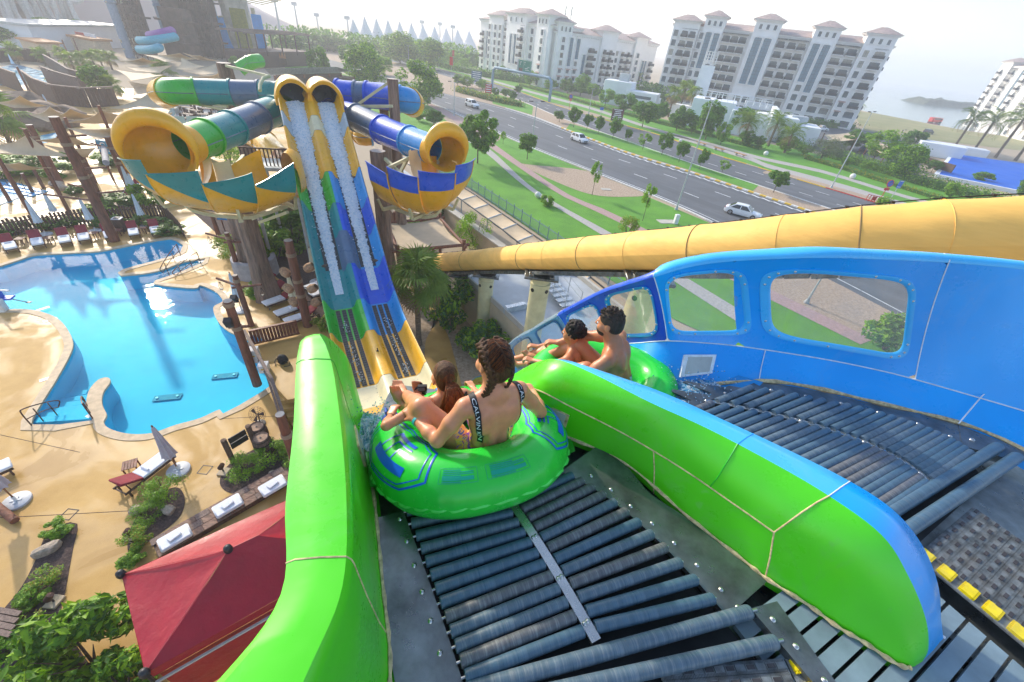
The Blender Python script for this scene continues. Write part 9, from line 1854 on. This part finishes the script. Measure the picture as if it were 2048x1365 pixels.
cols_=[((262,116),26),((302,112),24),((330,110),22)]
base={n_:at(*px)for n_,px in dict(a=(262,116),b=(302,110),c=(232,118),d=(345,110),e=(395,110)).items()}
for n_,mm,r_,h in(('a','tower_blue',1.1,46),('b','tower_blue',1.1,46),('d','tower_blue',.9,40)):p=base[n_];m=MB();m.tube([p,p+Vc((0,0,h))],r_,10);[m.lathe([(r_*1.0,-.4),(r_*1.25,0),(r_*1.0,.4)],tuple(p+Vc((0,0,z))),12)for z in(12,24)];m.build('blue_column',mm,tw)
off=Vc((2,14,0))
for(n1,n2),z,h in((('a','b'),12,2.2),(('b','d'),24,2.2),(('a','b'),26,2.4),(('a','b'),2,2)):
 p,q=base[n1],base[n2];m=MB();m.beam(p+Vc((0,-1.4,z)),q+Vc((0,-1.4,z)),.35,.35);m.beam(p+Vc((0,-1.4,z+h)),q+Vc((0,-1.4,z+h)),.35,.35);n_=8
 for k in range(n_):m.beam(lerp(p,q,k/n_)+Vc((0,-1.4,z if k%2 else z+h)),lerp(p,q,(k+1)/n_)+Vc((0,-1.4,z+h if k%2 else z)),.25,.25)
 m.build('cream_truss','tower_cream',tw)
for n_,w,d_,h,o in(('a',3,5,40,(-3,9)),('a',9,3,12,(6,14)),('a',9,3,6,(6,12)),('b',3,5,40,(3,9)),('b',9,3,20,(8,14)),('b',9,3,34,(8,16)),('d',3,5,46,(3,8)),('d',2.5,5,40,(9,8)),('e',3,5,40,(0,8)),('e',12,5,3,(-6,6))):
 p=base[n_]+Vc((o[0],o[1],0));m=MB();m.box(p+Vc((0,0,h/2)),(w,d_,h),rz=-.3);m.build('dark_panel','tower_brown',tw);m=MB();[m.box(p+Vc((0,-.2,z)),(w+2.6,d_+1.6,.45),rz=-.3)for z in np.arange(4,h,5)];m.build('floor_band','tower_brown',tw)
for p,w,h in((base['c']+Vc((-2,6,0)),9,34),(base['d']+Vc((4,4,0)),9,40)):
 m=MB();[m.beam(p+Vc((w*k/6,0,0)),p+Vc((w*k/6,0,h)),.22,.22)for k in range(7)];[m.beam(p+Vc((0,0,z)),p+Vc((w,-1,z)),.2,.25)for z in np.arange(1.5,h,1.7)];[m.beam(p+Vc((w*(k%6)/6,0,3.4*(k//6)+1)),p+Vc((w*(k%6+1)/6,0,3.4*(k//6)+4)),.14,.14)for k in range(54)];o=m.build('scaffold','tower_brown',tw);o['kind']='stuff'
def arcslide(label,pts,r,mm):
 th=thing('spiral_slide',label,'slide',tuple(pts[0]));m=MB();P_=spline([tuple(p)for p in pts],8);m.tube(P_,r,10);m.build('chute',mm,th);m=MB();m.tube([p+Vc((0,-.2,r*.8))for p in P_],r*.25,6);m.build('rim',mm,th)
mat('purple_slide',(.26,.06,.34),.4);mat('cyan_slide',(.03,.38,.50),.4)
arcslide('purple curved slide in front of the ride tower',[far(298,72,D0*.93),far(312,70,D0*.92),far(330,66,D0*.92),far(345,62,D0*.94)],.9,'purple_slide');arcslide('upper cyan curved slide in front of the ride tower',[far(278,82,D0*.92),far(300,82,D0*.9),far(330,78,D0*.91),far(352,74,D0*.93)],.9,'cyan_slide');arcslide('lower cyan curved slide in front of the ride tower',[far(278,100,D0*.92),far(300,100,D0*.9),far(318,96,D0*.9),far(316,92,D0*.95),far(296,92,D0*.97)],.9,'cyan_slide')
cb_=at(492,118);ct=thing('climbing_tower','pale rock climbing tower with painted green and yellow panels','tower',tuple(cb_));r_=random.Random(4);rings=[[cb_+Vc((cos(2*pi*j/12)*(4.6-z*.05),sin(2*pi*j/12)*4,z))*1.0+Vc((r_.uniform(-.5,.5),r_.uniform(-.5,.5),0))for j in range(12)]for z in np.linspace(0,44,12)];m=MB();m.loft(rings,closed_v=True,cap=True);m.build('rock_shaft','tower_rock',ct)
m=MB();m.bbox(cb_+Vc((3.5,-4.4,7)),(4.5,.4,13),.1,rz=.2);m.build('painted_panel','leaf_yellow',ct);m=MB();m.bbox(cb_+Vc((8,-2.4,8)),(3,.4,9),.1,rz=.2);m.build('painted_panel','azure_fibreglass',ct);m=MB();m.bbox(at(466,116)+Vc((0,-2,6.2)),(6.5,.4,9.5),.1,rz=.1);m.build('blue_panel','azure_fibreglass',ct)
for x,y,h,mm,rr in((448,112,22,'tower_blue',1.1),(430,110,26,'tower_cream',.6),(418,110,38,'tower_cream',.7),(474,114,18,'tower_cream',.7),(512,116,28,'tower_blue',1.0),(526,118,14,'tower_cream',.6),(400,110,30,'tower_cream',.8)):p=at(x,y);m=MB();m.tube([p,p+Vc((0,0,h))],rr,8);m.build('column',mm,ct)
p=at(520,116);m=MB();[m.beam(p+Vc((-4+2*k,0,15)),p+Vc((2+2*k,3,17)),.3,.3)for k in range(5)];m.build('timber_arm','tower_cream',ct)
m=MB();[m.beam(cb_+Vc((-9,-3,z)),cb_+Vc((-2,-4,z+1)),.4,.4)for z in(10,14,20,26,30)];m.build('timber_arm','tower_cream',ct)
for i,(b,ty,r)in enumerate((((20,285),240,50),((38,128),104,18),((92,132),112,16),((150,142),122,20),((172,138),120,18),((195,145),122,20),((225,140),118,18),((232,198),172,22),((330,166),148,26),((110,168),156,14),((130,130),108,14),((205,132),112,14))):PM('bright fan palm in the hazy park, %s counted from the near left edge'%ORD[i],b,ty,r,20,True,'leaf_palm',4,group='park fan palms')
for i,(b,ty,r,k,lab)in enumerate((((205,195),130,24,'round','dense green tree in the middle of the sails'),((18,96),48,36,'dark','large hazy tree at the upper left edge'),((90,74),36,26,'feather','flat hazy tree below the coaster'),((160,70),38,20,'feather','hazy tree left of the ride tower'),((60,66),50,10,'dark','small hazy shrub tree below the coaster'),((40,68),46,12,'dark','small hazy tree beside the large upper-left one'),((82,98),70,12,'bright','thin hazy tree before the low white hall'),((476,140),112,12,'bright','small green tree at the climbing tower foot'),((605,164),140,16,'round','small tree rising behind the double hood'),((148,330),302,16,'dark','small dark tree behind the tallest mast'))):T(lab,b,ty,r,k,.2,'park_tree',group='trees in the hazy park')
for i,(px,r,h)in enumerate((((60,345),2.0,1.6),((120,352),1.6,1.2),((230,330),1.6,1.2),((210,325),1.2,1.0),((150,388),.8,.8),((200,430),1.2,1.0),((238,415),1.6,1.0),((20,350),2.4,1.8))):bush('shrub','green shrub among the masts behind the fence, %s from a random start'%ORD[i]if False else 'green shrub behind the slatted fence, %s of eight by the masts'%ORD[i],at(*px),r,h,'bright' if i%2 else 'round',group='shrubs among the masts',seed=i)
# far landmarks
mat('dune_roof',(.55,.42,.36),.6,var=.05,scale=.01);mat('arena_white',(.72,.72,.72),.7);mat('coaster_white',(.70,.66,.62),.7)
c0=at(520,74);dune=thing('dune_roof','huge pale dune-shaped roof fading into the haze','building',tuple(c0));a,b=at(100,62),at(690,84);m=MB();rows=[];dd=(b-a);
for t in np.linspace(0,1,30):
 p=lerp(a,b,t);hgt=62*(sin(pi*min(1,t*.5+.5))**1.1 if t>.0 else 1)+1;w=Vc((-dd.y,dd.x,0)).normalized()*180;w=w if w.y>0 else-w;rows.append([p+Vc((0,0,0)),p+w*.06+Vc((0,0,hgt*.35)),p+w*.22+Vc((0,0,hgt*.75)),p+w*.5+Vc((0,0,hgt)),p+w+Vc((0,0,0))])
m.loft(rows);m.build('roof_shell','dune_roof',dune,angle=180);m=MB();m.tube([r[3]for r in rows],1.2,6);m.build('roof_ridge','dune_roof',dune)
ar=thing('tent_arena','white tent-roofed arena with a row of pointed peaks','arena',tuple(at(820,108)));NPk=11
for k in range(NPk):
 x=712+22.5*k;p=at(x,100+.9*k);d_=fdepth(p);h=upz(p,0,30+3.2*k+(8 if k in(0,)else 0));w=24*d_/_fp;m=MB();prof=[(w*.78,0),(w*.70,h*.25),(w*.48,h*.52),(w*.24,h*.74),(w*.08,h*.93),(w*.03,h)];m.lathe(prof,tuple(p),16);pk=m.build('tent_peak','arena_white',ar,angle=180)
 m=MB();q=p+Vc((-.1*w,-.70*w,0));m.add([q+Vc((cos(a_)*w*.40,-.05*w,max(0,sin(a_))*h*.42))for a_ in np.linspace(0,pi,12)],[tuple(range(12))]);m.build('arched_opening','stucco_shade',pk)
co=thing('roller_coaster','pale lattice roller coaster at the far upper left','roller coaster',tuple(at(70,60)));rr=random.Random(2)
for k in range(9):
 p=at(-40+26*k,58+1.2*k);
 for q in range(5):m=MB();e=p+Vc((rr.uniform(-9,9),rr.uniform(-5,5),rr.uniform(24,46)));m.tube([p+Vc((rr.uniform(-4,4),0,0)),e],.6,6);m.build('lattice_leg','coaster_white',co)
for z in(16,28,38):m=MB();m.tube(spline([tuple(at(-60+40*k,58+1.5*k)+Vc((0,0,z+7*sin(k*1.3+z))))for k in range(8)],6),.8,6);m.build('track','coaster_white',co)
wh=thing('white_hall','low white hall behind the upper left palms','building',tuple(at(40,98)));a,b=at(-40,100),at(175,92);m=MB();m.box((a+b)/2+Vc((0,8,2.6)),((b-a).length,12,5.2),rz=atan2((b-a).y,(b-a).x));m.build('wall','white_render',wh);m=MB();m.box((a+b)/2+Vc((0,8,5.5)),((b-a).length+1,13,.5),rz=atan2((b-a).y,(b-a).x));m.build('roof_edge','lamp_grey',wh)
for i,(px,ty)in enumerate((((565,88),0),((600,80),8),((640,82),30),((700,92),36),((845,100),44),((880,104),48),((905,108),54))):
 p=at(*px);h=upz(p,0,ty);th=thing('floodlight_mast','hazy floodlight mast on the skyline, %s from the left'%ORD[i],'mast',tuple(p),group='skyline masts');m=MB();m.tube([p,p+Vc((0,0,h))],.45,6);m.build('pole','lamp_grey',th);m=MB();m.bbox(p+Vc((0,0,h)),(3.2,.8,1.8),.1);m.build('lamp_bank','lamp_grey',th)
wd=tag(hedge('hazy belt of trees along the skyline',[(560,96),(640,98),(720,108),(820,118),(900,124),(960,134)],14,9,['leaf_dark','leaf_mid'],6000,9,name='tree_belt',leaf=.9));
hedge('hazy trees between the hotels',[(1285,194),(1300,200),(1315,206)],6,6,['leaf_dark','leaf_mid'],1200,12,name='tree_belt',leaf=.6)
# haze
m=MB();m.box((0,1500,70),(9000,5200,152));hz=m.mesh('haze',[])if False else None
me=bpy.data.meshes.new('haze');mm_=MB();mm_.box((0,1400,34.5),(5200,4200,73));me.from_pydata(mm_.v,[],mm_.f);me.update()
hm=bpy.data.materials.new('haze_air');hm.use_nodes=True;nt=hm.node_tree;nt.nodes.clear();ho=nt.nodes.new('ShaderNodeOutputMaterial');pv=nt.nodes.new('ShaderNodeVolumePrincipled');pv.inputs['Color'].default_value=(.93,.95,1.0,1);pv.inputs['Density'].default_value=HAZE;pv.inputs['Anisotropy'].default_value=.35;nt.links.new(pv.outputs[0],ho.inputs['Volume']);me.materials.append(hm)
o=put('haze',me);o['kind']='stuff';o['label']='pale desert haze filling the air'
